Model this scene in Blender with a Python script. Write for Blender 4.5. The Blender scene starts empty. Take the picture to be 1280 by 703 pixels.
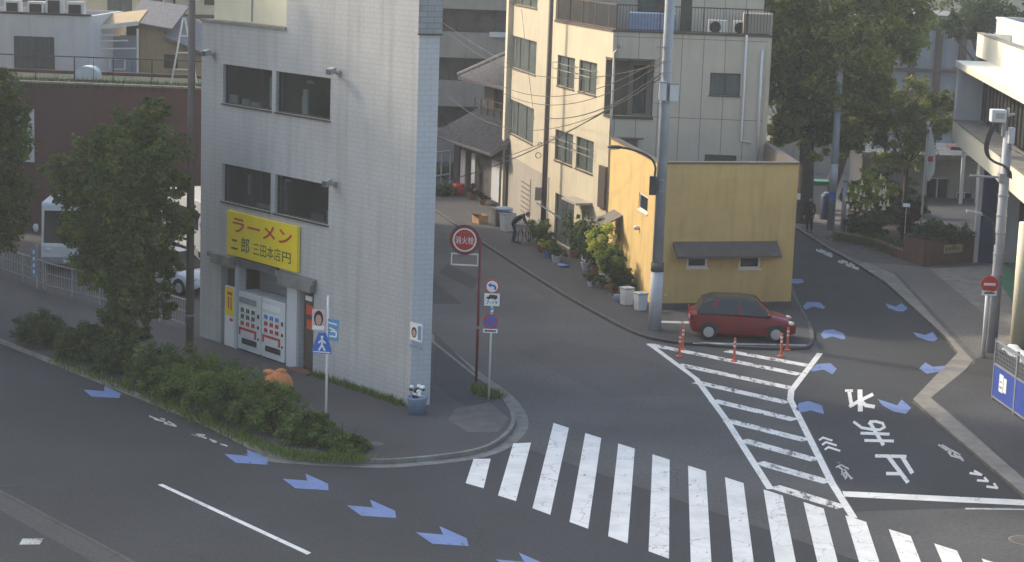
import bpy, math, random
import numpy as np
from mathutils import Vector, Matrix, Quaternion
R = math.radians
rng = random.Random(7)
SC = bpy.context.scene
COL = SC.collection

# ---------------------------------------------------------------- camera
H = 14.0; FPX = 2495.5; PIT = .172456; ROL = .03454
_d = Vector((0, math.cos(PIT), -math.sin(PIT)))
_u0 = Vector((0, math.sin(PIT), math.cos(PIT))); _r0 = Vector((1, 0, 0))
_r = _r0 * math.cos(ROL) + _u0 * math.sin(ROL)
_u = _u0 * math.cos(ROL) - _r0 * math.sin(ROL)
cd = bpy.data.cameras.new('camera'); cam = bpy.data.objects.new('camera', cd); COL.objects.link(cam)
cam.location = (0, 0, H)
m = Matrix((_r, _u, -_d)).transposed()
cam.rotation_euler = m.to_euler()
cd.sensor_width = 36; cd.lens = 36 * FPX / 1280
cd.clip_start = .5; cd.clip_end = 3000
SC.camera = cam

# ---------------------------------------------------------------- light
SUN_AZ, SUN_EL = -61, 31
w = bpy.data.worlds.new('World'); SC.world = w; w.use_nodes = True
nt = w.node_tree; bg = nt.nodes['Background']
sky = nt.nodes.new('ShaderNodeTexSky'); sky.sky_type = 'NISHITA'; sky.sun_disc = False
sky.sun_elevation = R(SUN_EL); sky.sun_rotation = R(SUN_AZ); sky.air_density = 1.3; sky.dust_density = 3.5; sky.ozone_density = 1.0
nt.links.new(sky.outputs[0], bg.inputs[0]); bg.inputs[1].default_value = .15
sl = bpy.data.lights.new('sun', 'SUN'); sl.energy = 1.75; sl.angle = R(4); sl.color = (1, .88, .70)
so = bpy.data.objects.new('sun', sl); COL.objects.link(so)
sd = Vector((math.sin(R(SUN_AZ)) * math.cos(R(SUN_EL)), math.cos(R(SUN_AZ)) * math.cos(R(SUN_EL)), math.sin(R(SUN_EL))))
so.rotation_euler = sd.to_track_quat('Z', 'Y').to_euler(); so.location = (0, 0, 60)
SC.view_settings.view_transform = 'Standard'; SC.view_settings.look = 'None'
SC.view_settings.exposure = 1.06; SC.view_settings.gamma = 1
SC.render.engine = 'CYCLES'

# ---------------------------------------------------------------- measuring
def ray(x, y): return _d + _r * ((x - 640) / FPX) - _u * ((y - 351.5) / FPX)
def G(x, y, z=0.0):
    """where the sight line through a photo pixel meets height z"""
    v = ray(x, y); k = (z - H) / v.z
    return Vector((v.x * k, v.y * k, z))
def dirv(az): return Vector((math.sin(R(az)), math.cos(R(az)), 0))

# ---------------------------------------------------------------- meshes
MATS = {}
class MB:
    def __init__(s): s.v = []; s.f = []; s.c = None; s.smooth = False
    def add(s, vs, fs):
        n = len(s.v); s.v += [tuple(v) for v in vs]; s.f += [tuple(n + i for i in f) for f in fs]; return s
    def box(s, o, ex, ey, ez):
        o = Vector(o); ex = Vector(ex); ey = Vector(ey); ez = Vector(ez)
        if ex.cross(ey).dot(ez) < 0: o = o + ex; ex = -ex
        P = [o, o+ex, o+ex+ey, o+ey, o+ez, o+ex+ez, o+ex+ey+ez, o+ey+ez]
        return s.add(P, [(0,3,2,1),(4,5,6,7),(0,1,5,4),(1,2,6,5),(2,3,7,6),(3,0,4,7)])
    def cbox(s, c, dx, dy, dz, az=90):
        """box standing on c, dx along azimuth az"""
        ex = dirv(az); ey = Vector((-ex.y, ex.x, 0)); c = Vector(c)
        return s.box(c - ex*dx/2 - ey*dy/2, ex*dx, ey*dy, Vector((0,0,dz)))
    def prism(s, poly, z0, z1, cap=True):
        n = len(poly); poly = [Vector((p[0], p[1], 0)) for p in poly]
        a = sum(poly[i].x*poly[(i+1)%n].y - poly[(i+1)%n].x*poly[i].y for i in range(n))
        if a < 0: poly = poly[::-1]
        V = [(p.x, p.y, z0) for p in poly] + [(p.x, p.y, z1) for p in poly]
        F = [(i, (i+1) % n, (i+1) % n + n, i+n) for i in range(n)]
        F += [tuple(range(n, 2*n))]
        if cap: F += [tuple(range(n-1, -1, -1))]
        return s.add(V, F)
    def sheet(s, poly, z):
        n = len(poly); a = sum(poly[i][0]*poly[(i+1)%n][1] - poly[(i+1)%n][0]*poly[i][1] for i in range(n))
        if a < 0: poly = poly[::-1]
        return s.add([(p[0], p[1], z) for p in poly], [tuple(range(n))])
    def tube(s, path, r, n=8, caps=True):
        path = [Vector(p) for p in path]
        if not isinstance(r, (list, tuple)): r = [r] * len(path)
        V = []; F = []
        for i, p in enumerate(path):
            t = (path[min(i+1, len(path)-1)] - path[max(i-1, 0)]).normalized()
            a = Vector((0,0,1)) if abs(t.z) < .9 else Vector((1,0,0))
            u = t.cross(a).normalized(); w_ = t.cross(u)
            for k in range(n):
                th = 2*math.pi*k/n; V.append(p + (u*math.cos(th) - w_*math.sin(th)) * r[i])
        for i in range(len(path)-1):
            for k in range(n):
                F.append((i*n+k, i*n+(k+1)%n, (i+1)*n+(k+1)%n, (i+1)*n+k))
        if caps: F += [tuple(range(n-1, -1, -1)), tuple(range((len(path)-1)*n, len(path)*n))]
        return s.add(V, F)
    def cyl(s, c, r0, r1, h, n=16): c = Vector(c); return s.tube([c, c + Vector((0,0,h))], [r0, r1], n)
    def lathe(s, c, prof, n=16):
        c = Vector(c); V = []; F = []
        for r, z in prof:
            for k in range(n): th = 2*math.pi*k/n; V.append(c + Vector((r*math.cos(th), r*math.sin(th), z)))
        for i in range(len(prof)-1):
            for k in range(n): F.append((i*n+k, i*n+(k+1)%n, (i+1)*n+(k+1)%n, (i+1)*n+k))
        F += [tuple(range(n-1, -1, -1)), tuple(range((len(prof)-1)*n, len(prof)*n))]
        return s.add(V, F)
    def blob(s, c, rx, ry, rz, n=10, m_=6, az=90, jit=0):
        c = Vector(c); ex = dirv(az); ey = Vector((-ex.y, ex.x, 0)); V = []; F = []
        for i in range(m_+1):
            ph = -math.pi/2 + math.pi*i/m_
            for k in range(n):
                th = 2*math.pi*k/n; j = 1 + rng.uniform(-jit, jit)
                V.append(c + ex*(rx*math.cos(ph)*math.cos(th)*j) + ey*(ry*math.cos(ph)*math.sin(th)*j) + Vector((0,0,rz*math.sin(ph)*j)))
        for i in range(m_):
            for k in range(n): F.append((i*n+k, i*n+(k+1)%n, (i+1)*n+(k+1)%n, (i+1)*n+k))
        return s.add(V, F)
    def build(s, name, mat, parent=None, kind=None, smooth=False, bevel=0):
        off = Vector((0,0,0))
        p = parent
        while p is not None: off = off + p.location; p = p.parent
        me = bpy.data.meshes.new(name)
        me.from_pydata([(v[0]-off.x, v[1]-off.y, v[2]-off.z) for v in s.v], [], s.f)
        # metre-scaled UVs: u along the wall, v up
        uv = me.uv_layers.new(name='UVMap'); vs = s.v
        for pl in me.polygons:
            nn = pl.normal
            if abs(nn.z) < .7:
                L = math.hypot(nn.x, nn.y) or 1; tx, ty = -nn.y/L, nn.x/L
                for li in pl.loop_indices:
                    v = vs[me.loops[li].vertex_index]; uv.data[li].uv = (v[0]*tx + v[1]*ty, v[2])
            else:
                for li in pl.loop_indices:
                    v = vs[me.loops[li].vertex_index]; uv.data[li].uv = (v[0], v[1])
        me.materials.append(MATS[mat] if isinstance(mat, str) else mat)
        if smooth:
            me.polygons.foreach_set('use_smooth', [True]*len(me.polygons))
        o = bpy.data.objects.new(name, me); COL.objects.link(o)
        if parent is not None: o.parent = parent
        if kind: o['kind'] = kind
        if bevel:
            b = o.modifiers.new('bevel', 'BEVEL'); b.width = bevel; b.segments = 2; b.limit_method = 'ANGLE'
        return o
def tag(o, label, cat, group=None):
    o['label'] = label; o['category'] = cat
    if group: o['group'] = group
    return o
def thing(name, label, cat, loc, group=None):
    o = bpy.data.objects.new(name, None); COL.objects.link(o); o.location = Vector(loc); o.empty_display_size = .3
    return tag(o, label, cat, group)
KIDS = {}
def dup(root, loc, rz=None, label=None, group=None):
    def cp(o, par):
        c = o.copy(); COL.objects.link(c); c.parent = par
        for ch in [x for x in bpy.data.objects if x.parent == o]: cp(ch, c)
        return c
    c = cp(root, None); c.location = Vector(loc)
    if rz is not None: c.rotation_euler = (0, 0, rz)
    if label: c['label'] = label
    if group: c['group'] = group
    return c

class Fac:
    """a vertical wall plane; s runs along it, n points into the building"""
    def __init__(s, P, az=None, P1=None):
        s.o = Vector((P[0], P[1], 0))
        s.e = dirv(az) if az is not None else (Vector((P1[0], P1[1], 0)) - s.o).normalized()
        s.n = Vector((-s.e.y, s.e.x, 0))
    def w(s, a, z, d=0): return s.o + s.e*a + s.n*d + Vector((0, 0, z))
    def px(s, x, y, d=0):
        v = ray(x, y); o = s.o + s.n*d; k = (o.x*s.n.x + o.y*s.n.y) / (v.x*s.n.x + v.y*s.n.y)
        q = v*k; return ((q.x-o.x)*s.e.x + (q.y-o.y)*s.e.y, q.z + H)
    def rect(s, x0, y0, x1, y1, x2=None, y2=None, x3=None, y3=None, d=0):
        """corner pixels TL, BR (optionally TR, BL too) -> s0,s1,z0,z1"""
        a = s.px(x0, y0, d); b = s.px(x1, y1, d)
        if x2 is None: return a[0], b[0], b[1], a[1]
        c = s.px(x2, y2, d); e = s.px(x3, y3, d)
        return (a[0]+e[0])/2, (b[0]+c[0])/2, (b[1]+e[1])/2, (a[1]+c[1])/2
    def box(s, mb, s0, s1, d0, d1, z0, z1):
        return mb.box(s.w(s0, z0, d0), s.e*(s1-s0), s.n*(d1-d0), Vector((0, 0, z1-z0)))
    def wall(s, mb, s0, s1, z0, z1, holes=(), th=.25, d=0):
        hs = [(max(a, s0), min(b, s1), max(c, z0), min(e, z1)) for a, b, c, e in holes]
        xs = sorted(set([s0, s1] + [h[0] for h in hs] + [h[1] for h in hs]))
        zs = sorted(set([z0, z1] + [h[2] for h in hs] + [h[3] for h in hs]))
        nx, nz = len(xs)-1, len(zs)-1
        solid = [[not any(h[0] < (xs[i]+xs[i+1])/2 < h[1] and h[2] < (zs[j]+zs[j+1])/2 < h[3] for h in hs) for j in range(nz)] for i in range(nx)]
        for i in range(nx):
            for j in range(nz):
                if not solid[i][j]: continue
                a, b, c, e = xs[i], xs[i+1], zs[j], zs[j+1]
                F = lambda *q: mb.add(q, [(0, 1, 2, 3)])
                F(s.w(a,c,d), s.w(b,c,d), s.w(b,e,d), s.w(a,e,d))
                F(s.w(b,c,d+th), s.w(a,c,d+th), s.w(a,e,d+th), s.w(b,e,d+th))
                if i == 0 or not solid[i-1][j]: F(s.w(a,c,d+th), s.w(a,c,d), s.w(a,e,d), s.w(a,e,d+th))
                if i == nx-1 or not solid[i+1][j]: F(s.w(b,c,d), s.w(b,c,d+th), s.w(b,e,d+th), s.w(b,e,d))
                if j == 0 or not solid[i][j-1]: F(s.w(a,c,d+th), s.w(b,c,d+th), s.w(b,c,d), s.w(a,c,d))
                if j == nz-1 or not solid[i][j+1]: F(s.w(a,e,d), s.w(b,e,d), s.w(b,e,d+th), s.w(a,e,d+th))
        return mb
    def window(s, parent, r, panes=2, rec=.10, fw=.05, frame='dark_metal', glass='glass', name='window', sill=True, curtain=None, hbar=None, label=None):
        s0, s1, z0, z1 = r; f = MB()
        s.box(f, s0, s1, rec, rec+.06, z0, z0+fw); s.box(f, s0, s1, rec, rec+.06, z1-fw, z1)
        s.box(f, s0, s0+fw, rec, rec+.06, z0+fw, z1-fw); s.box(f, s1-fw, s1, rec, rec+.06, z0+fw, z1-fw)
        for k in range(1, panes):
            x = s0 + (s1-s0)*k/panes; s.box(f, x-fw*.5, x+fw*.5, rec-.005, rec+.055, z0+fw, z1-fw)
        if hbar: 
            zz = z0+(z1-z0)*hbar; s.box(f, s0+fw, s1-fw, rec+.003, rec+.05, zz-fw*.4, zz+fw*.4)
        fo = f.build(name, frame, parent)
        if label: fo['label'] = label
        g = MB(); s.box(g, s0+fw*.6, s1-fw*.6, rec+.025, rec+.035, z0+fw*.6, z1-fw*.6); g.build('pane', glass, fo)
        if sill:
            q = MB(); s.box(q, s0-.04, s1+.04, -.05, rec, z0-.05, z0-.001); q.build('sill', frame, fo)
        if curtain:
            q = MB(); n = max(4, int((s1-s0)/.12)); V = []; F = []
            for k in range(n+1):
                x = s0 + (s1-s0)*k/n; dd = rec+.16 + (.03 if k % 2 else 0)
                V += [s.w(x, z0, dd), s.w(x, z1, dd)]
            F = [(2*k, 2*k+2, 2*k+3, 2*k+1) for k in range(n)]
            q.add(V, F).build('curtain', curtain, fo)
        return fo

# ---------------------------------------------------------------- materials
def newmat(name):
    mt = bpy.data.materials.new(name); mt.use_nodes = True; MATS[name] = mt
    return mt, mt.node_tree, mt.node_tree.nodes['Principled BSDF']
def N(nt, t, **k):
    n = nt.nodes.new(t)
    for a, b in k.items(): setattr(n, a, b)
    return n
def noisecol(nt, coord, base, amt, scale, detail=5, rough=.6):
    """base colour varied by fbm noise between (1-amt) and (1+amt)"""
    nz = N(nt, 'ShaderNodeTexNoise'); nz.inputs['Scale'].default_value = scale; nz.inputs['Detail'].default_value = detail; nz.inputs['Roughness'].default_value = rough
    nt.links.new(coord, nz.inputs['Vector'])
    r_ = N(nt, 'ShaderNodeValToRGB'); r_.color_ramp.elements[0].position = .3; r_.color_ramp.elements[1].position = .7
    b = base
    r_.color_ramp.elements[0].color = (b[0]*(1-amt), b[1]*(1-amt), b[2]*(1-amt), 1)
    r_.color_ramp.elements[1].color = (min(1, b[0]*(1+amt)), min(1, b[1]*(1+amt)), min(1, b[2]*(1+amt)), 1)
    nt.links.new(nz.outputs['Fac'], r_.inputs['Fac'])
    return r_.outputs['Color'], nz
def mix(nt, fac, a, b, mode='MIX'):
    m_ = N(nt, 'ShaderNodeMix', data_type='RGBA', blend_type=mode)
    for sock, v in ((m_.inputs[0], fac), (m_.inputs[6], a), (m_.inputs[7], b)):
        if isinstance(v, (int, float)): sock.default_value = v
        elif isinstance(v, tuple): sock.default_value = (*v[:3], 1)
        else: nt.links.new(v, sock)
    return m_.outputs[2]
def mat(name, col, rough=.7, amt=.12, scale=1.5, metal=0, bump=0, bscale=40, stain=0, spec=None):
    mt, nt, bs = newmat(name)
    tc = N(nt, 'ShaderNodeTexCoord')
    c, nz = noisecol(nt, tc.outputs['Object'], col, amt, scale)
    if stain:
        mp = N(nt, 'ShaderNodeMapping'); mp.inputs['Scale'].default_value = (2.2, 2.2, .25); nt.links.new(tc.outputs['Object'], mp.inputs[0])
        n2 = N(nt, 'ShaderNodeTexNoise'); n2.inputs['Scale'].default_value = 1.6; n2.inputs['Detail'].default_value = 6; nt.links.new(mp.outputs[0], n2.inputs['Vector'])
        rr = N(nt, 'ShaderNodeMapRange'); rr.inputs[1].default_value = .5; rr.inputs[2].default_value = .75; rr.inputs[4].default_value = stain; nt.links.new(n2.outputs['Fac'], rr.inputs[0])
        c = mix(nt, rr.outputs[0], c, (col[0]*.45, col[1]*.43, col[2]*.4))
    nt.links.new(c, bs.inputs['Base Color']); bs.inputs['Roughness'].default_value = rough; bs.inputs['Metallic'].default_value = metal
    if spec is not None: bs.inputs['Specular IOR Level'].default_value = spec
    if bump:
        b = N(nt, 'ShaderNodeBump'); b.inputs['Strength'].default_value = bump; b.inputs['Distance'].default_value = .02
        n3 = N(nt, 'ShaderNodeTexNoise'); n3.inputs['Scale'].default_value = bscale; nt.links.new(tc.outputs['Object'], n3.inputs['Vector'])
        nt.links.new(n3.outputs['Fac'], b.inputs['Height']); nt.links.new(b.outputs[0], bs.inputs['Normal'])
    return mt
def brickmat(name, c1, c2, mortar, bw, bh, ms=.006, rough=.6, stain=0, offset=.5, amt=.1):
    mt, nt, bs = newmat(name); tc = N(nt, 'ShaderNodeTexCoord')
    br = N(nt, 'ShaderNodeTexBrick'); br.offset = offset
    br.inputs['Scale'].default_value = 1; br.inputs['Brick Width'].default_value = bw; br.inputs['Row Height'].default_value = bh
    br.inputs['Mortar Size'].default_value = ms; br.inputs['Mortar Smooth'].default_value = .1
    br.inputs['Color1'].default_value = (*c1, 1); br.inputs['Color2'].default_value = (*c2, 1); br.inputs['Mortar'].default_value = (*mortar, 1)
    nt.links.new(tc.outputs['UV'], br.inputs['Vector'])
    v, _ = noisecol(nt, tc.outputs['Object'], (.5, .5, .5), amt, .7)
    c = mix(nt, 1.0, br.outputs['Color'], v, 'MULTIPLY'); c = mix(nt, 1.0, c, (2, 2, 2), 'MULTIPLY')
    if stain:
        mp = N(nt, 'ShaderNodeMapping'); mp.inputs['Scale'].default_value = (1.6, 1.6, .12); nt.links.new(tc.outputs['Object'], mp.inputs[0])
        n2 = N(nt, 'ShaderNodeTexNoise'); n2.inputs['Scale'].default_value = 1.8; n2.inputs['Detail'].default_value = 6; nt.links.new(mp.outputs[0], n2.inputs['Vector'])
        rr = N(nt, 'ShaderNodeMapRange'); rr.inputs[1].default_value = .48; rr.inputs[2].default_value = .75; rr.inputs[4].default_value = stain; nt.links.new(n2.outputs['Fac'], rr.inputs[0])
        c = mix(nt, rr.outputs[0], c, (c1[0]*.5, c1[1]*.48, c1[2]*.46))
    nt.links.new(c, bs.inputs['Base Color']); bs.inputs['Roughness'].default_value = rough
    b = N(nt, 'ShaderNodeBump'); b.inputs['Strength'].default_value = .15; b.inputs['Distance'].default_value = .01; b.invert = True
    nt.links.new(br.outputs['Fac'], b.inputs['Height']); nt.links.new(b.outputs[0], bs.inputs['Normal'])
    return mt
def asphalt(name, col, patch=.25):
    mt, nt, bs = newmat(name); tc = N(nt, 'ShaderNodeTexCoord')
    a, _ = noisecol(nt, tc.outputs['Object'], col, patch, .22, 6, .55)
    f, _ = noisecol(nt, tc.outputs['Object'], (.5, .5, .5), .38, 9, 8, .75)
    c = mix(nt, 1.0, a, f, 'MULTIPLY'); c = mix(nt, 1.0, c, (2, 2, 2), 'MULTIPLY')
    # thin cracks
    vo = N(nt, 'ShaderNodeTexVoronoi', feature='DISTANCE_TO_EDGE'); vo.inputs['Scale'].default_value = .22
    nzz = N(nt, 'ShaderNodeTexNoise'); nzz.inputs['Scale'].default_value = 1.3; nzz.inputs['Detail'].default_value = 4; nt.links.new(tc.outputs['Object'], nzz.inputs['Vector'])
    vm = N(nt, 'ShaderNodeVectorMath', operation='ADD'); nt.links.new(tc.outputs['Object'], vm.inputs[0]); nt.links.new(nzz.outputs['Color'], vm.inputs[1]); nt.links.new(vm.outputs[0], vo.inputs['Vector'])
    rr = N(nt, 'ShaderNodeMapRange'); rr.inputs[1].default_value = .0; rr.inputs[2].default_value = .0045; rr.inputs[3].default_value = .6; rr.inputs[4].default_value = 0; nt.links.new(vo.outputs['Distance'], rr.inputs[0])
    c = mix(nt, rr.outputs[0], c, (col[0]*.5, col[1]*.5, col[2]*.5))
    nt.links.new(c, bs.inputs['Base Color']); bs.inputs['Roughness'].default_value = .85
    b = N(nt, 'ShaderNodeBump'); b.inputs['Strength'].default_value = .3; b.inputs['Distance'].default_value = .01
    n3 = N(nt, 'ShaderNodeTexNoise'); n3.inputs['Scale'].default_value = 60; nt.links.new(tc.outputs['Object'], n3.inputs['Vector'])
    nt.links.new(n3.outputs['Fac'], b.inputs['Height']); nt.links.new(b.outputs[0], bs.inputs['Normal'])
def paint(name, col, worn, under=(.06, .06, .062), scale=5):
    mt, nt, bs = newmat(name); tc = N(nt, 'ShaderNodeTexCoord')
    c, _ = noisecol(nt, tc.outputs['Object'], col, .07, 2.5)
    nz = N(nt, 'ShaderNodeTexNoise'); nz.inputs['Scale'].default_value = scale; nz.inputs['Detail'].default_value = 9; nz.inputs['Roughness'].default_value = .75
    mp = N(nt, 'ShaderNodeMapping'); mp.inputs['Scale'].default_value = (1, .35, 1); mp.inputs['Rotation'].default_value = (0, 0, .5); nt.links.new(tc.outputs['Object'], mp.inputs[0]); nt.links.new(mp.outputs[0], nz.inputs['Vector'])
    rr = N(nt, 'ShaderNodeMapRange'); rr.inputs[1].default_value = 1-worn-.03; rr.inputs[2].default_value = 1-worn+.05; nt.links.new(nz.outputs['Fac'], rr.inputs[0])
    c = mix(nt, rr.outputs[0], c, under)
    vo = N(nt, 'ShaderNodeTexVoronoi', feature='DISTANCE_TO_EDGE'); vo.inputs['Scale'].default_value = .7
    nz2 = N(nt, 'ShaderNodeTexNoise'); nz2.inputs['Scale'].default_value = 1.8; nz2.inputs['Detail'].default_value = 5; nt.links.new(tc.outputs['Object'], nz2.inputs['Vector'])
    vm = N(nt, 'ShaderNodeVectorMath', operation='ADD'); nt.links.new(tc.outputs['Object'], vm.inputs[0]); nt.links.new(nz2.outputs['Color'], vm.inputs[1]); nt.links.new(vm.outputs[0], vo.inputs['Vector'])
    rc = N(nt, 'ShaderNodeMapRange'); rc.inputs[1].default_value = .0; rc.inputs[2].default_value = .012; rc.inputs[3].default_value = .75; rc.inputs[4].default_value = 0; nt.links.new(vo.outputs['Distance'], rc.inputs[0])
    c = mix(nt, rc.outputs[0], c, (.2, .2, .2))
    # tyre grime in soft streaks
    ng = N(nt, 'ShaderNodeTexNoise'); ng.inputs['Scale'].default_value = .9; ng.inputs['Detail'].default_value = 4; nt.links.new(tc.outputs['Object'], ng.inputs['Vector'])
    rg = N(nt, 'ShaderNodeMapRange'); rg.inputs[1].default_value = .45; rg.inputs[2].default_value = .75; rg.inputs[4].default_value = .4; nt.links.new(ng.outputs['Fac'], rg.inputs[0])
    c = mix(nt, rg.outputs[0], c, (col[0]*.6, col[1]*.6, col[2]*.6))
    nt.links.new(c, bs.inputs['Base Color']); bs.inputs['Roughness'].default_value = .75
def panelmat(name, col, width, line, rough=.6, hgap=0, amt=.07, stain=.3, lw=.018):
    """vertical board cladding with joints"""
    mt, nt, bs = newmat(name); tc = N(nt, 'ShaderNodeTexCoord')
    c, _ = noisecol(nt, tc.outputs['Object'], col, amt, .8)
    br = N(nt, 'ShaderNodeTexBrick'); br.offset = 0
    br.inputs['Scale'].default_value = 1; br.inputs['Brick Width'].default_value = width; br.inputs['Row Height'].default_value = hgap or 50
    br.inputs['Mortar Size'].default_value = lw; br.inputs['Mortar Smooth'].default_value = .05; nt.links.new(tc.outputs['UV'], br.inputs['Vector'])
    if stain:
        mp = N(nt, 'ShaderNodeMapping'); mp.inputs['Scale'].default_value = (1.8, 1.8, .15); nt.links.new(tc.outputs['Object'], mp.inputs[0])
        n2 = N(nt, 'ShaderNodeTexNoise'); n2.inputs['Scale'].default_value = 2; n2.inputs['Detail'].default_value = 6; nt.links.new(mp.outputs[0], n2.inputs['Vector'])
        rr = N(nt, 'ShaderNodeMapRange'); rr.inputs[1].default_value = .5; rr.inputs[2].default_value = .78; rr.inputs[4].default_value = stain; nt.links.new(n2.outputs['Fac'], rr.inputs[0])
        c = mix(nt, rr.outputs[0], c, (col[0]*.5, col[1]*.47, col[2]*.43))
    c = mix(nt, br.outputs['Fac'], c, line)
    nt.links.new(c, bs.inputs['Base Color']); bs.inputs['Roughness'].default_value = rough
def glassmat(name, tint, trans=.35, rough=.06):
    """window glass: glossy outside, partly see-through"""
    mt, nt, bs = newmat(name); tc = N(nt, 'ShaderNodeTexCoord')
    c, _ = noisecol(nt, tc.outputs['Object'], tint, .3, 1.3)
    nt.links.new(c, bs.inputs['Base Color']); bs.inputs['Roughness'].default_value = rough
    bs.inputs['Specular IOR Level'].default_value = .6
    out = nt.nodes['Material Output']; tr = N(nt, 'ShaderNodeBsdfTransparent'); tr.inputs[0].default_value = (.8, .85, .85, 1)
    mx = N(nt, 'ShaderNodeMixShader'); mx.inputs[0].default_value = trans
    nt.links.new(bs.outputs[0], mx.inputs[1]); nt.links.new(tr.outputs[0], mx.inputs[2]); nt.links.new(mx.outputs[0], out.inputs[0])
def leafmat(name, cols):
    mt, nt, bs = newmat(name)
    at = N(nt, 'ShaderNodeAttribute'); at.attribute_name = 'leafvar'
    r_ = N(nt, 'ShaderNodeValToRGB'); e = r_.color_ramp.elements
    e[0].position = 0; e[0].color = (*cols[0], 1); e[1].position = 1; e[1].color = (*cols[-1], 1)
    for i in range(1, len(cols)-1): x = e.new(i/(len(cols)-1)); x.color = (*cols[i], 1)
    nt.links.new(at.outputs['Fac'], r_.inputs['Fac']); nt.links.new(r_.outputs[0], bs.inputs['Base Color'])
    bs.inputs['Roughness'].default_value = .6; bs.inputs['Specular IOR Level'].default_value = .25
    tl = N(nt, 'ShaderNodeBsdfTranslucent'); nt.links.new(r_.outputs[0], tl.inputs[0])
    mx = N(nt, 'ShaderNodeMixShader'); mx.inputs[0].default_value = .5; out = nt.nodes['Material Output']
    nt.links.new(bs.outputs[0], mx.inputs[1]); nt.links.new(tl.outputs[0], mx.inputs[2]); nt.links.new(mx.outputs[0], out.inputs[0])

asphalt('asphalt', (.040, .042, .046), .22)
asphalt('asphalt_side', (.082, .082, .082), .25)
asphalt('asphalt_patch', (.070, .070, .071), .2)
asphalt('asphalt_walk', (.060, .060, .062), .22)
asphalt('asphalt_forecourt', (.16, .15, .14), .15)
mat('ground', (.10, .10, .09), .95, .3, .4)
mat('concrete', (.20, .195, .18), .85, .3, 1.6, bump=.3, stain=.4)
mat('concrete_light', (.25, .235, .21), .85, .22, 1.6, bump=.3, stain=.35)
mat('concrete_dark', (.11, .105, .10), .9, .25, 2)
brickmat('paving', (.105, .10, .095), (.13, .12, .11), (.06, .06, .058), .4, .2, .008, .85, amt=.25)
paint('paint_white', (.82, .81, .77), .365)
paint('paint_worn', (.80, .79, .75), .455, scale=3.5)
paint('paint_faint', (.55, .55, .52), .44, scale=4)
paint('paint_blue', (.17, .25, .48), .39)
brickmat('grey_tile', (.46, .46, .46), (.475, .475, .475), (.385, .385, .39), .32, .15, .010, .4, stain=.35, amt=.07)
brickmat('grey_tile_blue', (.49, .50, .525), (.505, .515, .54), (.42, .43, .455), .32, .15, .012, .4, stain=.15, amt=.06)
brickmat('dark_tile', (.25, .26, .28), (.29, .30, .32), (.17, .17, .18), .45, .165, .012, .45)
brickmat('red_wall', (.105, .05, .045), (.12, .055, .05), (.07, .04, .036), .3, .1, .006, .7, stain=.3)
brickmat('red_brick', (.19, .085, .055), (.23, .10, .07), (.12, .09, .07), .22, .075, .008, .8, stain=.3)
mat('cream', (.70, .66, .50), .6, .06, .7, stain=.1)
mat('yellow_stucco', (.66, .46, .18), .75, .08, 1.0, bump=.35, bscale=25, stain=.28)
panelmat('beige_panel', (.52, .465, .38), .90, (.25, .22, .19), hgap=3.3, stain=.25)
panelmat('beige_board', (.56, .50, .37), .30, (.42, .36, .25), lw=.008, stain=.2)
mat('beige_wall', (.47, .42, .32), .7, .07, .8, stain=.2)
mat('beige_light', (.60, .55, .43), .7, .07, .8, stain=.2)
mat('beige_grey', (.33, .30, .26), .75, .1, .8, stain=.3)
mat('dark_metal', (.05, .048, .045), .5, .15, 3, metal=.3)
mat('brown_metal', (.085, .07, .06), .5, .15, 2, metal=.2)
mat('grey_metal', (.32, .33, .35), .45, .1, 4, metal=.3)
mat('white_metal', (.66, .66, .65), .45, .06, 3)
mat('black', (.02, .02, .022), .6, .2, 3)
mat('interior', (.12, .115, .105), .9, .5, .8)
mat('curtain', (.68, .72, .68), .9, .12, 4)
mat('curtain_grey', (.28, .30, .30), .9, .15, 3)
glassmat('glass', (.035, .04, .045), .42)
glassmat('glass_dark', (.06, .064, .064), .72, .04)
glassmat('glass_pale', (.16, .18, .18), .6, .12)
mat('slate_roof', (.19, .18, .185), .8, .3, 6, bump=.3)
mat('sign_yellow', (.90, .66, .02), .45, .04, 2)
mat('sign_red', (.55, .03, .02), .45, .05, 2)
mat('sign_orange', (.62, .08, .02), .45, .05, 2)
mat('sign_ink', (.05, .07, .02), .5, .1, 3)
mat('sign_white', (.80, .80, .78), .45, .04, 2)
mat('sign_blue', (.05, .14, .50), .4, .05, 2)
mat('sign_lightblue', (.10, .28, .50), .4, .25, 14)
mat('pole_red', (.20, .03, .03), .5, .15, 2)
mat('pole_white', (.62, .62, .60), .5, .08, 2, stain=.2)
mat('fence_paint', (.34, .34, .32), .6, .15, 3, stain=.4)
mat('pole_grey', (.34, .36, .40), .6, .12, 2, stain=.3)
mat('pole_wrap', (.52, .54, .57), .6, .08, 3, stain=.25)
mat('pole_brown', (.13, .11, .10), .7, .15, 2, stain=.3)
mat('orange_plastic', (.70, .13, .05), .5, .08, 3)
mat('orange_cloth', (.62, .22, .08), .8, .25, 4)
mat('reflective', (.75, .70, .66), .4, .05, 3)
mat('awning', (.12, .105, .09), .7, .12, 3, stain=.2)
mat('car_red', (.22, .008, .014), .25, .04, 2)
mat('car_dark', (.03, .03, .032), .15, .1, 2)
mat('tyre', (.02, .02, .02), .85, .2, 9)
mat('rim', (.55, .56, .58), .3, .05, 3, metal=.6)
mat('lamp_glass', (.75, .74, .70), .15, .05, 3)
mat('van_white', (.68, .69, .70), .3, .04, 2)
mat('skin', (.50, .32, .23), .6, .05, 6)
mat('cloth_navy', (.025, .03, .055), .9, .3, 6)
mat('cloth_black', (.018, .018, .02), .9, .3, 6)
mat('hair', (.015, .012, .010), .7, .2, 20)
mat('bark', (.075, .06, .045), .95, .35, 5, bump=.6, bscale=14)
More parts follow.
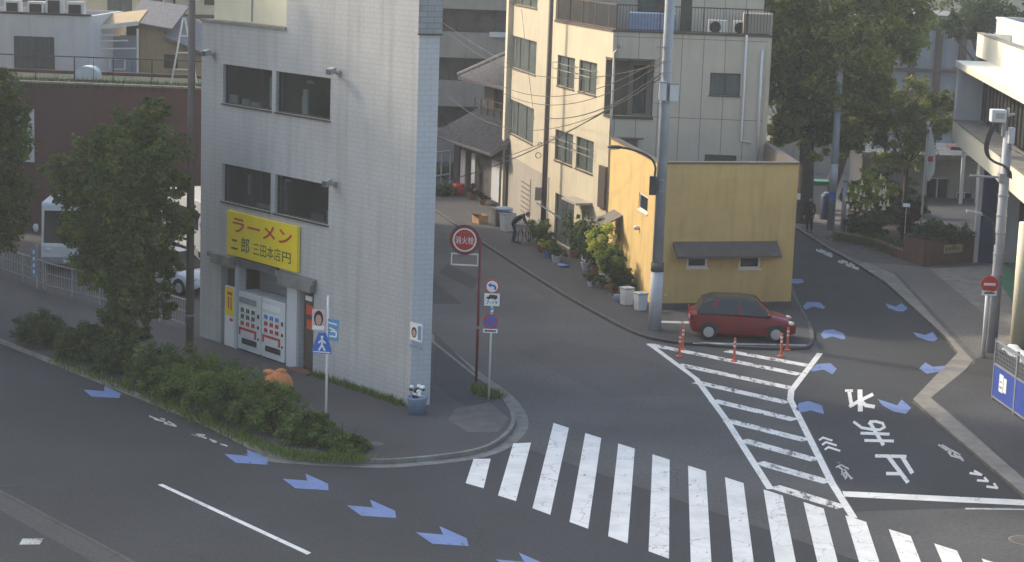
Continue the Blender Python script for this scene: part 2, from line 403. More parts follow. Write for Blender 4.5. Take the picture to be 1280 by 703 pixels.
mat('soil', (.06, .045, .035), .95, .3, 4)
mat('terracotta', (.28, .11, .06), .8, .15, 5)
mat('bin_white', (.62, .66, .70), .5, .08, 4)
mat('bin_lid', (.36, .42, .50), .5, .08, 4)
mat('plastic_blue', (.10, .22, .55), .5, .1, 4)
mat('plastic_bluegrey', (.20, .28, .42), .5, .15, 4)
mat('cardboard', (.48, .30, .16), .85, .1, 4)
mat('navy', (.035, .045, .12), .5, .1, 3)
mat('board_blue', (.03, .07, .33), .5, .1, 2)
mat('green_mat', (.06, .20, .12), .9, .15, 3)
mat('teal', (.05, .22, .14), .6, .1, 3)
mat('wood_brown', (.20, .12, .07), .7, .2, 3)
mat('ochre', (.40, .31, .18), .75, .1, 1, stain=.2)
mat('roof_green', (.03, .048, .03), .95, .5, 1.5)
mat('bluegrey_wall', (.30, .33, .37), .7, .1, .6, stain=.25)
mat('cable', (.05, .05, .05), .7, .1, 1)
mat('pink_paper', (.65, .45, .47), .6, .08, 6)
mat('plaque', (.45, .36, .20), .6, .15, 6)
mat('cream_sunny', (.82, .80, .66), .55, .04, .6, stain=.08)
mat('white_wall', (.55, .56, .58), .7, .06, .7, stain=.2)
leafmat('leaf_street', [(.07, .115, .028), (.11, .165, .036), (.16, .22, .05), (.32, .25, .06)])
leafmat('leaf_hedge', [(.06, .11, .025), (.10, .17, .035), (.15, .23, .05), (.22, .27, .06)])
leafmat('leaf_dark', [(.045, .085, .03), (.07, .12, .04), (.10, .15, .045), (.15, .17, .05)])
leafmat('leaf_big', [(.14, .18, .045), (.21, .25, .055), (.29, .32, .065), (.44, .38, .09)])
leafmat('leaf_yellow', [(.30, .38, .06), (.45, .52, .08), (.58, .60, .12), (.65, .62, .2)])
leafmat('leaf_roof', [(.018, .035, .018), (.03, .055, .024), (.05, .07, .03)])
leafmat('leaf_plum', [(.03, .015, .014), (.05, .025, .02), (.07, .04, .03)])
mat('petal', (.88, .80, .50), .7, .05, 5)

mt, nt, bs = newmat('haze'); nt.nodes.remove(bs)  # thin scattering volume, lifts the dark tones like veiling glare
pv = N(nt, 'ShaderNodeVolumePrincipled'); pv.inputs['Color'].default_value = (.85, .88, .92, 1); pv.inputs['Density'].default_value = .0008; pv.inputs['Anisotropy'].default_value = .3
nt.links.new(pv.outputs[0], nt.nodes['Material Output'].inputs['Volume'])

# ================================================================ THE SETTING: ground, roads, kerbs, markings
def P2(*pts): return [G(*p) for p in pts]
def c6(x, y): return (720 + x/2.672, 440 + y/2.672)
def c7(x, y): return (960 + x/2.672, 440 + y/2.672)
def c8(x, y): return (1000 + x/3.7, 460 + y/3.7)
def c2(x, y): return (960 + x/2.93, 220 + y/2.93)
def c4(x, y): return (160 + x/2.672, 440 + y/2.672)
def c3(x, y): return (x/2.672, 440 + y/2.672)
def smooth_path(pts, n=6):
    """Catmull-Rom through the points"""
    P = [pts[0]] + list(pts) + [pts[-1]]; out = []
    for i in range(1, len(P)-2):
        for k in range(n):
            t = k/n; a, b, c, d = P[i-1], P[i], P[i+1], P[i+2]
            out.append(.5*((2*b) + (c-a)*t + (2*a-5*b+4*c-d)*t*t + (3*b-a-3*c+d)*t**3))
    out.append(P[-2]); return out
def offset(path, w):
    out = []
    for i, p in enumerate(path):
        t = (path[min(i+1, len(path)-1)] - path[max(i-1, 0)]); t.z = 0; t.normalize()
        out.append(p + Vector((-t.y, t.x, 0))*w)
    return out
def strip(mb, path, w0, w1, z0, z1=None):
    """a band along a path between offsets w0 and w1 (left of travel is +); solid when z1 is given"""
    A = offset(path, w0); B = offset(path, w1)
    for i in range(len(path)-1):
        q = [A[i], A[i+1], B[i+1], B[i]]
        if z1 is None: mb.sheet(q, z0)
        else:
            mb.prism(q, z0, z1)
    return mb
def ribbon_strip(mb, path, w0, w1, z0, z1):
    A = offset(path, w0); B = offset(path, w1); n = len(path); V = []; F = []
    for a, b in zip(A, B): V += [(a.x, a.y, z0), (a.x, a.y, z1), (b.x, b.y, z1), (b.x, b.y, z0)]
    for i in range(n-1):
        o = 4*i
        for k in range(4): F.append((o+k, o+4+k, o+4+(k+1) % 4, o+(k+1) % 4))
    F += [(0, 1, 2, 3), tuple(4*(n-1)+k for k in (3, 2, 1, 0))]
    if w1 > w0: F = [f[::-1] for f in F]
    return mb.add(V, F)
def struct(name, mb, m_, **k): return mb.build(name, m_, None, 'structure', **k)

struct('ground', MB().sheet([(-500, -60), (500, -60), (500, 900), (-500, 900)], -.012), 'ground')
# one asphalt sheet for the junction, then the newer main-road surface above it
E140 = dirv(140); N50 = dirv(50)
struct('road', MB().sheet([(-60, 20), (60, 20), (60, 100), (30, 160), (-30, 160), (-30, 90), (-60, 110)], 0), 'asphalt_side')
seamA = G(720, 582)                                   # edge of the newer surface crosses the zebra
mr = [seamA - E140*70 + N50*.2, seamA + E140*40, seamA + E140*40 - N50*40, seamA - E140*70 - N50*40]
struct('main_road', MB().sheet(mr, .004), 'asphalt')
rr = P2((1068, 640), (1045, 600), (990, 495), (1000, 475), (1025, 440), (1004, 392), (985, 340), (985, 291), (1000, 291), (1072, 332), (1107, 356), (1182, 425), (1200, 446), (1140, 504), (1290, 632))
struct('right_road', MB().sheet(rr, .0035), 'asphalt')
far = P2((985, 291), (1001, 292)); a, b = far
struct('road_far', MB().sheet([a, b, b + dirv(-8)*60, a + dirv(-8)*60], .0035), 'asphalt')
struct('asphalt_patch', MB().sheet(P2((541, 350), (578, 380), (541, 380)), .003), 'asphalt')
struct('asphalt_patch', MB().sheet(P2((645, 440), (760, 497), (880, 495), (830, 455), (700, 425)), .003), 'asphalt_patch')
struct('asphalt_patch', MB().sheet(P2((590, 300), (700, 372), (690, 378), (575, 305)), .003), 'asphalt_patch')
struct('road_seam', MB().sheet([seamA - E140*3, seamA + E140*14, seamA + E140*14 + N50*.05, seamA - E140*3 + N50*.05], .0055), 'concrete_dark')

# --- pavement on the grey building's corner
ck = [G(*p) for p in ((250, 527), (283, 543), (336, 569), (385, 575), (440, 578), (500, 578), (590, 567), (628, 548), (639, 525), (622, 497), (585, 469), (548, 439))]
farL = ck[0] - E140*45
side_dir = dirv(-17)
ckp = [farL] + smooth_path(ck, 5)
ckend = ckp[-1] + side_dir*60
ckp.append(ckend)
lot = ckp + [ckend + Vector((-30, 5, 0)), farL + N50*34]
struct('corner_pavement', MB().prism(lot, -.01, .11), 'asphalt_walk')
kb = MB(); ribbon_strip(kb, ckp, 0.001, -.12, -.005, .125)
struct('kerb', kb, 'concrete')
gt = MB()
A = offset(ckp[10:], -.14); B = offset(ckp[10:], -.50)
for i in range(len(A)-1): gt.sheet([A[i], A[i+1], B[i+1], B[i]], .008)
struct('gutter', gt, 'concrete')
# darker asphalt part along the side street, light concrete tip
struct('pavement_patch', MB().sheet(P2((543, 420), (612, 488), (620, 505), (598, 520), (560, 500), (541, 480)), .114), 'asphalt')
struct('pavement_patch', MB().sheet(P2((570, 515), (612, 508), (636, 528), (622, 545), (585, 545), (560, 530)), .1155), 'concrete_dark')

# --- pavement before the beige and yellow houses
rk = [G(*p) for p in ((545, 266), (590, 297), (640, 330), (700, 368), (760, 402), (800, 421), (835, 429), (865, 432), (930, 437), (985, 438), (1013, 435), (1016, 415), (1006, 394), (992, 365), (984, 330))]
rkp = smooth_path(rk, 5)
rkp = [rkp[0] + dirv(-15)*60] + rkp
back = rkp[-1] + dirv(-4)*16
lot2 = rkp + [back, back + Vector((-4, 40, 0)), rkp[0] + Vector((26, 0, 0))]
struct('island_pavement', MB().prism(lot2, -.01, .08), 'asphalt_walk')
kb = MB(); ribbon_strip(kb, rkp[:-1], 0.001, .13, -.005, .10); struct('kerb', kb, 'concrete_dark')
struct('parking_line', MB().sheet(P2((823, 404), (868, 405), (868, 407.5), (823, 406.5)), .086), 'paint_faint')
struct('parking_line', MB().sheet(P2((866, 431), (1010, 434), (1010, 435.5), (866, 433)), .086), 'paint_faint')

# --- right-hand pavement
pk = [G(*p) for p in ((1001, 291), (1035, 313), (1072, 333.5), (1108, 357), (1145, 391), (1182, 425), (1197, 445), (1141, 503.6), (1185, 543), (1280, 624))]
pkp = [pk[0] + dirv(-8)*50] + pk + [pk[-1] + dirv(176)*25]
lot3 = pkp + [pkp[-1] + Vector((60, 0, 0)), pkp[0] + Vector((60, 0, 0))]
struct('right_pavement', MB().prism(lot3, -.01, .10), 'asphalt_forecourt')
gt = MB(); ribbon_strip(gt, [p for p in pkp], 0, .12, -.005, .115); struct('kerb', gt, 'concrete_light')
in_ = [G(*p) for p in ((1117, 346), (1162, 388), (1219, 452), (1207, 466), (1163, 502), (1210, 540), (1290, 612), (1290, 440), (1234, 440), (1219, 440))]
band = [G(*p) for p in ((1072, 333.5), (1108, 357), (1182, 425), (1197, 445), (1141, 503.6), (1280, 624), (1280, 604), (1163, 502), (1207, 466), (1216, 455), (1117, 346), (1082, 331))]
struct('gutter', MB().sheet(band, .1185), 'concrete_light')
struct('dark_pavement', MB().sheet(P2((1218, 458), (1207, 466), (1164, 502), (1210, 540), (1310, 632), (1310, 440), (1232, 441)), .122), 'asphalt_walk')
struct('drain_channel', MB().sheet(P2((1117, 344), (1119, 343), (1222, 452), (1218, 456)), .1225), 'concrete_dark')
struct('forecourt', MB().sheet(P2((1161, 339), (1256, 333), (1320, 420), (1320, 438), (1246, 433), (1231, 397)), .114), 'concrete_light')
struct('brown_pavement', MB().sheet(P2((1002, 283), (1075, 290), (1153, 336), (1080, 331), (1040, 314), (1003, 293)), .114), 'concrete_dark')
struct('green_mat', MB().sheet(P2((1246, 338), (1264, 337), (1275, 376), (1266, 382), (1248, 355)), .120), 'green_mat')

# --- near side of the main road (bottom left)
mk = [G(22, 625) - E140*40, G(22, 625), G(168, 703), G(168, 703) + E140*20]
mb = MB(); ribbon_strip(mb, mk, 0, -.10, -.005, .03); struct('road_joint', mb, 'asphalt_side')
mb = MB()
A = offset(mk, -.10); B = offset(mk, -.75)
for i in range(len(A)-1): mb.sheet([A[i], A[i+1], B[i+1], B[i]], .009)
struct('gutter', mb, 'asphalt_patch')
struct('lane_mark', MB().sheet(P2((28, 674), (54, 673.5), (50, 681), (24, 681.5)), .009), 'paint_faint')

# --- painted markings
Z = .009
zo = Vector((-1.3286, 59.708, 0)); ze = dirv(139.948); zs = dirv(4.214)
mb = MB()
for i in range(3, 17):
    for k0, k1 in ((0, 1),):
        a = zo + ze*1.38757*i; b = a + ze*1.38757*.488
        mb.sheet([a, b, b - zs*8.85, a - zs*8.85], Z)
mb.sheet(P2((641.6, 554.8), (663.8, 553.8), (645, 627), (622.5, 620)), Z)
mb.sheet(P2((592, 574.3), (613.3, 574), (604.5, 611), (582, 604.5)), Z)
struct('crosswalk', mb, 'paint_white')
def gribbon(mb, pts, w, z=Z):
    path = [G(*p) for p in pts]
    for i in range(len(path)-1):
        a, b = path[i], path[i+1]; t = (b-a).normalized(); n = Vector((-t.y, t.x, 0))*w/2; e = t*w*.3 if len(path) > 2 else t*0
        mb.sheet([a-n-e*(i > 0), b-n+e*(i < len(path)-2), b+n+e*(i < len(path)-2), a+n-e*(i > 0)], z + .0004*(i % 2))
    return mb
mb = MB()
gribbon(mb, [(825-14, 430), (870, 473.7), (907, 524), (963, 612)], .20)
struct('hatch_outline', mb, 'paint_white')
mb = MB(); gribbon(mb, [(1025, 442), (989, 489), (988, 500), (1040, 604.7), (1067, 648)], .20)
struct('hatch_outline', mb, 'paint_white')
mb = MB()
bars = [((908, 439), (1011, 457.5)), ((812, 431), (1000, 468.5)), ((848, 456), (989, 485.5)), ((870, 478), (985, 504)), ((891, 501), (994, 525.5)), ((909, 526), (1008, 551)), ((928, 550.5), (1021, 576)), ((948, 578.5), (1036, 603.5)), ((967, 608.5), (1053, 635))]
for a, b in bars:
    p, q = G(*a), G(*b); t = (q-p).normalized(); n = Vector((-t.y, t.x, 0)); w_ = .46
    mb.sheet([p-n*w_/2, q-n*w_/2, q+n*w_/2, p+n*w_/2], Z - .0025)
struct('hatching', mb, 'paint_worn')
mb = MB(); mb.sheet(P2((1053, 614.5), (1300, 626.5), (1300, 633.5), (1055, 621.5)), Z + .001); struct('stop_line', mb, 'paint_white')
mb = MB(); mb.sheet(P2(c8(765, 649), c8(1100, 655), c8(1100, 660), c8(765, 656)), Z); struct('thin_line', mb, 'paint_faint')
mb = MB(); mb.sheet(P2((197, 606.5), (203, 605.5), (389, 691.5), (384, 694)), Z); struct('lane_line', mb, 'paint_white')
# word on the road, read by drivers coming towards the crossing (letters are stretched along the lane)
def pribbon(mb, pts, w_, z=Z):
    for i in range(len(pts)-1):
        a = Vector((*pts[i], 0)); b = Vector((*pts[i+1], 0)); t = (b-a).normalized(); n = Vector((-t.y, t.x, 0))*w_/2
        e0 = t*w_*.35*(i > 0); e1 = t*w_*.35*(i < len(pts)-2)
        mb.sheet([G(q.x, q.y) for q in (a-n-e0, b-n+e1, b+n+e1, a+n-e0)], z + .0003*i)
mb = MB()
for k, (st, w_) in enumerate([([(226, 104), (240, 182)], 4.6), ([(208, 107), (245, 107)], 3.2), ([(277, 102), (279, 204)], 6.2), ([(338, 124), (272, 156), (228, 182)], 4.2), ([(284, 158), (304, 176), (346, 183)], 4.6),
        ([(247, 250), (285, 278), (330, 286), (368, 288), (390, 276), (382, 258), (352, 250), (326, 250), (318, 264)], 3.4), ([(322, 252), (386, 360)], 4.6), ([(280, 304), (414, 309)], 3.6), ([(298, 338), (434, 341)], 3.6),
        ([(347, 410), (492, 413)], 4.2), ([(408, 412), (500, 532)], 5.2), ([(472, 413), (520, 490)], 5.2), ([(398, 491), (462, 492)], 4.2)]):
    pribbon(mb, [c8(*p) for p in st], w_, Z + .0022*(k % 5))
mb.build('road_lettering', 'paint_white', None, 'structure')
# blue cycle chevrons
def poly(name, pts, m_='paint_blue', z=Z):
    return MB().sheet([G(*p) for p in pts], z).build(name, m_, None, 'structure')
for pts in ([(80, 378), (125, 379), (132, 390), (108, 396), (70, 392)], [(127, 478), (145, 462), (190, 464), (210, 482), (203, 489), (165, 479), (137, 492)],
            [(193, 582), (205, 566), (238, 563), (276, 578), (285, 597), (272, 600), (235, 589), (205, 598)],
            [(430, 468), (468, 480), (490, 468), (511, 485), (498, 497), (475, 497), (442, 486)],
            [(531, 573), (575, 584), (603, 573), (622, 597), (608, 607), (583, 604), (545, 590)]):
    poly('blue_chevron', [c2(*p) for p in pts])
for pts in ([(137, 64), (162, 42), (208, 38), (230, 58), (215, 76), (185, 60), (152, 66)], [(505, 56), (525, 36), (550, 51), (595, 47), (583, 66), (530, 74)],
            [(93, 192), (103, 172), (135, 165), (180, 180), (188, 210), (142, 196), (112, 204)], [(365, 158), (431, 180), (446, 160), (478, 188), (460, 208), (418, 200), (383, 180)]):
    poly('blue_chevron', [c7(*p) for p in pts])
base = [c4(*p) for p in [(515, 424), (598, 431), (592, 407), (668, 441), (669, 463), (558, 456)]]
B0 = [G(*p) for p in base]; o0 = G(*c4(598, 431))
for q in ((118+12, 489.5), (322-12, 570.5), (384, 601.5), (466, 635), (554-0, 669), (655, 703), (770, 742)):
    dlt = G(*q) - o0
    MB().sheet([p + dlt for p in B0], Z).build('blue_chevron', 'paint_blue', None, 'structure')
# small cycle pictograms
def marks(name, strokes, cv, w_, m_='paint_white'):
    mb = MB()
    for i, st in enumerate(strokes): pribbon(mb, [cv(*p) for p in st], w_*18, Z + .0012*(i % 2))
    mb.build(name, m_, None, 'structure')
marks('cycle_chevrons', [[(88, 336), (106, 324), (150, 338)], [(102, 358), (120, 345), (170, 361)], [(114, 380), (132, 368), (186, 386)]], c8, .14)
marks('cycle_symbol', [[(172, 440), (186, 440)], [(166, 462), (190, 450), (226, 470)], [(178, 458), (200, 475)], [(192, 478), (212, 517)], [(205, 470), (238, 517)], [(190, 495), (212, 486), (244, 514)], [(214, 492), (216, 510)]], c8, .11, 'paint_faint')
marks('cycle_symbol', [[(640, 356), (680, 384)], [(655, 358), (690, 378), (742, 404)], [(684, 390), (700, 408), (735, 418)], [(710, 398), (757, 432)], [(672, 366), (700, 396)], [(735, 408), (752, 424)]], c8, .12, 'paint_faint')
marks('cycle_chevrons', [[(784, 488), (838, 496), (805, 477)], [(818, 522), (868, 526), (852, 508)], [(862, 550), (912, 557), (896, 535)]], c8, .16)
marks('cycle_symbol', [[(498, 215), (530, 228)], [(515, 226), (545, 233), (560, 240)], [(535, 222), (552, 228)], [(548, 240), (590, 250)], [(560, 233), (585, 246)]], c3, .10, 'paint_faint')
marks('cycle_symbol', [[(640, 277), (672, 284), (690, 290)], [(655, 276), (685, 280)], [(700, 293), (724, 302)], [(708, 300), (720, 303)], [(735, 308), (760, 316)]], c3, .10, 'paint_faint')
marks('edge_marks', [[(176, 271), (205, 282)], [(190, 272), (220, 284)], [(207, 285), (236, 297)], [(214, 281), (234, 290)]], c2, .16, 'paint_faint')
marks('edge_marks', [[(256, 313), (275, 320)], [(268, 311), (292, 320)], [(285, 325), (305, 332)], [(298, 320), (318, 330)], [(308, 334), (332, 342)]], c2, .16, 'paint_faint')
mb = MB(); c = G(1281, 676); 
for k in range(28):
    a, b = 2*math.pi*k/28, 2*math.pi*(k+1)/28
    f = lambda t, r: c + Vector((math.cos(t)*r, math.sin(t)*r, 0))
    mb.sheet([f(a, .40), f(b, .40), f(b, .34), f(a, .34)], .011)
struct('manhole_rim', mb, 'concrete')
MB().sheet([c + Vector((math.cos(2*math.pi*k/28)*.34, math.sin(2*math.pi*k/28)*.34, 0)) for k in range(28)], .010).build('manhole_cover', 'concrete_dark', None, 'structure')

# repairs, joints and covers in the asphalt
def patch(pts, m_, z): MB().sheet(P2(*pts), z).build('asphalt_patch', m_, None, 'structure')
patch(((560, 330), (600, 350), (590, 362), (548, 341)), 'asphalt', .0045)
for (x, y, r_) in ((470, 560, .22),):
    c = G(x, y, .0); mb = MB(); z = .0115 if y not in (560,) or x != 470 else .118
    mb.sheet([c + Vector((math.cos(2*math.pi*k/24)*r_, math.sin(2*math.pi*k/24)*r_, 0)) for k in range(24)], z); mb.build('manhole_cover', 'concrete_dark', None, 'structure')
mb = MB()
for i in range(0, len(ckp)-1):
    a, b = ckp[i], ckp[i+1]; L = (b-a).length; t = (b-a)/L; n = Vector((-t.y, t.x, 0)); k = 0
    while k*.6 < L and i > 3 and i < len(ckp)-2:
        p = a + t*k*.6; mb.sheet([p + n*.002, p + t*.012 + n*.002, p + t*.012 - n*.121, p - n*.121], .1265); k += 1
mb.build('kerb_joints', 'concrete_dark', None, 'structure')

# ================================================================ BUILDINGS
FONT = None
def text_on(F, s, s0, s1, z0, z1, d, m_, parent, name='lettering', ex=.008, bold=0):
    cu = bpy.data.curves.new('t', 'FONT'); cu.body = s; cu.extrude = 0; cu.offset = bold; cu.size = 1; cu.resolution_u = 4
    o = bpy.data.objects.new('t', cu); COL.objects.link(o)
    dg = bpy.context.evaluated_depsgraph_get(); me = o.evaluated_get(dg).to_mesh()
    vs = [v.co.copy() for v in me.vertices]; fs = [tuple(p.vertices) for p in me.polygons]
    o.evaluated_get(dg).to_mesh_clear(); bpy.data.objects.remove(o); bpy.data.curves.remove(cu)
    if not vs: return None
    x0, x1 = min(v.x for v in vs), max(v.x for v in vs); y0, y1 = min(v.y for v in vs), max(v.y for v in vs)
    mb = MB(); mb.add([F.w(s0 + (v.x-x0)/(x1-x0)*(s1-s0), z0 + (v.y-y0)/max(1e-6, y1-y0)*(z1-z0), d) for v in vs], fs)
    return mb.build(name, m_, parent)

# ---------------- grey tiled flatiron building
gB = G(512, 513); gA = gB - E140*11.95; gC = G(537, 511)
FG = Fac(gA, 140); LG = 11.95
FE = Fac(gB, P1=gC); LE = (gC-gB).length
gr = thing('office_building', 'tall narrow corner building clad in pale grey tiles, with two rows of dark windows', 'building', gA)
c1 = lambda x, y: (240 + x/2.93, y/2.93)
cc7 = lambda x, y: (240 + x/2.93, 220 + y/2.93)
r_ul = FG.rect(278, 78, 339, 139, 339, 88, 277.5, 128); r_ur = FG.rect(344.4, 89.4, 411, 153.6, 412.4, 100, 343.7, 140.6)
r_ll = FG.rect(277, 202.4, 337, 262.7, 337, 215, 276, 251); r_lr = FG.rect(342.4, 219, 408.6, 285, 410, 233.6, 342.4, 264.4)
zU0, zU1 = 8.17, 9.46; zL0, zL1 = 4.93, 6.19
wins = [(1.36, 4.29, zU0, zU1), (4.53, 7.55, zU0, zU1), (1.36, 4.29, zL0, zL1), (4.53, 7.55, zL0, zL1)]
door_l = (1.35, 2.28, .11, 3.0); vend = (2.42, 5.40, .11, 2.95); door_r = (6.0, 6.85, .11, 2.72)
mb = MB(); FG.wall(mb, .0, LG, 0, 10.78, wins + [door_l, vend, door_r], .30); FG.wall(mb, 5.07, LG, 10.78, 22, (), .30)
mb.build('wall', 'grey_tile', gr)
nb = FG.n*9
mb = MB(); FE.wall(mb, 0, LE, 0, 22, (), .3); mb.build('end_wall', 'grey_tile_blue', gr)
# hidden sides and roof
gD = gC + dirv(-17)*12.6
gFar = gA + FG.n*5.4
mb = MB(); mb.prism([gC + dirv(-17)*.3 + Vector((-.15, 0, 0)), gC + Vector((-.02, .02, 0)), gC + dirv(-17)*12.2, gC + dirv(-17)*12.2 + Vector((-.2, 0, 0))], 0, 22)
a = gA + FG.e*.3 + FG.n*.3; b = gA + FG.n*.3
mb.prism([gA + FG.n*.3, gA + FG.n*.3 + FG.e*.3, gFar + FG.e*.3, gFar], 0, 10.78)
mb.prism([gFar, gFar + FG.e*.2, gC + dirv(-17)*12.2], 0, 10.78)
mb.build('rear_wall', 'grey_tile', gr)
mb = MB()
for zz in (3.3, 7.2, 10.4):
    mb.prism([gA + FG.n*.95 + FG.e*.35, gB + FG.n*.9 - FG.e*3.2, gC + dirv(-17)*11.5 - Vector((.4, 0, 0)), gFar - FG.n*.2 + FG.e*.3], zz, zz+.2)
mb.build('floor_slab', 'interior', gr)
mb = MB(); FG.box(mb, -.02, 5.07, -.06, .5, 10.78, 10.86); mb.build('roof_ledge', 'concrete_light', gr)
mb = MB(); FG.box(mb, .25, 5.07, .32, .5, 10.86, 22)
mb.build('upper_wall', 'cream', gr)
mb = MB(); FG.box(mb, 2.55, 2.60, .29, .319, 10.9, 21.9); mb.build('wall_joint', 'grey_metal', gr)
mb = MB()
zt = FE.px(530, 42)[1]
FE.box(mb, -.05, LE+.04, -.05, -.003, zt, 22); mb.build('tile_band', 'dark_tile', gr)
mb = MB(); FE.box(mb, -.06, LE+.05, -.07, -.003, zt-.05, zt); mb.build('band_trim', 'brown_metal', gr)
for r_ in wins:
    wo = FG.window(gr, r_, 1, rec=.10, fw=.04, glass='glass_dark', frame='brown_metal')
# rooms behind: a few things near the glass
def prop(F, s, z, w_, h_, dd, m_, nm, par):
    mb = MB(); F.box(mb, s, s+w_, .15+dd*.5, .22+dd*.5, z+.02, z+h_); mb.build(nm, m_, par)
for s_, z_, w__, h__, d__, m__, n__ in ((1.50, zU0, .45, .30, .05, 'sign_white', 'white_box'), (2.2, zU0, .40, .22, .1, 'sign_white', 'white_box'), (2.75, zU0, .5, .16, .1, 'curtain', 'paper_stack'), (3.85, zU0+.05, .30, 1.0, .1, 'curtain', 'rolled_blind'),
        (5.72, zU0, .24, .80, .15, 'sign_white', 'hanging_shirt'), (5.55, zU0, .12, .55, .3, 'curtain', 'bottle_rack'), (5.8, zU0+.98, .34, .10, .3, 'sign_white', 'ceiling_lamp'), (7.22, zU0, .22, 1.05, .1, 'curtain_grey', 'rolled_blind'),
        (2.62, zL0+.35, .12, .65, .1, 'curtain', 'rolled_blind'), (3.1, zL0, .8, .14, .2, 'curtain', 'paper_stack'), (4.75, zL0+1.02, .28, .09, .2, 'sign_white', 'ceiling_lamp'), (4.6, zL0, .16, 1.1, .3, 'curtain_grey', 'rolled_blind'), (6.3, zL0, .7, .22, .12, 'curtain_grey', 'white_box'), (7.1, zL0, .3, .4, .2, 'curtain', 'white_box')):
    prop(FG, s_, z_, w__, h__, d__, m__, n__, gr)
mb = MB(); FG.box(mb, .4, LG-2.5, 2.2, 2.3, .1, 10.3); mb.build('inner_wall', 'interior', gr)
# shop front
for a_, b_ in ((2.30, 2.41), (5.41, 5.98)): mb = MB(); FG.box(mb, a_, b_, -.06, .28, .11, 2.95); mb.build('pilaster', 'white_wall', gr)
mb = MB(); FG.box(mb, .75, 2.35, -.2, -.003, 3.02, 3.16); FG.box(mb, 1.0, 2.35, -.22, -.003, 2.82, 3.02); mb.build('canopy', 'concrete', gr)
mb = MB(); FG.box(mb, 4.9, 7.0, -.2, -.003, 2.98, 3.14); FG.box(mb, 5.1, 6.95, -.24, -.003, 2.74, 2.98); mb.build('canopy', 'concrete', gr)
mb = MB(); FG.box(mb, 2.36, 4.88, -.12, -.003, 2.96, 3.2); mb.build('shutter_box', 'concrete_dark', gr)
mb = MB()
for k in range(30): FG.box(mb, 2.45, 5.38, .80 + .012*(k % 2), .84, .12 + k*.094, .12 + k*.094 + .092)
mb.build('shutter', 'grey_metal', gr)
mb = MB(); FG.box(mb, 6.03, 6.82, .2, .24, .12, 2.7); dr = mb.build('door', 'brown_metal', gr)
mb = MB(); FG.box(mb, 6.15, 6.70, .185, .199, 1.9, 2.2); FG.box(mb, 6.2, 6.75, .185, .199, 1.45, 1.75); mb.build('notice', 'sign_orange', dr)
mb = MB(); FG.box(mb, 6.12, 6.5, .17, .184, 2.35, 2.5); mb.build('notice', 'sign_white', dr)
mb = MB(); FG.box(mb, 1.4, 2.25, .24, .28, .12, 2.95); mb.build('door', 'brown_metal', gr)
mb = MB(); FG.box(mb, 5.9, 7.0, -.35, .0, .112, .18); mb.build('doorstep', 'red_brick', gr)
def floodlight(F, s, z, lab):
    r_ = thing('floodlight', lab, 'floodlight', F.w(s, z, 0), 'floodlights on the grey tiled wall')
    mb = MB(); F.box(mb, s-.09, s+.09, -.04, -.003, z-.09, z+.09); mb.build('mount', 'grey_metal', r_)
    mb = MB(); mb.tube([F.w(s, z, -.04), F.w(s+.04, z+.02, -.20)], .03); mb.build('arm', 'grey_metal', r_)
    mb = MB(); mb.box(F.w(s-.10, z-.04, -.42), F.e*.26, F.n*.20 + Vector((0, 0, .06)), Vector((0, 0, .18))); ho = mb.build('housing', 'grey_metal', r_)
    mb = MB(); mb.box(F.w(s-.08, z-.02, -.432), F.e*.22, F.n*.01, Vector((0, 0, .14))); mb.build('lens', 'glass_pale', ho)
for q, lb in (((268, 69), 'small grey floodlight near the left roof edge of the grey tiled building'), ((424, 92), 'small grey floodlight right of the upper windows of the grey tiled building'), ((419, 231), 'small grey floodlight right of the lower windows of the grey tiled building')):
    a = FG.px(*q); floodlight(FG, a[0], a[1], lb)
# yellow shop sign
TLs, TRs = FG.px(287, 258), FG.px(376, 290)
s0, s1, z0, z1 = 1.90, 6.06, 3.24, 4.70
sg = thing('shop_sign', 'yellow shop sign with big red ramen katakana above black characters on the grey wall', 'sign', FG.w(s0, z0, -.1))
mb = MB(); FG.box(mb, s0, s1, -.14, -.02, z0, z1); bo = mb.build('board', 'sign_yellow', sg, bevel=.01)
wS = s1-s0
text_on(FG, 'ラーメン', s0+wS*.09, s0+wS*.93, z0+.80, z0+1.28, -.143, 'sign_red', bo, bold=.018)
text_on(FG, '二', s0+wS*.07, s0+wS*.165, z0+.22, z0+.55, -.143, 'sign_ink', bo, bold=.03)
text_on(FG, '郎', s0+wS*.215, s0+wS*.335, z0+.17, z0+.70, -.143, 'sign_ink', bo, bold=.01)
text_on(FG, '三田本店', s0+wS*.39, s0+wS*.78, z0+.20, z0+.62, -.143, 'sign_ink', bo, bold=.004)
text_on(FG, '円', s0+wS*.80, s0+wS*.92, z0+.22, z0+.56, -.143, 'sign_ink', bo, bold=.01)
# wall poster
a = FG.px(514, 424); b = FG.px(528, 406)
pp = thing('notice_board', 'small framed portrait notice fixed to the grey wall near its corner', 'notice', FG.w(a[0], a[1], 0))
s0, z0, s1, z1 = a[0], a[1], a[0]+.55, b[1]
mb = MB(); FG.box(mb, s0, s1, -.05, -.003, z0, z1); po = mb.build('board', 'sign_white', pp)
mb = MB(); mb.add([FG.w(s0+.20+.13*math.cos(t*.5), z0+.24+.16*math.sin(t*.5), -.053) for t in range(12)], [tuple(range(12))]); mb.build('printed_hair', 'hair', po)
mb = MB(); mb.add([FG.w(s0+.20+.09*math.cos(t*.5), z0+.22+.11*math.sin(t*.5), -.056) for t in range(12)], [tuple(range(12))]); mb.build('printed_face', 'skin', po)
mb = MB(); FG.box(mb, s0+.38, s1-.01, -.056, -.051, z0+.05, z1-.05); mb.build('printed_band', 'plastic_bluegrey', po)
mb = MB(); FG.box(mb, s0, s1, -.05, -.003, z0-.22, z0-.16); mb.build('shelf', 'plastic_bluegrey', pp)

